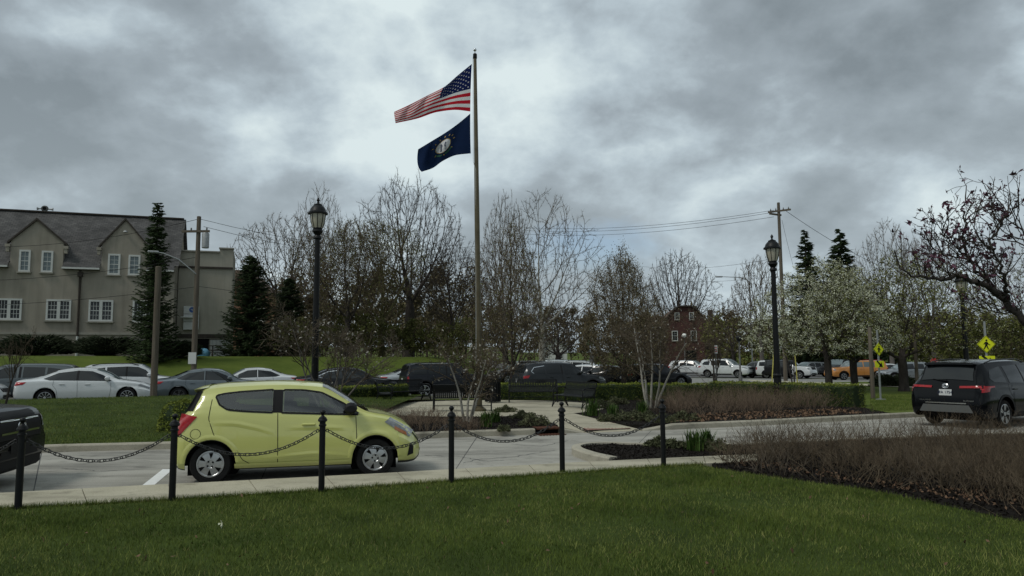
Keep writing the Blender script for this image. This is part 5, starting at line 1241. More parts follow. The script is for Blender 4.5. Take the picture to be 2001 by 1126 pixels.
# ================================================================== poles, wires, signs
def pole(px_top, py_top, dep, r0, r1, name, label, base=None, lean=0):
    p = at(px_top, py_top, dep); zg = zt(p.x, p.y)-.1 if base is None else base
    t = thing(name, label, 'utility pole', (p.x, p.y, zg)); H = p.z-zg
    MB().lathe([(r0, 0), (r0*.96, H*.3), (r1, H-.02), (r1*.8, H)], 12).build('shaft', 'wood_pole', t, smooth=40); return t, H
stub, _ = pole(310, 521, 27.4, .122, .105, 'wooden_pole', 'thick short wooden pole with a cut-off top standing at the lawn crest', base=.25)
up, uH = pole(389, 423, 40, .15, .11, 'utility_pole', 'wooden utility pole with transformer and lamp arm in front of the annex')
b = MB().box((-.1, -.12, uH-.85), (1.5, .10, .12)); b.build('crossarm', 'wood_pole', up)
MB().lathe([(.17, -.02), (.19, 0), (.19, .75), (.16, .82), (.05, .85)], 14, (.42, -.05, uH-1.75)).build('transformer', 'galv', up, smooth=40)
for x in (-.75, -.35, .5): MB().lathe([(.03, 0), (.05, .03), (.03, .06), (.05, .09), (.02, .14)], 8, (x, -.12, uH-.79)).build('insulator', 'steel_dark', up)
MB().tube([(0, -.1, uH-3.2), (-.8, -.5, uH-2.45), (-1.5, -.8, uH-2.15), (-1.75, -.9, uH-2.12)], .035, 8).build('lamp_arm', 'galv', up, smooth=50)
MB().box((-1.95, -.98, uH-2.10), (.55, .24, .12), rz=R(26), ch=.04).build('lamp_head', 'galv', up)
p_ = at(383, 683, 40); MB().box((-.03, -.17, 0), (.42, .02, .62)).build('white_notice', 'plate_white', up, loc=(0, 0, at(383, 700, 39.8).z-(up.location.z)))
rp, rH = pole(1521, 396, 62, .17, .12, 'utility_pole', 'tall pale utility pole with crossarm behind the right lamp post')
MB().box((0, -.14, rH-.75), (1.9, .12, .14), rz=R(-38)).build('crossarm', 'wood_pole', rp); MB().box((-.35, -.14, rH-1.05), (1.4, .12, .14), rz=R(30)).build('crossarm', 'wood_pole', rp)
for x in (-.75, -.3, .35, .8): MB().lathe([(.04, 0), (.07, .05), (.04, .1), (.02, .2)], 8, (x*.8, -.14-x*.5, rH-.68)).build('insulator', 'steel_dark', rp)
for i, (px, y0, dep, lb) in enumerate(((1699, 640, 30, 'slim grey wooden post left of the pedestrian sign'), (1786, 640, 36, 'slim grey wooden post between the forked tree and the black SUV'))):
    pole(px, y0, dep, .085, .075, 'grey_post', lb, base=.05)
def wire(label, a, b_, sag=.6, r=.014, n=14):
    A = Vector(a); B_ = Vector(b_); o = MB().tube([tuple(A.lerp(B_, q/n)-A-Vector((0, 0, sag*4*(q/n)*(1-q/n)))) for q in range(n+1)], r, 4, False).build('overhead_wire', 'wire'); o.location = A
    tag(o, label, 'wire', 'overhead wires'); return o
wire('topmost wire running left from the annex utility pole towards the roof', at(-200, 470, 47), at(389, 428, 40), .9)
wire('wire running right from the top of the annex utility pole through the trees', at(390, 428, 40), at(1000, 470, 60), 1.2)
wire('second wire running right from the annex utility pole crossarm', at(398, 443, 40), at(1000, 486, 60), 1.2)
wire('low service wire crossing the stucco facade', at(-200, 600, 44), at(389, 560, 40), .3)
wire('low service wire right of the annex utility pole', at(389, 560, 40), at(940, 585, 55), .5)
wire('wire crossing the upper windows towards the annex pole', at(-200, 548, 46), at(389, 502, 40), .5)
for i, (y0, y1, lb) in enumerate(((433, 411, 'highest wire left of the tall right utility pole'), (439, 415, 'second wire left of the tall right utility pole'), (446, 424, 'third wire left of the tall right utility pole'))):
    wire(lb, at(1000, y0+10, 90), at(1512, y1, 62), .8, .018)
wire('wire falling right from the tall utility pole towards the spruces', at(1534, 411, 62), at(1720, 520, 75), .3, .018)
wire('guy wire slanting steeply right of the tall utility pole', at(1528, 430, 62), at(1550, 520, 64), .1, .012)
wire('lower wire at mid height left of the right utility pole', at(1250, 520, 100), at(1515, 505, 62), .6, .016)
wire('lowest wire left of the right utility pole', at(1250, 540, 100), at(1515, 540, 62), .6, .016)
# street lamp arm at right
sl_ = thing('street_light', 'small cobra-head street light on an arm above the brick house', 'street light', (lambda p: (p.x, p.y, zt(p.x, p.y)))(at(1470, 700, 95)))
zz = at(1410, 541, 95).z-sl_.location.z
MB().tube([(0, 0, 0), (0, 0, zz-.6), (-1.2, 0, zz-.1), (-3.4, 0, zz)], [.10, .08, .05, .04], 8).build('arm', 'galv', sl_, smooth=50); MB().box((-3.9, 0, zz), (.9, .35, .16), ch=.05).build('lamp_head', 'galv', sl_)
# pedestrian crossing signs
def ped_sign(px, py, dep, half, label, pl_px=None, rz=0, arrow=True):
    p = at(px, py, dep); zg = .1; t = thing('crossing_sign', label, 'road sign', (p.x, p.y, zg), rz, 'yellow pedestrian crossing signs'); zc_ = p.z-zg; h = half*dep/FPX
    MB().box((0, .03, (zc_+h)/2+.25), (.06, .04, zc_+h+.5)).build('post', 'galv', t); MB().box((0, .03, .04), (.25, .25, .08)).build('foot', 'galv', t)
    b = MB().prism([(0, -h), (h, 0), (0, h), (-h, 0)], lambda q: (q[0], -.012, zc_+q[1]), lambda q: (q[0], .0, zc_+q[1])); face = b.build('diamond', 'sign_yellow', t)
    k = h/1.0
    fig = [[(.02, .33), (.10, .36), (.14, .46), (.08, .55), (-.02, .55), (-.08, .46), (-.04, .36)],                 # head
           [(-.10, .28), (.12, .28), (.16, .02), (.10, -.10), (-.14, -.10), (-.12, .05)],                            # trunk
           [(.08, .26), (.14, .22), (.30, .00), (.42, -.06), (.38, -.12), (.24, -.06), (.08, .10)],                  # leading arm
           [(-.08, .26), (-.12, .10), (-.26, -.04), (-.32, .00), (-.22, .14), (-.14, .26)],                          # trailing arm
           [(-.12, -.08), (.04, -.08), (-.08, -.34), (-.24, -.58), (-.34, -.54), (-.20, -.30)],                      # trailing leg
           [(-.02, -.08), (.11, -.08), (.14, -.30), (.26, -.56), (.16, -.60), (.02, -.32)]]                          # leading leg
    for poly in fig: MB().prism([(a*k, c*k) for a, c in poly], lambda q: (q[0], -.018, zc_+q[1]), lambda q: (q[0], -.0125, zc_+q[1])).build('figure', 'sign_black', face)
    ring_ = [(0, -h*.93), (h*.93, 0), (0, h*.93), (-h*.93, 0), (0, -h*.93)]; MB().tube([(a, -.013, zc_+c) for a, c in ring_], .006, 4, False).build('border', 'sign_black', face)
    if arrow:
        zp = at(px, pl_px, dep).z-zg; wv = 11*half/13*dep/FPX
        pp = MB().box((0, -.006, zp), (2*wv, .012, wv*1.15)).build('arrow_plaque', 'sign_yellow', t)
        MB().prism([(-.22, .16), (-.16, .22), (.06, .02), (.12, .10), (.20, -.16), (-.06, -.12), (.0, -.05)], lambda q: (q[0]*wv/.3, -.018, zp+q[1]*wv/.3), lambda q: (q[0]*wv/.3, -.0125, zp+q[1]*wv/.3)).build('arrow', 'sign_black', pp)
ped_sign(1717, 683, 29, 13, 'yellow pedestrian diamond sign in front of the forked tree', 712, R(20))
ped_sign(1927, 673, 26, 17, 'larger yellow pedestrian diamond sign above the black SUV', 704, R(-6))
p = at(1827, 708, 70); ss = thing('stop_sign', 'red octagonal stop sign peeping over the black SUV roof', 'road sign', (p.x, p.y, -.2)); zs_ = p.z+.2
MB().prism([(.42*math.cos(R(22.5+45*k)), .42*math.sin(R(22.5+45*k))) for k in range(8)], lambda q: (q[0], 0, zs_+q[1]), lambda q: (q[0], .02, zs_+q[1])).build('octagon', 'sign_red', ss)
text_mesh('lettering', 'STOP', .30, 'plate_white', ss, (0, -.006, zs_), (R(90), 0, 0)); MB().box((0, .04, zs_/2+.2), (.07, .05, zs_+.4)).build('post', 'galv', ss)
def plate_sign(name, label, px, py, dep, wpx, hpx, m, base, pm='steel_dark', marks=True):
    p = at(px, py, dep); t = thing(name, label, 'sign', (p.x, p.y, base)); z = p.z-base; w_, h_ = wpx*dep/FPX, hpx*dep/FPX
    MB().box((0, .03, (z+h_/2)/2), (.055, .04, z+h_/2)).build('post', pm, t)
    f = MB().box((0, 0, z), (w_, .012, h_), ch=.004).build('panel', m, t)
    if marks:
        for q in (.25, .0, -.25): MB().box((0, -.008, z+h_*q), (w_*.7, .004, h_*.09)).build('print_line', 'sign_red', f)
plate_sign('parking_sign', 'white vertical parking sign on a thin post before the big white SUV', 1399, 683, 50, 6, 16, 'plate_white', -.1)
plate_sign('white_notice_sign', 'small white notice on a low stake before the big white SUV', 1398, 722, 56, 4, 14, 'plate_white', -.1, marks=False)
plate_sign('grey_sign', 'plain grey back of a sign standing between crossover and black sedan', 1157, 699, 46, 8, 20, 'galv', -.1, marks=False)
plate_sign('street_name_sign', 'green street-name sign on a thin post above the middle car park', 1152, 670, 58, 12, 9, 'sign_green', -.1, marks=False)
# yellow stakes round a young tree
for i, (xt, yt_, xb, yb_) in enumerate(((1512, 686, 1508, 742), (1516, 690, 1517, 740), (1553, 690, 1559, 753))):
    a = at(xt, yt_, 46); c = at(xb, yb_, 46); c.z = min(c.z, .3)-.15; o = MB().tube([tuple(Vector((0, 0, 0))), tuple(a-c)], .035, 6).build('tree_stake', 'stake_yellow'); o.location = c
    tag(o, ('leaning yellow stake left of the dark lamp post', 'upright yellow stake hidden against the dark lamp post', 'yellow stake standing alone right of the dark lamp post')[i], 'stake', 'yellow tree stakes')
# ================================================================== trees
def perp(d, rg):
    ax, ay, az = d; 
    while True:
        x, y, z = rg.gauss(0, 1), rg.gauss(0, 1), rg.gauss(0, 1); k = x*ax+y*ay+z*az; x -= k*ax; y -= k*ay; z -= k*az; n = math.sqrt(x*x+y*y+z*z)
        if n > .1: return x/n, y/n, z/n
def grow(rg, p, d, L_, r, lv, P, out, tips):
    ns = P['seg'][lv]; gn = P['gnarl'][lv]; tr = P['trop'][lv]; last = lv == len(P['seg'])-1
    nch = 0 if last else P['nch'][lv]; start = 1 if last else P['start'][lv]; acc = rg.random(); r0 = r
    for i in range(ns):
        f0, f1 = i/ns, (i+1)/ns
        dx, dy, dz = d[0]+rg.gauss(0, gn), d[1]+rg.gauss(0, gn), d[2]+rg.gauss(0, gn)+tr; n = math.sqrt(dx*dx+dy*dy+dz*dz); d = (dx/n, dy/n, dz/n)
        q = (p[0]+d[0]*L_/ns, p[1]+d[1]*L_/ns, p[2]+d[2]*L_/ns); ra = max(P['rmin'], r0*(1-P['taper']*f0)); rb = max(P['rmin'], r0*(1-P['taper']*f1))
        out.append((*p, *q, ra, rb, lv))
        if f1 > start and not last:
            acc += nch/ns/(1-start)*min(1, (f1-start)*ns)
            while acc >= 1:
                acc -= 1; t = rg.random(); s = (p[0]+(q[0]-p[0])*t, p[1]+(q[1]-p[1])*t, p[2]+(q[2]-p[2])*t)
                a = R(P['ang'][lv]+rg.gauss(0, P['jit'])); e = perp(d, rg); ca, sa = math.cos(a), math.sin(a)
                nd = (d[0]*ca+e[0]*sa, d[1]*ca+e[1]*sa, d[2]*ca+e[2]*sa)
                fr = f0+t/ns; sh = (1-P['short']*abs(fr-P.get('wide', .45))*1.2)
                grow(rg, s, nd, L_*P['lr'][lv]*rg.uniform(.7, 1.2)*max(.25, sh), min(ra*.75, r0*P['rr']), lv+1, P, out, tips)
        p = q
    tips.append((*p, lv))
BASE = dict(jit=9, taper=.75, rmin=.006, rr=.55, short=.6)
STY = dict(
    oak=dict(BASE, seg=(4, 7, 6, 4, 3), gnarl=(.05, .13, .16, .2, .22), trop=(.05, .05, .04, .03, .02), nch=(7, 8, 7, 5), start=(.45, .18, .12, .1), ang=(48, 46, 45, 45), lr=(1.15, .55, .50, .48)),
    vase=dict(BASE, seg=(4, 8, 6, 4, 3), gnarl=(.04, .08, .12, .16, .2), trop=(.05, .05, .05, .04, .02), nch=(9, 9, 7, 5), start=(.35, .15, .12, .1), ang=(33, 36, 38, 40), lr=(1.5, .50, .46, .46)),
    excur=dict(BASE, seg=(9, 6, 5, 4, 2), gnarl=(.03, .09, .14, .2, .2), trop=(.05, .03, .03, .02, .02), nch=(26, 8, 5, 4), start=(.16, .15, .1, .1), ang=(55, 45, 45, 45), lr=(.48, .46, .46, .5), short=.95, wide=.35),
    pear=dict(BASE, seg=(8, 7, 5, 3, 2), gnarl=(.03, .06, .1, .16, .2), trop=(.05, .10, .10, .06, .02), nch=(26, 9, 6, 4), start=(.12, .12, .1, .1), ang=(38, 34, 36, 40), lr=(.62, .46, .45, .5), short=.8, wide=.2),
    bush=dict(BASE, seg=(5, 4, 3, 2), gnarl=(.08, .12, .16, .2), trop=(.04, .05, .04, .03), nch=(13, 6, 4), start=(.04, .1, .1), ang=(52, 45, 45), lr=(.62, .5, .5), short=.7, wide=.25),
    multi=dict(BASE, seg=(6, 6, 4, 3), gnarl=(.09, .14, .18, .2), trop=(.03, .05, .05, .03), nch=(8, 7, 5), start=(.42, .15, .1), ang=(38, 42, 45), lr=(.55, .52, .5), rr=.5),
    spread=dict(BASE, seg=(3, 7, 6, 5, 3), gnarl=(.08, .17, .18, .2, .22), trop=(.02, .01, .02, .02, .02), nch=(7, 9, 8, 5), start=(.4, .15, .1, .1), ang=(58, 45, 45, 45), lr=(1.7, .52, .48, .48)),
)
def tubes(S, n, shrink=1.0):
    """all segments as n-sided prisms (vectorised)"""
    p, q = S[:, :3], S[:, 3:6]; ra, rb = S[:, 6]*shrink, S[:, 7]*shrink; d = q-p; ln = np.linalg.norm(d, axis=1)[:, None]+1e-9; d = d/ln
    a = np.where(np.abs(d[:, 2:3]) < .9, np.array([[0, 0, 1.]]), np.array([[1., 0, 0]])); u = np.cross(a, d); u /= np.linalg.norm(u, axis=1)[:, None]; v = np.cross(d, u)
    an = 2*np.pi*np.arange(n)/n; ring = u[:, None, :]*np.cos(an)[None, :, None]+v[:, None, :]*np.sin(an)[None, :, None]
    q2 = q+d*rb[:, None]*.5
    V = np.stack([p[:, None, :]+ring*ra[:, None, None], q2[:, None, :]+ring*rb[:, None, None]], 1).reshape(-1, 3)
    k = np.arange(n); F = np.stack([k, (k+1) % n, n+(k+1) % n, n+k], 1)[None]+(2*n*np.arange(len(S)))[:, None, None]
    return V, F.reshape(-1, 4)
def cones(S, n=3):
    """finest twigs: pointed three-sided spikes"""
    p, q, r_ = S[:, :3], S[:, 3:6], S[:, 6]; d = q-p; d = d/(np.linalg.norm(d, axis=1)[:, None]+1e-9); a = np.where(np.abs(d[:, 2:3]) < .9, np.array([[0, 0, 1.]]), np.array([[1., 0, 0]])); u = np.cross(a, d); u /= np.linalg.norm(u, axis=1)[:, None]; v = np.cross(d, u)
    an = 2*np.pi*np.arange(n)/n; ring = p[:, None, :]+(u[:, None, :]*np.cos(an)[None, :, None]+v[:, None, :]*np.sin(an)[None, :, None])*r_[:, None, None]; V = np.concatenate([ring, q[:, None, :]], 1).reshape(-1, 3); k = np.arange(n)
    F = np.stack([k, (k+1) % n, np.full(n, n)], 1)[None]+((n+1)*np.arange(len(S)))[:, None, None]; return V, F.reshape(-1, 3)
def leaves(T, size, rng, per=1, spread=.1, elong=1.0):
    """small four-cornered petals or leaves round the given points"""
    n = len(T)*per; c = np.repeat(T, per, 0)+rng.normal(0, spread, (n, 3)); a = rng.normal(size=(n, 3)); a /= np.linalg.norm(a, axis=1)[:, None]; b = np.cross(a, rng.normal(size=(n, 3))); b /= np.linalg.norm(b, axis=1)[:, None]
    s = size*rng.uniform(.6, 1.3, (n, 1)); a = a*s*elong; b = b*s; m = np.cross(a, b); m /= np.linalg.norm(m, axis=1)[:, None]+1e-9; m *= s*.25
    V = np.stack([c-a, c+b*.6+m, c+a, c-b*.6+m], 1).reshape(-1, 3); F = np.arange(4*n).reshape(n, 4); return V, F
def raw_tree(style, seed, W_, H_, r0, trunks=1, tw=1.0, tilt=0, flat=None):
    rg = random.Random(seed); P = STY[style]; out = []; tips = []
    for k in range(trunks):
        if trunks > 1:
            a = 2*math.pi*k/trunks+rg.random(); d = (tilt*math.cos(a), tilt*math.sin(a), 1); n = math.sqrt(1+tilt*tilt); d = (d[0]/n, d[1]/n, d[2]/n); p = (.12*math.cos(a), .12*math.sin(a), 0)
        else: d = (0, 0, 1); p = (0, 0, 0)
        grow(rg, p, d, 3.0*rg.uniform(.85, 1.1) if trunks > 1 else 3.0, .1, 0, P, out, tips)
    S = np.array(out); T = np.array(tips); e = S[:, 3:6]
    hz_ = np.percentile(e[:, 2], 99.7); wx = np.percentile(np.abs(e[:, 0]), 98.5); wy = np.percentile(np.abs(e[:, 1]), 98.5)
    k = np.array([W_/2/wx, W_/2/wy, H_/hz_]); S[:, :3] *= k; S[:, 3:6] *= k; T[:, :3] *= k; S[:, 6:8] *= r0/.1
    return S, T
def split(S, lv): return S[S[:, 8] <= lv], S[S[:, 8] > lv]
def make_tree(name, label, px, dep, top, wpx, style, seed, bark='bark_grey', twig='twig_brown', r0=None, trunks=1, tilt=.25, tw=.014, deco=(), base=None, group=None, cat='tree', tl=2, loc=None):
    if loc is None:
        p = at(px, top, dep); zg = (zt(p.x, p.y) if base is None else base)-.05; H_ = p.z-zg; x, y = p.x, p.y
    else: x, y, zg, H_ = loc
    W_ = wpx*dep/FPX; r0 = r0 or H_*.022
    S, T = raw_tree(style, seed, W_, H_, r0, trunks, tw, tilt); t = thing(name, label, cat, (x, y, zg), 0, group)
    a, c = split(S, tl-1); a[:, 6:8] = np.maximum(a[:, 6:8], tw)
    V, F = tubes(a, 7); mesh_np('trunk', V, F, bark, t, smooth=True)
    lvm = c[:, 8].max(); c[:, 6:8] = np.clip(c[:, 6:8], np.where(c[:, 8:9] >= lvm, tw*.62, tw*.85), None)
    V, F = tubes(c, 3); mesh_np('crown', V, F, twig, t)
    rng = np.random.default_rng(seed)
    for (nm, m, size, per, spr, elong, frac, zmin) in deco:
        q = T[T[:, 3] >= lvm-1][:, :3]; q = q[(rng.random(len(q)) < frac) & (q[:, 2] > zmin*H_)]
        V, F = leaves(q, size, rng, per, spr, elong); mesh_np(nm, V, F, m, t)
    return t
BUD = lambda f=.7, s=.05: ('buds', 'leaf_bud', s, 1, .05, 1.2, f, .1)

# ---------------------------------------------------------------- space-filling crowns for the large trees
PROF = dict(round=((.30, .25), (.40, .38), (.55, .49), (.70, .50), (.85, .40), (.95, .24), (1.0, .05)), vase=((.28, .12), (.42, .28), (.58, .42), (.74, .50), (.88, .44), (.96, .28), (1.0, .06)),
    egg=((.10, .22), (.22, .42), (.36, .50), (.55, .43), (.75, .29), (.90, .15), (1.0, .03)), tall=((.18, .20), (.32, .42), (.45, .50), (.62, .46), (.80, .34), (.93, .18), (1.0, .03)),
    spread=((.29, .38), (.40, .50), (.55, .48), (.75, .38), (.90, .24), (1.0, .06)))
PROTO = {}
def colonize(shape, seed, N=2700, fork=.22):
    """unit-size branch graph (height 1, width 1) grown towards points spread through the crown outline"""
    if (shape, seed) in PROTO: return PROTO[(shape, seed)]
    rng = np.random.default_rng(seed); pf = np.array(PROF[shape]); z = rng.uniform(pf[0, 0], 1, N*6); rr_ = np.interp(z, pf[:, 0], pf[:, 1]); k = rng.random(len(z)) < (rr_/.5)**1.6; z = z[k][:N]; rr_ = rr_[k][:N]; a = rng.uniform(0, 2*np.pi, len(z))
    lob = 1+.16*np.sin(3*a+seed+4*z)+.10*np.sin(5*a+9*z+2*seed); q = rr_*lob*rng.random(len(z))**.40; A = np.stack([q*np.cos(a), q*np.sin(a), z*(1+.03*np.sin(4*a+seed))], 1); A[:, 2] += rng.normal(0, .012, len(A))
    step, dk = .024, .034; nodes = [np.zeros(3)]; par = [-1]; dr = [np.array([0, 0, 1.])]
    trunk_top = {'egg': .16, 'tall': .30}.get(shape, fork)
    while nodes[-1][2] < trunk_top:
        d = dr[-1]+np.array([rng.normal(0, .06), rng.normal(0, .06), .2]); d /= np.linalg.norm(d); nodes.append(nodes[-1]+d*step); par.append(len(nodes)-2); dr.append(d)
    Nd = np.array(nodes); D = np.array(dr); P_ = list(par); near = np.zeros(len(A), int); dist = np.full(len(A), 9.)
    def upd(i0):
        nonlocal near, dist
        for c in range(i0, len(Nd), 400):
            dd = np.linalg.norm(A[:, None, :]-Nd[None, c:c+400, :], axis=2); j = dd.argmin(1); m = dd[np.arange(len(A)), j]; b = m < dist; near[b] = j[b]+c; dist[b] = m[b]
    upd(0)
    trop = {'egg': .18, 'vase': .04, 'tall': .02}.get(shape, 0); seen = {}
    for it in range(110):
        alive = dist > dk
        A = A[alive]; near = near[alive]; dist = dist[alive]
        if len(A) < 12: break
        v = A-Nd[near]; v /= np.linalg.norm(v, axis=1)[:, None]; acc = np.zeros_like(Nd); np.add.at(acc, near, v); ids = np.unique(near)
        ids = np.array([i for i in ids if seen.get(i, 0) < 3])
        if len(ids) == 0: break
        for i in ids: seen[i] = seen.get(i, 0)+1
        d = acc[ids]; d /= np.linalg.norm(d, axis=1)[:, None]+1e-9; d = d+.55*D[ids]+rng.normal(0, .16, d.shape); d[:, 2] += trop; d /= np.linalg.norm(d, axis=1)[:, None]
        i0 = len(Nd); Nd = np.vstack([Nd, Nd[ids]+d*step]); D = np.vstack([D, d]); P_ += list(ids); upd(i0)
    par = np.array(P_); n = len(Nd); cnt = np.ones(n); kids = np.zeros(n, int)
    for i in range(n-1, 0, -1): cnt[par[i]] += cnt[i]; kids[par[i]] += 1
    for _ in range(7):      # straighten the wander of the limbs
        ac = np.zeros_like(Nd); kc = np.zeros(n); wgt = cnt[1:]; np.add.at(ac, par[1:], Nd[1:]*wgt[:, None]); np.add.at(kc, par[1:], wgt); m_ = kc > 0; m_[0] = False; ix = np.where(m_)[0]
        Nd[ix] = .4*Nd[ix]+.3*Nd[par[ix]]+.3*ac[ix]/kc[ix][:, None]
    D[1:] = Nd[1:]-Nd[par[1:]]; D[1:] /= np.linalg.norm(D[1:], axis=1)[:, None]+1e-9
    # fine twigs on the outer branches
    S = [np.hstack([Nd[par[1:]], Nd[1:], np.zeros((n-1, 2))])]; w1 = cnt[par[1:]]; w2 = cnt[1:]; w1 = np.where(kids[par[1:]] > 1, np.minimum(w1, w2*1.6+2), w1); frac = [np.stack([w1, w2], 1)/cnt[0]]
    small = np.where(cnt < 10)[0]; rep = np.repeat(small, 4); m = len(rep); d = D[rep]+rng.normal(0, .55, (m, 3)); d[:, 2] += .05+trop; d /= np.linalg.norm(d, axis=1)[:, None]; l_ = rng.uniform(.008, .032, (m, 1)); p0 = Nd[rep]; p1 = p0+d*l_; d2 = d+rng.normal(0, .22, d.shape); d2[:, 2] += .1; d2 /= np.linalg.norm(d2, axis=1)[:, None]; p2 = p1+d2*l_*.8
    p2 = p0+d*l_*1.25; S += [np.hstack([p0, p2, np.zeros((m, 2))])]; frac += [np.zeros((m, 2))]
    out = (np.vstack(S), np.vstack(frac), np.vstack([Nd[small], p2])); PROTO[(shape, seed)] = out; return out
def big_tree(name, label, px, dep, top, wpx, shape, seed, bark='bark_grey', twig='twig_brown', r0=.25, tw=.012, deco=(), base=None, rot=None):
    p = at(px, top, dep); zg = (zt(p.x, p.y) if base is None else base)-.08; H_ = p.z-zg; W_ = wpx*dep/FPX
    S, fr, T = colonize(shape, seed); S = S.copy(); rng = np.random.default_rng(seed+int(px)); a = rng.uniform(0, 6.28) if rot is None else rot; ca_, sa_ = math.cos(a), math.sin(a); Rz = np.array([[ca_, sa_, 0], [-sa_, ca_, 0], [0, 0, 1]]); k = np.array([W_, W_, H_])
    S[:, :3] = S[:, :3]@Rz*k; S[:, 3:6] = S[:, 3:6]@Rz*k; T = T@Rz*k; tw = tw*.82; S[:, 6:8] = tw+(r0-tw)*fr**.66; S[fr[:, 0] == 0, 6:8] = np.array([tw*.75, tw*.45])
    fl_ = 1+.5*np.exp(-S[:, 2:3]/(H_*.03)); S[:, 6:7] *= np.where(fr[:, :1] > .5, fl_, 1); S[:, 7:8] *= np.where(fr[:, :1] > .5, 1+.5*np.exp(-S[:, 5:6]/(H_*.03)), 1)
    t = thing(name, label, 'tree', (p.x, p.y, zg)); thick = S[:, 6] > max(2.2*tw, r0*.16); S9 = np.hstack([S, np.zeros((len(S), 1))])
    V, F = tubes(S9[thick], 7); mesh_np('trunk', V, F, bark, t, smooth=True); tip = fr[:, 0] == 0; V, F = tubes(S9[~thick & ~tip], 3); mesh_np('crown', V, F, twig, t); Sx = S9[tip].copy(); Sx[:, 6] *= 1.25; V, F = cones(Sx); mesh_np('twigs', V, F, twig, t)
    for (nm, m, size, per, spr, elong, f_, zmin) in deco:
        q = T[(rng.random(len(T)) < f_) & (T[:, 2] > zmin*H_)]
        patch = np.sin(q[:, 0]*1.9+seed)+np.sin(q[:, 2]*2.3+q[:, 1]*1.3); q = q[rng.random(len(q)) < .80+.20*np.tanh(1.5*patch)]
        V, F = leaves(q, size, rng, per, spr, elong); mesh_np(nm, V, F, m, t)
    return t
# --- big bare trees on the skyline behind the street
big_tree('bare_tree', 'large bare rounded tree on the skyline left of the flagpole', 800, 62, 343, 235, 'round', 11, 'bark_dark', 'twig_dark', .40, .013)
big_tree('bare_tree', 'broad bare brown tree left of the lamp head, above the spruce', 560, 66, 418, 215, 'round', 12, 'bark_dark', 'twig_brown', .32, .014)
big_tree('bare_tree', 'thin straggling bare tree whose top shows behind the lamp head', 628, 72, 358, 150, 'tall', 13, 'bark_grey', 'twig_brown', .22, .011)
big_tree('willow_like_tree', 'tree with yellow-green new shoots fanning below the big skyline tree', 750, 57, 432, 190, 'vase', 14, 'bark_olive', 'twig_brown', .25, .013, (('new_leaves', 'leaf_olive', .045, 2, .10, 1.3, .40, .25),))
big_tree('brown_tree', 'brownish budding tree between lamp post and big skyline tree', 682, 54, 432, 190, 'round', 15, 'bark_dark', 'twig_brown', .22, .013, (('new_leaves', 'leaf_bud', .045, 2, .12, 1.2, .55, .12), ('leaves', 'leaf_olive', .045, 1, .12, 1.2, .35, .12)))
big_tree('bare_tree', 'bare grey tree just left of the flagpole, below its midpoint', 878, 66, 466, 160, 'round', 12, 'bark_dark', 'twig_dark', .22, .013, rot=2.0)
big_tree('pale_sycamore', 'tall pale-barked bare sycamore right of the flagpole', 1056, 58, 368, 270, 'tall', 27, 'bark_pale', 'twig_tan', .27, .012)
big_tree('bare_tree', 'tall slender bare tree rising close right of the flagpole', 985, 66, 372, 125, 'tall', 13, 'bark_grey', 'twig_brown', .2, .012, rot=1.0)
big_tree('pear_tree', 'upright dark budding tree right of the flagpole behind the litter bin', 1000, 40, 430, 165, 'egg', 19, 'bark_dark', 'twig_brown', .17, .010, (('buds', 'leaf_bud', .042, 1, .10, 1.3, .5, .1), ('new_leaves', 'leaf_olive', .040, 1, .08, 1.3, .16, .1), ('blossom', 'blossom_dim', .034, 1, .08, 1, .10, .1)))
big_tree('pear_tree', 'dense egg-shaped twiggy tree left of the brick house', 1214, 46, 482, 175, 'egg', 20, 'bark_dark', 'twig_brown', .18, .016, (('buds', 'leaf_bud', .040, 4, .16, 1.2, 1.2, .05), ('blossom', 'blossom_dim', .036, 1, .10, 1, .22, .1)))
big_tree('oak_tree', 'bare oak with heavy spreading limbs above the brick house', 1324, 152, 488, 138, 'round', 21, 'bark_dark', 'twig_dark', .80, .026)
big_tree('bare_tree', 'bare grey tree left of the two spruces', 1482, 88, 500, 120, 'round', 15, 'bark_grey', 'twig_brown', .25, .017, rot=1.3)
big_tree('bare_tree', 'tall bare tree right of the two spruces', 1728, 80, 426, 160, 'tall', 27, 'bark_grey', 'twig_tan', .25, .016, rot=2.2)
big_tree('bare_tree', 'bare tree behind the magnolia near the right edge', 1812, 86, 450, 140, 'round', 12, 'bark_grey', 'twig_brown', .25, .016, rot=4.0)
big_tree('bare_tree', 'bare brown tree at the right edge below the magnolia', 1985, 70, 500, 220, 'round', 15, 'bark_grey', 'twig_brown', .22, .014, (('new_leaves', 'leaf_olive', .08, 1, .12, 1.2, .12, .2),), rot=5.0)
big_tree('bare_tree', 'low bare tree between brick house and blossom tree', 1430, 96, 585, 130, 'round', 12, 'bark_dark', 'twig_brown', .22, .018, rot=.4)
big_tree('bare_tree', 'broad dark tree trunk behind the white SUVs of the middle car park', 1090, 82, 596, 140, 'round', 15, 'bark_dark', 'twig_dark', .34, .016, rot=3.0)
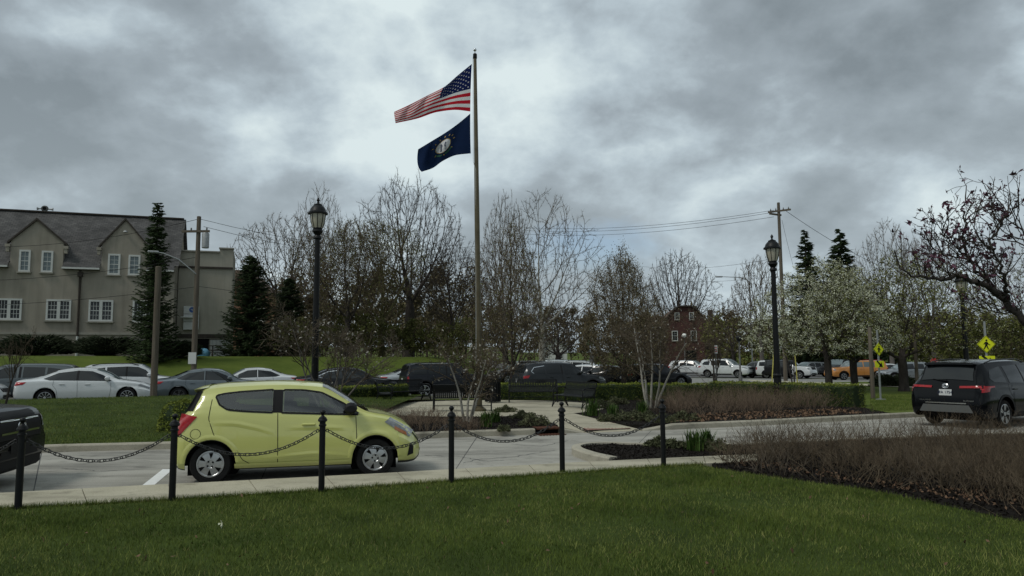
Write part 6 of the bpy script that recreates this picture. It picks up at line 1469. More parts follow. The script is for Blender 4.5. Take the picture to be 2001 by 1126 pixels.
# --- garden trees nearer the drive
big_tree('blossom_tree', 'white-blossomed tree right of the dark lamp post', 1608, 36, 512, 270, 'spread', 31, 'bark_dark', 'twig_dark', .17, .009, (('blossom', 'blossom_white', .031, 7, .055, 1, .50, .30), ('new_leaves', 'leaf_olive', .044, 1, .09, 1.3, .60, .18)), .1)
big_tree('crabapple_tree', 'spreading forked dark tree with green haze behind the pedestrian sign', 1752, 36, 500, 330, 'spread', 32, 'bark_dark', 'twig_dark', .21, .009, (('new_leaves', 'leaf_olive', .044, 2, .10, 1.3, .65, .15), ('blossom', 'blossom_white', .028, 4, .05, 1, .16, .30)), .1)
big_tree('budding_tree', 'slim dark-trunked budding tree left of the pedestrian sign', 1660, 38, 540, 190, 'round', 15, 'bark_dark', 'twig_dark', .18, .010, (('new_leaves', 'leaf_olive', .042, 1, .09, 1.3, .6, .2), ('blossom', 'blossom_white', .029, 6, .055, 1, .28, .3)), .1, rot=.9)
make_tree('small_magnolia', 'multi-stemmed pale-barked small tree behind the yellow hatchback roof', 648, 22.5, 592, 260, 'multi', 34, 'bark_grey', 'twig_tan', r0=.036, trunks=6, tilt=.42, tw=.0065, base=.14, tl=1, deco=(('blossom', 'blossom_dim', .040, 1, .04, 1.2, .10, .2), BUD(.5, .018)))
make_tree('small_magnolia', 'multi-stemmed small tree with pinkish buds in front of the first bench', 912, 20.0, 640, 190, 'multi', 35, 'bark_pale', 'twig_brown', r0=.040, trunks=4, tilt=.24, tw=.0048, base=.14, tl=1, deco=(('blossom', 'blossom_dim', .034, 1, .05, 1.2, .16, .25), ('buds', 'leaf_bud', .022, 1, .05, 1.2, .7, .25)))
make_tree('small_magnolia', 'multi-stemmed grey small tree in the right planting bed', 1268, 25.0, 585, 225, 'multi', 36, 'bark_pale', 'twig_brown', r0=.046, trunks=5, tilt=.20, tw=.007, base=.14, tl=1, deco=(('blossom', 'blossom_dim', .032, 1, .05, 1.2, .14, .25), ('buds', 'leaf_bud', .026, 1, .06, 1.2, .8, .2)))
make_tree('young_tree', 'thin leafless sapling on the lawn at the left edge', 14, 22, 640, 90, 'multi', 37, 'bark_dark', 'twig_brown', r0=.035, trunks=2, tilt=.3, tw=.005, base=.45, tl=1)
make_tree('young_tree', 'young staked tree with bare branches before the big white SUV', 1393, 50, 660, 60, 'multi', 38, 'bark_dark', 'twig_brown', r0=.08, trunks=2, tilt=.2, tw=.010, base=-.1, tl=1)
make_tree('young_tree', 'thin staked sapling between the yellow stakes', 1546, 46, 640, 60, 'multi', 39, 'bark_dark', 'twig_brown', r0=.05, trunks=2, tilt=.2, tw=.008, base=.1, tl=1)
# --- magnolia at the right edge: hand-laid limbs reaching in from outside the frame
mg = thing('magnolia_tree', 'dark magnolia with purple-pink flowers reaching in from the right edge', 'tree')
MD = 9.0; mb = at(2130, 905, MD); mg.location = (mb.x, mb.y, .1)
limbs = [  # picture points with depth, start radius
    ([(2130, 905, 9.0), (2105, 800, 9.0), (2060, 705, 9.0), (2010, 640, 9.0), (1968, 588, 9.0), (1925, 556, 8.9), (1880, 540, 8.8), (1830, 545, 8.6), (1790, 540, 8.5), (1756, 522, 8.4), (1748, 490, 8.4)], .085, .012),
    ([(1968, 588, 9.0), (1940, 562, 9.1), (1915, 535, 9.2), (1893, 505, 9.2), (1884, 478, 9.2), (1888, 440, 9.2), (1880, 410, 9.3), (1896, 378, 9.3)], .042, .008),
    ([(1963, 583, 9.0), (1964, 550, 8.8), (1958, 520, 8.7), (1940, 490, 8.7), (1936, 470, 8.7), (1955, 440, 8.7), (1975, 410, 8.7), (1972, 380, 8.7)], .036, .008),
    ([(1990, 612, 9.0), (1950, 575, 9.3), (1920, 530, 9.4), (1900, 508, 9.4), (1850, 500, 9.4), (1820, 480, 9.4), (1800, 455, 9.4)], .030, .007),
    ([(2080, 740, 9.0), (2060, 600, 8.8), (2040, 520, 8.8), (2010, 470, 8.8), (1985, 430, 8.8), (1990, 380, 8.8)], .045, .008),
    ([(1893, 505, 9.2), (1862, 480, 9.1), (1842, 450, 9.1), (1838, 420, 9.1)], .020, .006),
    ([(1940, 490, 8.7), (1915, 470, 8.6), (1902, 440, 8.6), (1914, 405, 8.6)], .020, .006),
    ([(2040, 520, 8.8), (2005, 480, 9.2), (1960, 470, 9.3), (1930, 440, 9.3)], .022, .006),
    ([(2060, 705, 9.0), (2020, 640, 9.4), (1990, 610, 9.6), (1950, 612, 9.7), (1915, 600, 9.7)], .03, .006)]
rg = random.Random(71); seg = []; tw_seg = []; tips = []
MP = dict(BASE, seg=(5, 4, 3), gnarl=(.20, .22, .22), trop=(.12, .12, .10), nch=(3.2, 2), start=(.15, .2), ang=(45, 45), lr=(.6, .5), rr=.6, rmin=.0028)
for (pts, r0_, r1_) in limbs:
    C3 = resample(np.array([tuple(at(*q)-Vector(mg.location)) for q in pts]), len(pts)*4)
    C3[1:-1] += np.random.default_rng(3).normal(0, .012, C3[1:-1].shape)
    n = len(C3)
    for i in range(n-1):
        f = i/(n-1); f1 = (i+1)/(n-1); seg.append((*C3[i], *C3[i+1], .64*(r0_+(r1_-r0_)*f), .64*(r0_+(r1_-r0_)*f1), 0))
        if f > .25 and C3[i][0]+mg.location.x < 7.2:
            for _ in range(1):
                if rg.random() < .72:
                    d = tuple(Vector(C3[i+1]-C3[i]).normalized()); e = perp(d, rg); a = R(rg.uniform(35, 70)); nd = Vector([d[k]*math.cos(a)+e[k]*math.sin(a) for k in range(3)])+Vector((0, 0, .5)); nd.normalize()
                    grow(rg, tuple(C3[i]), tuple(nd), rg.uniform(.22, .55), .009, 0, MP, tw_seg, tips)
V, F = tubes(np.array(seg), 8); mesh_np('trunk', V, F, 'bark_dark', mg, smooth=True)
V, F = tubes(np.array(tw_seg), 4); mesh_np('crown', V, F, 'twig_dark', mg)
T = np.array(tips)[:, :3]; rng = np.random.default_rng(9)
V, F = leaves(T[rng.random(len(T)) < .42], .017, rng, 2, .008, 1.9); mesh_np('buds', V, F, 'bud_purple', mg)
V, F = leaves(T[rng.random(len(T)) < .045], .028, rng, 5, .014, 1.4); mesh_np('blossom', V, F, 'blossom_pink', mg)
# ---------------------------------------------------------------- conifers
def conifer(name, label, px, dep, top, wpx, seed, base=None, m='needle', dens=1.0, droop=.35, skirt=.03, power=.9, narrow_top=0, size=.26, gap=False, tops=None):
    p = at(px, top, dep); zg = (zt(p.x, p.y) if base is None else base)-.05; H_ = p.z-zg; Rm = wpx/2*dep/FPX; rg = random.Random(seed)
    t = thing(name, label, 'tree', (p.x, p.y, zg)); MB().tube([(0, 0, 0), (0, 0, H_*.6), (0, 0, H_*.99)], [H_*.018, H_*.011, .015], 8).build('trunk', 'bark_dark', t, smooth=60)
    br = []; nd = []; z = H_*skirt
    while z < H_*.985:
        f = (z/H_-skirt)/(1-skirt); rad = Rm*((1-f)**power)*(1-narrow_top*math.exp(-((f-.75)/.2)**2)); nb = max(5, int((6+6*(1-f))*dens))
        for k in range(nb):
            a = rg.uniform(0, 2*math.pi); Lb = rad*rg.uniform(.55, 1.15)+.12; n = max(3, int(Lb/.35)); z_0 = z; zj = z+rg.uniform(-.02, .02)*H_; pr = (0, 0, zj)
            for i in range(n):
                q = (i+1)/n; r_ = Lb*q; zz_ = zj-droop*Lb*q*(1-.75*q)+.16*Lb*q*q*q; cur = (r_*math.cos(a), r_*math.sin(a), zz_); br.append((*pr, *cur, .03*(1-q)+.012, .012, 0))
                w_ = size*(1.0-.35*q)*(1 if f < .9 else .6)
                for s_ in range(int(4*dens)+2):
                    t_ = rg.random(); c = [pr[j]+(cur[j]-pr[j])*t_ for j in range(3)]; b_ = a+rg.choice((-1, 1))*rg.uniform(.3, 1.3); l_ = w_*rg.uniform(.7, 1.4)
                    nd.append((*c, c[0]+l_*math.cos(b_), c[1]+l_*math.sin(b_), c[2]-l_*rg.uniform(-.15, .5), .028*size/.26, .004, 0))
                pr = cur
        z += H_*(.017 if not gap else .030)*rg.uniform(.8, 1.2)/max(.7, dens**.5)
    for k in range(14): a = rg.uniform(0, 6.3); nd.append((0, 0, H_*(.95+.003*k), .14*math.cos(a), .14*math.sin(a), H_*(.955+.003*k), .03, .004, 0))
    V, F = tubes(np.array(br), 3); V2, F2 = tubes(np.array(nd), 3)
    mesh_np('crown', V2, F2, m, t); mesh_np('branches', V, F, 'bark_dark', t)
conifer('spruce_tree', 'tall narrow dark spruce standing in front of the stucco building', 309, 44, 395, 92, 51, dens=1.15, droop=.55, power=.62, narrow_top=.25, size=.30)
conifer('spruce_tree', 'broad dark evergreen right of the annex', 492, 52, 497, 112, 52, m='needle_dk', dens=1.2, droop=.4, power=.55, size=.34)
conifer('spruce_tree', 'dark evergreen column between the spruce and the lamp post', 566, 54, 545, 90, 56, m='needle_dk', dens=1.0, droop=.4, power=.6, size=.34)
conifer('spruce_tree', 'ragged open-branched spruce right of the tall utility pole', 1572, 96, 450, 150, 53, m='needle_dk', dens=.9, droop=.22, power=1.0, size=.75)
conifer('spruce_tree', 'fuller dark spruce, right one of the skyline pair', 1640, 98, 446, 175, 54, m='needle_dk', dens=.85, droop=.22, power=1.0, size=.95)
# ---------------------------------------------------------------- far woodland and undergrowth masses
def poly_np(name, V, Q, T3, mats, mi=None):
    me = bpy.data.meshes.new(name); me.vertices.add(len(V)); me.vertices.foreach_set('co', np.asarray(V, np.float32).ravel()); lp = np.concatenate([Q.ravel(), T3.ravel()]).astype(np.int32); me.loops.add(len(lp)); me.loops.foreach_set('vertex_index', lp)
    st_ = np.concatenate([np.arange(len(Q))*4, len(Q)*4+np.arange(len(T3))*3]).astype(np.int32); me.polygons.add(len(st_)); me.polygons.foreach_set('loop_start', st_); [me.materials.append(mm_(m)) for m in (mats if isinstance(mats, (list, tuple)) else [mats])]
    if mi is not None: me.polygons.foreach_set('material_index', np.asarray(mi, np.int32))
    me.update(calc_edges=True); return link(name, me)
def wood(name, label, items, twig, leaf=None, seed=1, lsize=.14, lfrac=.5, tw=.03, style='bush'):
    Vs, Fs, o = [], [], 0; LV, LF, lo = [], [], 0; CV, CF, co = [], [], 0; rng = np.random.default_rng(seed)
    protos = [raw_tree(style, seed*10+k, 1, 1, .022) for k in range(3)]
    for i, (px, dep, top, wpx) in enumerate(items):
        p = at(px, top, dep); zg = zt(p.x, p.y); H_ = p.z-zg; W_ = wpx*dep/FPX; S, T = protos[i % 3]; S = S.copy(); k = np.array([W_, W_, H_]); a = rng.uniform(0, 6.28); ca_, sa_ = math.cos(a), math.sin(a); Rz = np.array([[ca_, sa_, 0], [-sa_, ca_, 0], [0, 0, 1]])
        S[:, :3] = (S[:, :3]@Rz)*k+(p.x, p.y, zg-.1); S[:, 3:6] = (S[:, 3:6]@Rz)*k+(p.x, p.y, zg-.1); S[:, 6:8] = np.maximum(S[:, 6:8]*H_*.6, tw*.8); 
        kt = S[:, 8] >= 3; V, F = tubes(S[~kt], 3); Vs.append(V); Fs.append(F+o); o += len(V); V, F = cones(S[kt]); CV.append(V); CF.append(F+co); co += len(V)
        if leaf:
            q = (T[T[:, 3] >= 2][:, :3]@Rz)*k+(p.x, p.y, zg); q = q[rng.random(len(q)) < lfrac*.9]; V, F = leaves(q, lsize, rng, 3, .035*H_, 1.3); LV.append(V); LF.append(F+lo); lo += len(V)
    V = np.vstack(Vs); F = np.vstack(Fs); mi = np.zeros(len(F), int)
    if leaf: F = np.vstack([F, np.vstack(LF)+len(V)]); V = np.vstack([V]+LV); mi = np.r_[mi, np.ones(len(F)-len(mi), int)]
    T3 = np.vstack(CF)+len(V); ob = poly_np(name, np.vstack([V]+CV), F, T3, [twig]+([leaf] if leaf else []), np.r_[mi, np.zeros(len(T3), int)]); tag(ob, label, 'woodland', kind='stuff'); return ob
rg = random.Random(5)
wood('far_woodland', 'brown leafless wood massed behind the lawn left of the flagpole', [(470+i*24+rg.uniform(-10, 10), rg.uniform(72, 90), rg.uniform(510, 580), rg.uniform(70, 110)) for i in range(20)]+[(440+i*22, rg.uniform(100, 125), rg.uniform(575, 610), 70) for i in range(24)], 'twig_brown', 'leaf_bud', 3, lfrac=1.0)
wood('thicket', 'olive-green undergrowth at the foot of the trees behind the lawn', [(560+i*21+rg.uniform(-10, 10), rg.uniform(50, 56), rg.uniform(600, 650), rg.uniform(60, 90)) for i in range(18)], 'twig_brown', 'leaf_green', 4, .065, 1.6, .02)
wood('far_woodland', 'distant bare wood along the horizon from the flagpole to the right edge', [(930+i*38+rg.uniform(-12, 12), rg.uniform(170, 260), rg.uniform(596, 632), rg.uniform(48, 80)) for i in range(30)], 'twig_brown', 'leaf_bud', 5, .4, .8, .07)
wood('thicket', 'brown scrub behind the far car park under the blossom trees', [(1400+i*34+rg.uniform(-8, 8), rg.uniform(100, 125), rg.uniform(612, 650), rg.uniform(50, 75)) for i in range(19)], 'twig_brown', 'leaf_olive', 6, .22, 1.0, .04)
wood('thicket', 'green-tinged shrubs at the right edge behind the black SUV', [(1850+i*30, rg.uniform(48, 56), rg.uniform(625, 655), rg.uniform(70, 90)) for i in range(8)], 'twig_brown', 'leaf_green', 7, .09, 1.0, .018)
# ---------------------------------------------------------------- low junipers under the building
def juniper(name, label, px, dep, wpx, hpx, seed, m='juniper'):
    p = at(px, 690, dep); zg = zt(p.x, p.y); rng = np.random.default_rng(seed); W_, H_ = wpx*dep/FPX, hpx*dep/FPX; t = thing(name, label, 'shrub', (p.x, p.y, zg-.05))
    n = 2600; a = rng.uniform(0, 2*np.pi, n); rr_ = np.sqrt(rng.uniform(0, 1, n)); lay = rng.integers(0, 5, n); x = rr_*np.cos(a)*W_/2; y = rr_*np.sin(a)*W_*.28; z = (lay/5+.1*rng.random(n))*H_*(1-rr_**2*.75)+.15*np.sin(x*3+lay)*.6+.25
    d = np.stack([np.cos(a)*rng.uniform(.2, .5, n), np.sin(a)*rng.uniform(.1, .4, n), rng.uniform(.0, .22, n)], 1); P = np.stack([x, y, np.maximum(z, .05)], 1)
    V, F = tubes(np.hstack([P, P+d, np.full((n, 1), .06), np.full((n, 1), .01), np.zeros((n, 1))]), 3); mesh_np('foliage', V, F, m, t)
    Q = P[::40]; V, F = tubes(np.hstack([np.zeros_like(Q), Q, np.full((len(Q), 1), .03), np.full((len(Q), 1), .015), np.zeros((len(Q), 1))]), 3); mesh_np('stems', V, F, 'bark_dark', t)
juniper('juniper_bush', 'low dark spreading juniper left of the downspout', 65, 46.5, 165, 36, 1)
juniper('juniper_bush', 'low dark spreading juniper right of the downspout', 205, 47, 130, 34, 2)
juniper('juniper_bush', 'dark shrub at the foot of the tall narrow spruce', 345, 46, 80, 30, 3)
juniper('evergreen_shrub', 'low dark evergreen shrub at the foot of the crabapple', 1745, 42, 75, 30, 4)

# ================================================================== hedges, shrubs, perennials
def hedge(name, label, line, w_, z0, z1, seed, dens=900):
    rng = np.random.default_rng(seed); pl = smoothpl([(*q, 0) for q in line], 40); c = pl.mean(0); t = thing(name, label, 'hedge', (c[0], c[1], 0)); pl = pl-c
    A, B_ = offset(pl, -w_/2+.06), offset(pl, w_/2-.06); rows = [[(p[0], p[1], z) for p in q] for q, z in ((A, z0), (A, z1-.1), (offset(pl, -w_/2+.12), z1-.04), (offset(pl, w_/2-.12), z1-.04), (B_, z1-.1), (B_, z0))]
    bb = MB().grid(rows)
    for k in (0, -1): bb.add([r[k] for r in rows], [tuple(range(6))])
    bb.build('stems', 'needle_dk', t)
    ln = np.sum(np.linalg.norm(np.diff(pl[:, :2], axis=0), axis=1))
    def scatter(n, top):
        f = rng.uniform(0, len(pl)-1.001, n); i = f.astype(int); fr = (f-i)[:, None]; base = pl[i]*(1-fr)+pl[i+1]*fr; tg = pl[i+1]-pl[i]; tg /= np.linalg.norm(tg, axis=1)[:, None]; nn = np.stack([-tg[:, 1], tg[:, 0]], 1)
        bump = .035*np.sin(f*1.7)+.025*np.sin(f*4.1+1)
        if top: off = rng.uniform(-w_/2, w_/2, n); z = z1+bump*.6+rng.normal(0, .018, n)
        else: off = np.where(rng.random(n) < .5, -1, 1)*(w_/2+bump*.5+rng.normal(0, .015, n)); z = z0+(z1-z0)*rng.uniform(.05, 1, n)
        return np.stack([base[:, 0]+nn[:, 0]*off, base[:, 1]+nn[:, 1]*off, z], 1)
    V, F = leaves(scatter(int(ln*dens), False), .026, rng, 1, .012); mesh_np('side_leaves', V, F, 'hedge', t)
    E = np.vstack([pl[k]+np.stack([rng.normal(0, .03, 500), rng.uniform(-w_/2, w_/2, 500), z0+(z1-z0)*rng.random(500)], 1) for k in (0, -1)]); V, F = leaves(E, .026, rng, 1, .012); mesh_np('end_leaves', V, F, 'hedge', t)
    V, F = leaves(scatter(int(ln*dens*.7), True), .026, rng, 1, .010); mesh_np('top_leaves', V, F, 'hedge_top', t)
def cp(r_, a): return (PC.x+r_*math.cos(R(a)), PC.y+r_*math.sin(R(a)))
hedge('hedge', 'low clipped green hedge behind the hatchback and left benches', [(-9.2, 25.0), (-7.2, 27.0), cp(5.2, 152), cp(5.1, 130)], .75, .1, .80, 1)
hedge('hedge', 'low clipped hedge curving behind the facing bench and away right', [cp(5.1, 92), cp(5.1, 70), cp(5.3, 45), (5.2, 30.2), (7.6, 29.0)], .75, .1, .78, 2)
e1 = gp(1680, 795, .14)
hedge('hedge', 'long clipped hedge behind the brown shrubs ending by the right lawn', [(7.75, 28.9), (9.6, 27.4), (e1.x, e1.y)], .9, .1, .86, 3)
def scatter_poly(poly, n, rg):
    P = [Vector((*p[:2], 0)) for p in poly]; tri = tessellate_polygon([P]); ar = [((P[b]-P[a]).cross(P[c]-P[a])).length/2 for a, b, c in tri]; out = []
    for (a, b, c), A in zip(tri, ar):
        for _ in range(int(n*A/sum(ar))):
            u, v = rg.random(), rg.random()
            if u+v > 1: u, v = 1-u, 1-v
            q = P[a]+(P[b]-P[a])*u+(P[c]-P[a])*v; out.append((q.x, q.y, 0))
    return np.array(out)
def shrubs(name, label, poly, n, h, seed, m='twig_shrub', z0=.13, lean=.25, r=.0042, nb=3, hvar=.35, cl=.22):
    """thicket of arching stems rising in clumps, each stem forking into side twigs (xy outline)"""
    rg = random.Random(seed); S = []; hf = h if callable(h) else (lambda x, y: h)
    cents = scatter_poly(poly, max(8, n//26), rg); per = n//len(cents)
    for c in cents:
        ch = rg.uniform(.72, 1.12); tilt = (rg.gauss(0, .12), rg.gauss(0, .12))
        for _ in range(per):
            q = (c[0]+rg.gauss(0, cl), c[1]+rg.gauss(0, cl)); H_ = hf(q[0], q[1])*ch*rg.uniform(1-hvar, 1.12); ox, oy = (q[0]-c[0])*1.3, (q[1]-c[1])*1.3
            d = Vector((rg.gauss(0, lean)+ox+tilt[0], rg.gauss(0, lean)+oy+tilt[1], 1)).normalized(); p = (q[0], q[1], z0); ns = 4; bend = Vector((rg.gauss(0, .10), rg.gauss(0, .10), rg.uniform(-.08, .12)))
            for i in range(ns):
                d = (d+Vector((rg.gauss(0, .17), rg.gauss(0, .17), rg.gauss(0, .08)))+bend).normalized(); e = (p[0]+d.x*H_/ns, p[1]+d.y*H_/ns, max(z0+.02, p[2]+d.z*H_/ns)); rr_ = r*(1-.18*i); S.append((*p, *e, rr_, rr_*.82, 0))
                for _k in range(nb if i > 1 else (1 if i else 0)):
                    o = perp(tuple(d), rg); b1 = Vector((d.x*.7+o[0]*.75, d.y*.7+o[1]*.75, d.z*.7+o[2]*.55+.1)); l_ = H_*rg.uniform(.10, .30); t_ = rg.random(); s = tuple(p[j]+(e[j]-p[j])*t_ for j in range(3)); e1_ = (s[0]+b1.x*l_, s[1]+b1.y*l_, max(z0+.01, s[2]+b1.z*l_)); S.append((*s, *e1_, rr_*.62, rr_*.40, 0) if True else None)
                    if rg.random() < .6: o2 = perp(tuple(b1.normalized()), rg); S.append((*e1_, e1_[0]+(b1.x+o2[0]*.4)*l_*.5, e1_[1]+(b1.y+o2[1]*.4)*l_*.5, e1_[2]+(b1.z+o2[2]*.4)*l_*.5, rr_*.42, rr_*.25, 0))
                p = e
    S = np.array(S); k_ = S[:, 7] < S[:, 6]*.7; V, F = tubes(S[~k_], 3); V2, F2 = cones(S[k_]); F2 = np.hstack([F2, F2[:, :1]*0-1])
    ob = poly_np(name, np.vstack([V, V2]), F, F2[:, :3]+len(V), m); return tag(ob, label, 'shrubs', kind='stuff')
# foreground mass at the right
fgp = [gp(*p, .13) for p in ((1408, 898), (1500, 920), (1600, 936), (1720, 952), (1850, 972), (2001, 1000), (2300, 1060), (2500, 1010), (2300, 930), (2100, 890), (1900, 880), (1700, 876), (1500, 880))]
def hfg(x, y): return .30+.42*smooth01((x-2.6)/2.2)
shrubs('bare_shrubs', 'thick mass of bare brown twigs filling the bed at lower right', fgp, 2300, lambda x, y: float(hfg(x, y)), 61, 'twig_shrub', .115, .36, .0052, 4)
shrubs('bare_shrubs', 'paler bleached twigs standing out of the brown mass at lower right', fgp, 420, lambda x, y: float(hfg(x, y))*1.12, 64, 'twig_tan', .115, .45, .0048, 2)
lbp = [gp(*p, .14) for p in ((690, 854), (800, 850), (905, 844), (945, 838), (930, 824), (840, 818), (700, 816), (640, 830))]
shrubs('bare_shrubs', 'low reddish bare shrubs in the bed between hatchback nose and first bench', lbp, 900, .42, 62, 'twig_red', .145, .26, .0050, 3)
rbp = [gp(*p, .14) for p in ((1315, 818), (1420, 816), (1560, 810), (1640, 806), (1640, 794), (1560, 786), (1420, 782), (1330, 786), (1300, 800))]
shrubs('bare_shrubs', 'brown bare shrubs round the dark lamp post in front of the long hedge', rbp, 1500, .70, 63, 'twig_red', .14, .22, .0056, 3)
# leaf litter and bark chips
rng = np.random.default_rng(77); rgs = random.Random(77)
q = scatter_poly([gp(*p, .14) for p in ((1290, 828), (1500, 820), (1690, 808), (1640, 800), (1480, 806), (1320, 812))], 900, rgs); q[:, 2] = .165; V, F = leaves(q, .045, rng, 1, .012); tag(mesh_np('leaf_litter', V, F, 'litter'), 'fallen brown leaves along the kerb below the brown shrubs', 'leaf litter', kind='stuff')
q = scatter_poly([gp(*p, .12) for p in ((1410, 905), (1560, 925), (1800, 965), (2001, 1005), (2001, 970), (1700, 935), (1480, 900))], 500, rgs); q[:, 2] = .135; V, F = leaves(q, .022, rng, 1, .008); tag(mesh_np('leaf_litter', V, F, 'litter'), 'fallen leaf scraps on the dark mulch at lower right', 'leaf litter', kind='stuff')
for nm, poly, z, n, lb in (('mulch_chips', outer, .125, 26000, 'dark bark mulch of the island and lower right bed'), ('mulch_chips', LBPOLY, .155, 4000, 'dark bark mulch of the bed left of the path'), ('mulch_chips', RBPOLY, .152, 6000, 'dark bark mulch of the bed right of the path')):
    q = scatter_poly(poly, n, rgs); q[:, 2] = z; q = q[q[:, 1] < 32]; V, F = leaves(q, .020, rng, 1, .006, 1.6); tag(mesh_np(nm, V, F, 'mulch'), lb, 'mulch', kind='stuff')
# perennials
def clump(name, label, px, py, kind, size, seed, z=.14):
    p = gp(px, py, z); rng = np.random.default_rng(seed); t = thing(name, label, 'plant', (p.x, p.y, z))
    if kind == 'blade':
        n = 110; a = rng.uniform(0, 2*np.pi, n); l_ = size*rng.uniform(.6, 1.1, n); o = rng.normal(0, size*.16, (n, 2)); out = rng.uniform(.1, .5, n); Vs = []; Fs = []
        for i in range(n):
            c, s_ = math.cos(a[i]), math.sin(a[i]); wv = .008+.006*rng.random(); k = len(Vs)
            for f, w_ in ((0, 1), (.4, 1), (.75, .7), (1, .08)):
                r_ = out[i]*l_[i]*f*f; zz_ = l_[i]*(f-.25*out[i]*f*f*f); Vs += [(o[i, 0]+c*r_-s_*wv*w_, o[i, 1]+s_*r_+c*wv*w_, zz_), (o[i, 0]+c*r_+s_*wv*w_, o[i, 1]+s_*r_-c*wv*w_, zz_)]
            Fs += [(k+2*j, k+2*j+1, k+2*j+3, k+2*j+2) for j in range(3)]
        mesh_np('leaves', np.array(Vs), np.array(Fs), 'daylily', t)
        V, F = leaves(np.array([(0, 0, .02)]), .02, rng, 30, size*.15); mesh_np('crown_base', V, F, 'litter', t)
    else:
        n = 900; d = rng.normal(size=(n, 3)); d /= np.linalg.norm(d, axis=1)[:, None]; d[:, 2] = np.abs(d[:, 2]); rr_ = rng.uniform(.6, 1, n)[:, None]**.5; lump = 1+.2*np.sin(d[:, :1]*7+seed)+.2*np.cos(d[:, 1:2]*6+seed); P = d*rr_*lump*np.array([[size, size*.8, size*.62]])
        V, F = leaves(P, .022, rng, 1, .01, 1.7); mesh_np('leaves', V, F, 'sage', t)
        S = np.hstack([np.zeros((60, 3)), P[:60]*.9, np.full((60, 1), .006), np.full((60, 1), .003), np.zeros((60, 1))]); V, F = tubes(S, 3); mesh_np('stems', V, F, 'twig_brown', t)
for i, (px, py, k, s_, lb) in enumerate((
    (950, 835, 'blade', .42, 'strappy green clump at the right end of the reddish shrubs, beside the kerb'), (968, 826, 'blade', .36, 'strappy green clump behind its twin at the end of the reddish shrubs'),
    (988, 806, 'sage', .30, 'grey-green mound at the plaza edge right of the first bench'), (1022, 818, 'sage', .32, 'grey-green mound halfway along the left side of the path'), (1042, 832, 'sage', .40, 'wide grey-green mound just behind the storm drain'), (985, 841, 'sage', .16, 'tiny pale mound at the kerb left of the storm drain'),
    (1158, 813, 'blade', .50, 'tall strappy clump nearest the path on its right side'), (1198, 818, 'blade', .42, 'second strappy clump right of the path'), (1255, 808, 'blade', .42, 'strappy clump at the foot of the right-hand grey small tree'),
    (1175, 798, 'sage', .42, 'broad grey-green mound behind the tall strappy clump'), (1205, 790, 'sage', .40, 'grey-green mound behind the sideways bench, deepest in the bed'), (1185, 822, 'sage', .26, 'small grey-green mound between two strappy clumps'), (1228, 822, 'sage', .40, 'grey-green mound in the middle of the right-hand bed front'), (1262, 822, 'sage', .34, 'grey-green mound left of the rightmost bollard top'),
    (1292, 826, 'sage', .34, 'grey-green mound at the kerb behind the rightmost bollard'), (1335, 822, 'sage', .36, 'grey-green mound where the brown shrubs begin'))):
    clump('perennial_clump', lb, px, py, k, s_, 100+i)
for i, (px, py, k, s_, lb) in enumerate(((1290, 872, 'sage', .26, 'low green mound behind the rightmost bollard in the island'), (1318, 875, 'sage', .22, 'smaller green mound right of the rightmost bollard'), (1358, 880, 'blade', .40, 'strappy green clump in the island bed'), (1382, 872, 'blade', .34, 'paler strappy clump behind its neighbour in the island bed'), (1400, 880, 'sage', .26, 'brownish mound where the island bed meets the twig mass'))):
    clump('perennial_clump', lb, px, py, k, s_, 140+i, .12)
# round clipped bush behind the tail of the hatchback
p = gp(352, 838, .2); bu = thing('round_bush', 'rounded green bush behind the tail of the yellow hatchback', 'bush', (p.x, p.y, .15)); rng = np.random.default_rng(8); n = 3500
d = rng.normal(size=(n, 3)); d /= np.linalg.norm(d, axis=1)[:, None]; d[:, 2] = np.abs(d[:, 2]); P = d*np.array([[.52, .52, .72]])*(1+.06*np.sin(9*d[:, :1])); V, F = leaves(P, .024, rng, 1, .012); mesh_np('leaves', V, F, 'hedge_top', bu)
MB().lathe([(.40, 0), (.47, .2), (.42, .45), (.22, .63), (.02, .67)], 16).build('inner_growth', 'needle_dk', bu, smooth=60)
# ================================================================== grass blades (stuff)
def blades(name, label, P, h, rng, wid=.0038, m='blade', lean=.5):
    n = len(P); a = rng.uniform(0, 2*np.pi, n); l_ = h*rng.uniform(.55, 1.2, n); ln_ = rng.uniform(.05, lean, n); b_ = rng.uniform(0, 2*np.pi, n); w_ = wid*rng.uniform(.7, 1.4, n)
    du = np.stack([np.cos(a), np.sin(a), np.zeros(n)], 1)*w_[:, None]; bd = np.stack([np.cos(b_), np.sin(b_), np.zeros(n)], 1)
    m1 = P+bd*(l_*ln_*.3)[:, None]+np.array([[0, 0, 1]])*(l_*.6)[:, None]; tp_ = P+bd*(l_*ln_)[:, None]+np.array([[0, 0, 1]])*(l_*(1-.3*ln_))[:, None]
    V = np.stack([P-du, P+du, tp_+du*.18, tp_-du*.18], 1).reshape(-1, 3)
    F = 4*np.arange(n)[:, None]+np.array([[0, 1, 2, 3]])
    pt = np.sin(P[:, 0]*2.1+1.3*np.sin(P[:, 1]*1.7))+np.sin(P[:, 1]*2.7+P[:, 0]*.9)+.8*np.sin(P[:, 0]*6.3+P[:, 1]*5.1); u = rng.random(n)*.8+.13*pt+.1*np.sin(P[:, 0]*17+4*np.sin(P[:, 1]*13))+.08
    k_ = np.where(u > .74, 1, 0); k_ = np.where(rng.random(n) < .025, 2, k_)
    return tag(mesh_np(name, V, F, [m, 'blade_light', 'blade_dry'], mi=k_), label, 'grass', kind='stuff')
rng = np.random.default_rng(1)
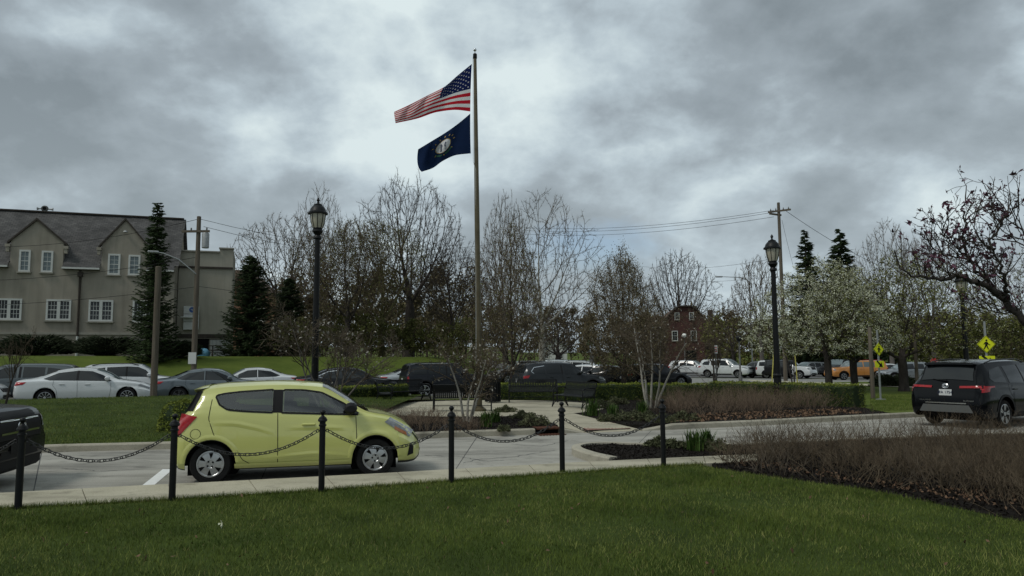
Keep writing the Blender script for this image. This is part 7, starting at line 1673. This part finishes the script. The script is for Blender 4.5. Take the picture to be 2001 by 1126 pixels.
# near lawn: only the part the window looks down on, denser towards the camera
def inpoly(P, poly):
    x, y = P[:, 0], P[:, 1]; c = np.zeros(len(P), bool); q = np.array([tuple(p[:2]) for p in poly]); j = len(q)-1
    for i in range(len(q)):
        k = ((q[i, 1] > y) != (q[j, 1] > y)) & (x < (q[j, 0]-q[i, 0])*(y-q[i, 1])/(q[j, 1]-q[i, 1]+1e-12)+q[i, 0]); c ^= k; j = i
    return c
NLP = NL+[tuple(p[:2]) for p in bed_edge]+[(14, 1.0), (-14, 1.0)]
n = 440000; P = np.stack([rng.uniform(-10, 8, n), rng.uniform(4.6, 12, n), np.full(n, .112)], 1)
P = P[(np.abs(P[:, 0]) < P[:, 1]*.72+.6)]; P = P[inpoly(P, NLP)]
patch = np.sin(P[:, 0]*2.3+1.7*np.sin(P[:, 1]*1.9))+np.sin(P[:, 1]*3.1+P[:, 0]*.8)
P = P[rng.random(len(P)) < .80+.20*np.tanh(patch)]
hh = .042+.012*np.sin(P[:, 0]*1.7)*np.cos(P[:, 1]*2.1)+.010*rng.normal(size=len(P))
# taller untrimmed fringe along the sidewalk edge
blades('near_grass', 'dense dark green lawn grass in the foreground', P, np.maximum(hh, .016), rng, .0027, lean=.8)
f = np.array([tuple(p) for p in resample(SWN[:at_px(SWN, 1400)], 400)]); E = f[rng.integers(0, 400, 9000)]+np.stack([rng.normal(0, .03, 9000), rng.normal(-.03, .03, 9000), np.zeros(9000)], 1); E[:, 2] = .11
blades('edge_grass', 'ragged grass fringe overhanging the near sidewalk edge', E, .07, rng, .003, lean=.9)
# lawn beyond the drive
n = 90000; i = rng.uniform(0, 23.99, n); j = rng.uniform(0, 48.99, n); i0, j0 = i.astype(int), j.astype(int); fi, fj = (i-i0)[:, None], (j-j0)[:, None]
Q = (LAWN_ROWS[i0, j0]*(1-fi)+LAWN_ROWS[i0+1, j0]*fi)*(1-fj)+(LAWN_ROWS[i0, j0+1]*(1-fi)+LAWN_ROWS[i0+1, j0+1]*fi)*fj
Q = Q[(Q[:, 0] > -.75*Q[:, 1]) & (rng.random(len(Q)) < 1)]
blades('lawn_grass', 'short mown grass on the lawn beyond the drive at left', Q, .045, rng, .005, 'blade')
# two small fallen scraps on the grass
p = gp(430, 1025, .16); o = mesh_np('fallen_petal', *leaves(np.array([(0, 0, 0)]), .035, rng, 5, .02), 'blossom_white'); o.location = p; tag(o, 'pale fallen petal cluster lying on the foreground lawn', 'petal')

q = scatter_poly([gp(*v, .138) for v in ((1700, 806), (1765, 803), (1900, 795), (1980, 780), (1760, 770), (1700, 775))], 14000, random.Random(6)); q[:, 2] = .136
blades('lawn_grass', 'short mown grass between the clipped hedge and the black SUV', q, .05, rng, .006)

q = scatter_poly([gp(*v, .13) for v in ((0, 1000), (600, 965), (1380, 920), (1900, 1010), (2001, 1126), (0, 1126))], 70, random.Random(16)); q[:, 2] = .150
tag(mesh_np('leaf_litter', *leaves(q, .020, rng, 1, .006, 1.3), 'litter'), 'few scattered dry leaf scraps on the foreground lawn', 'leaf litter', kind='stuff')
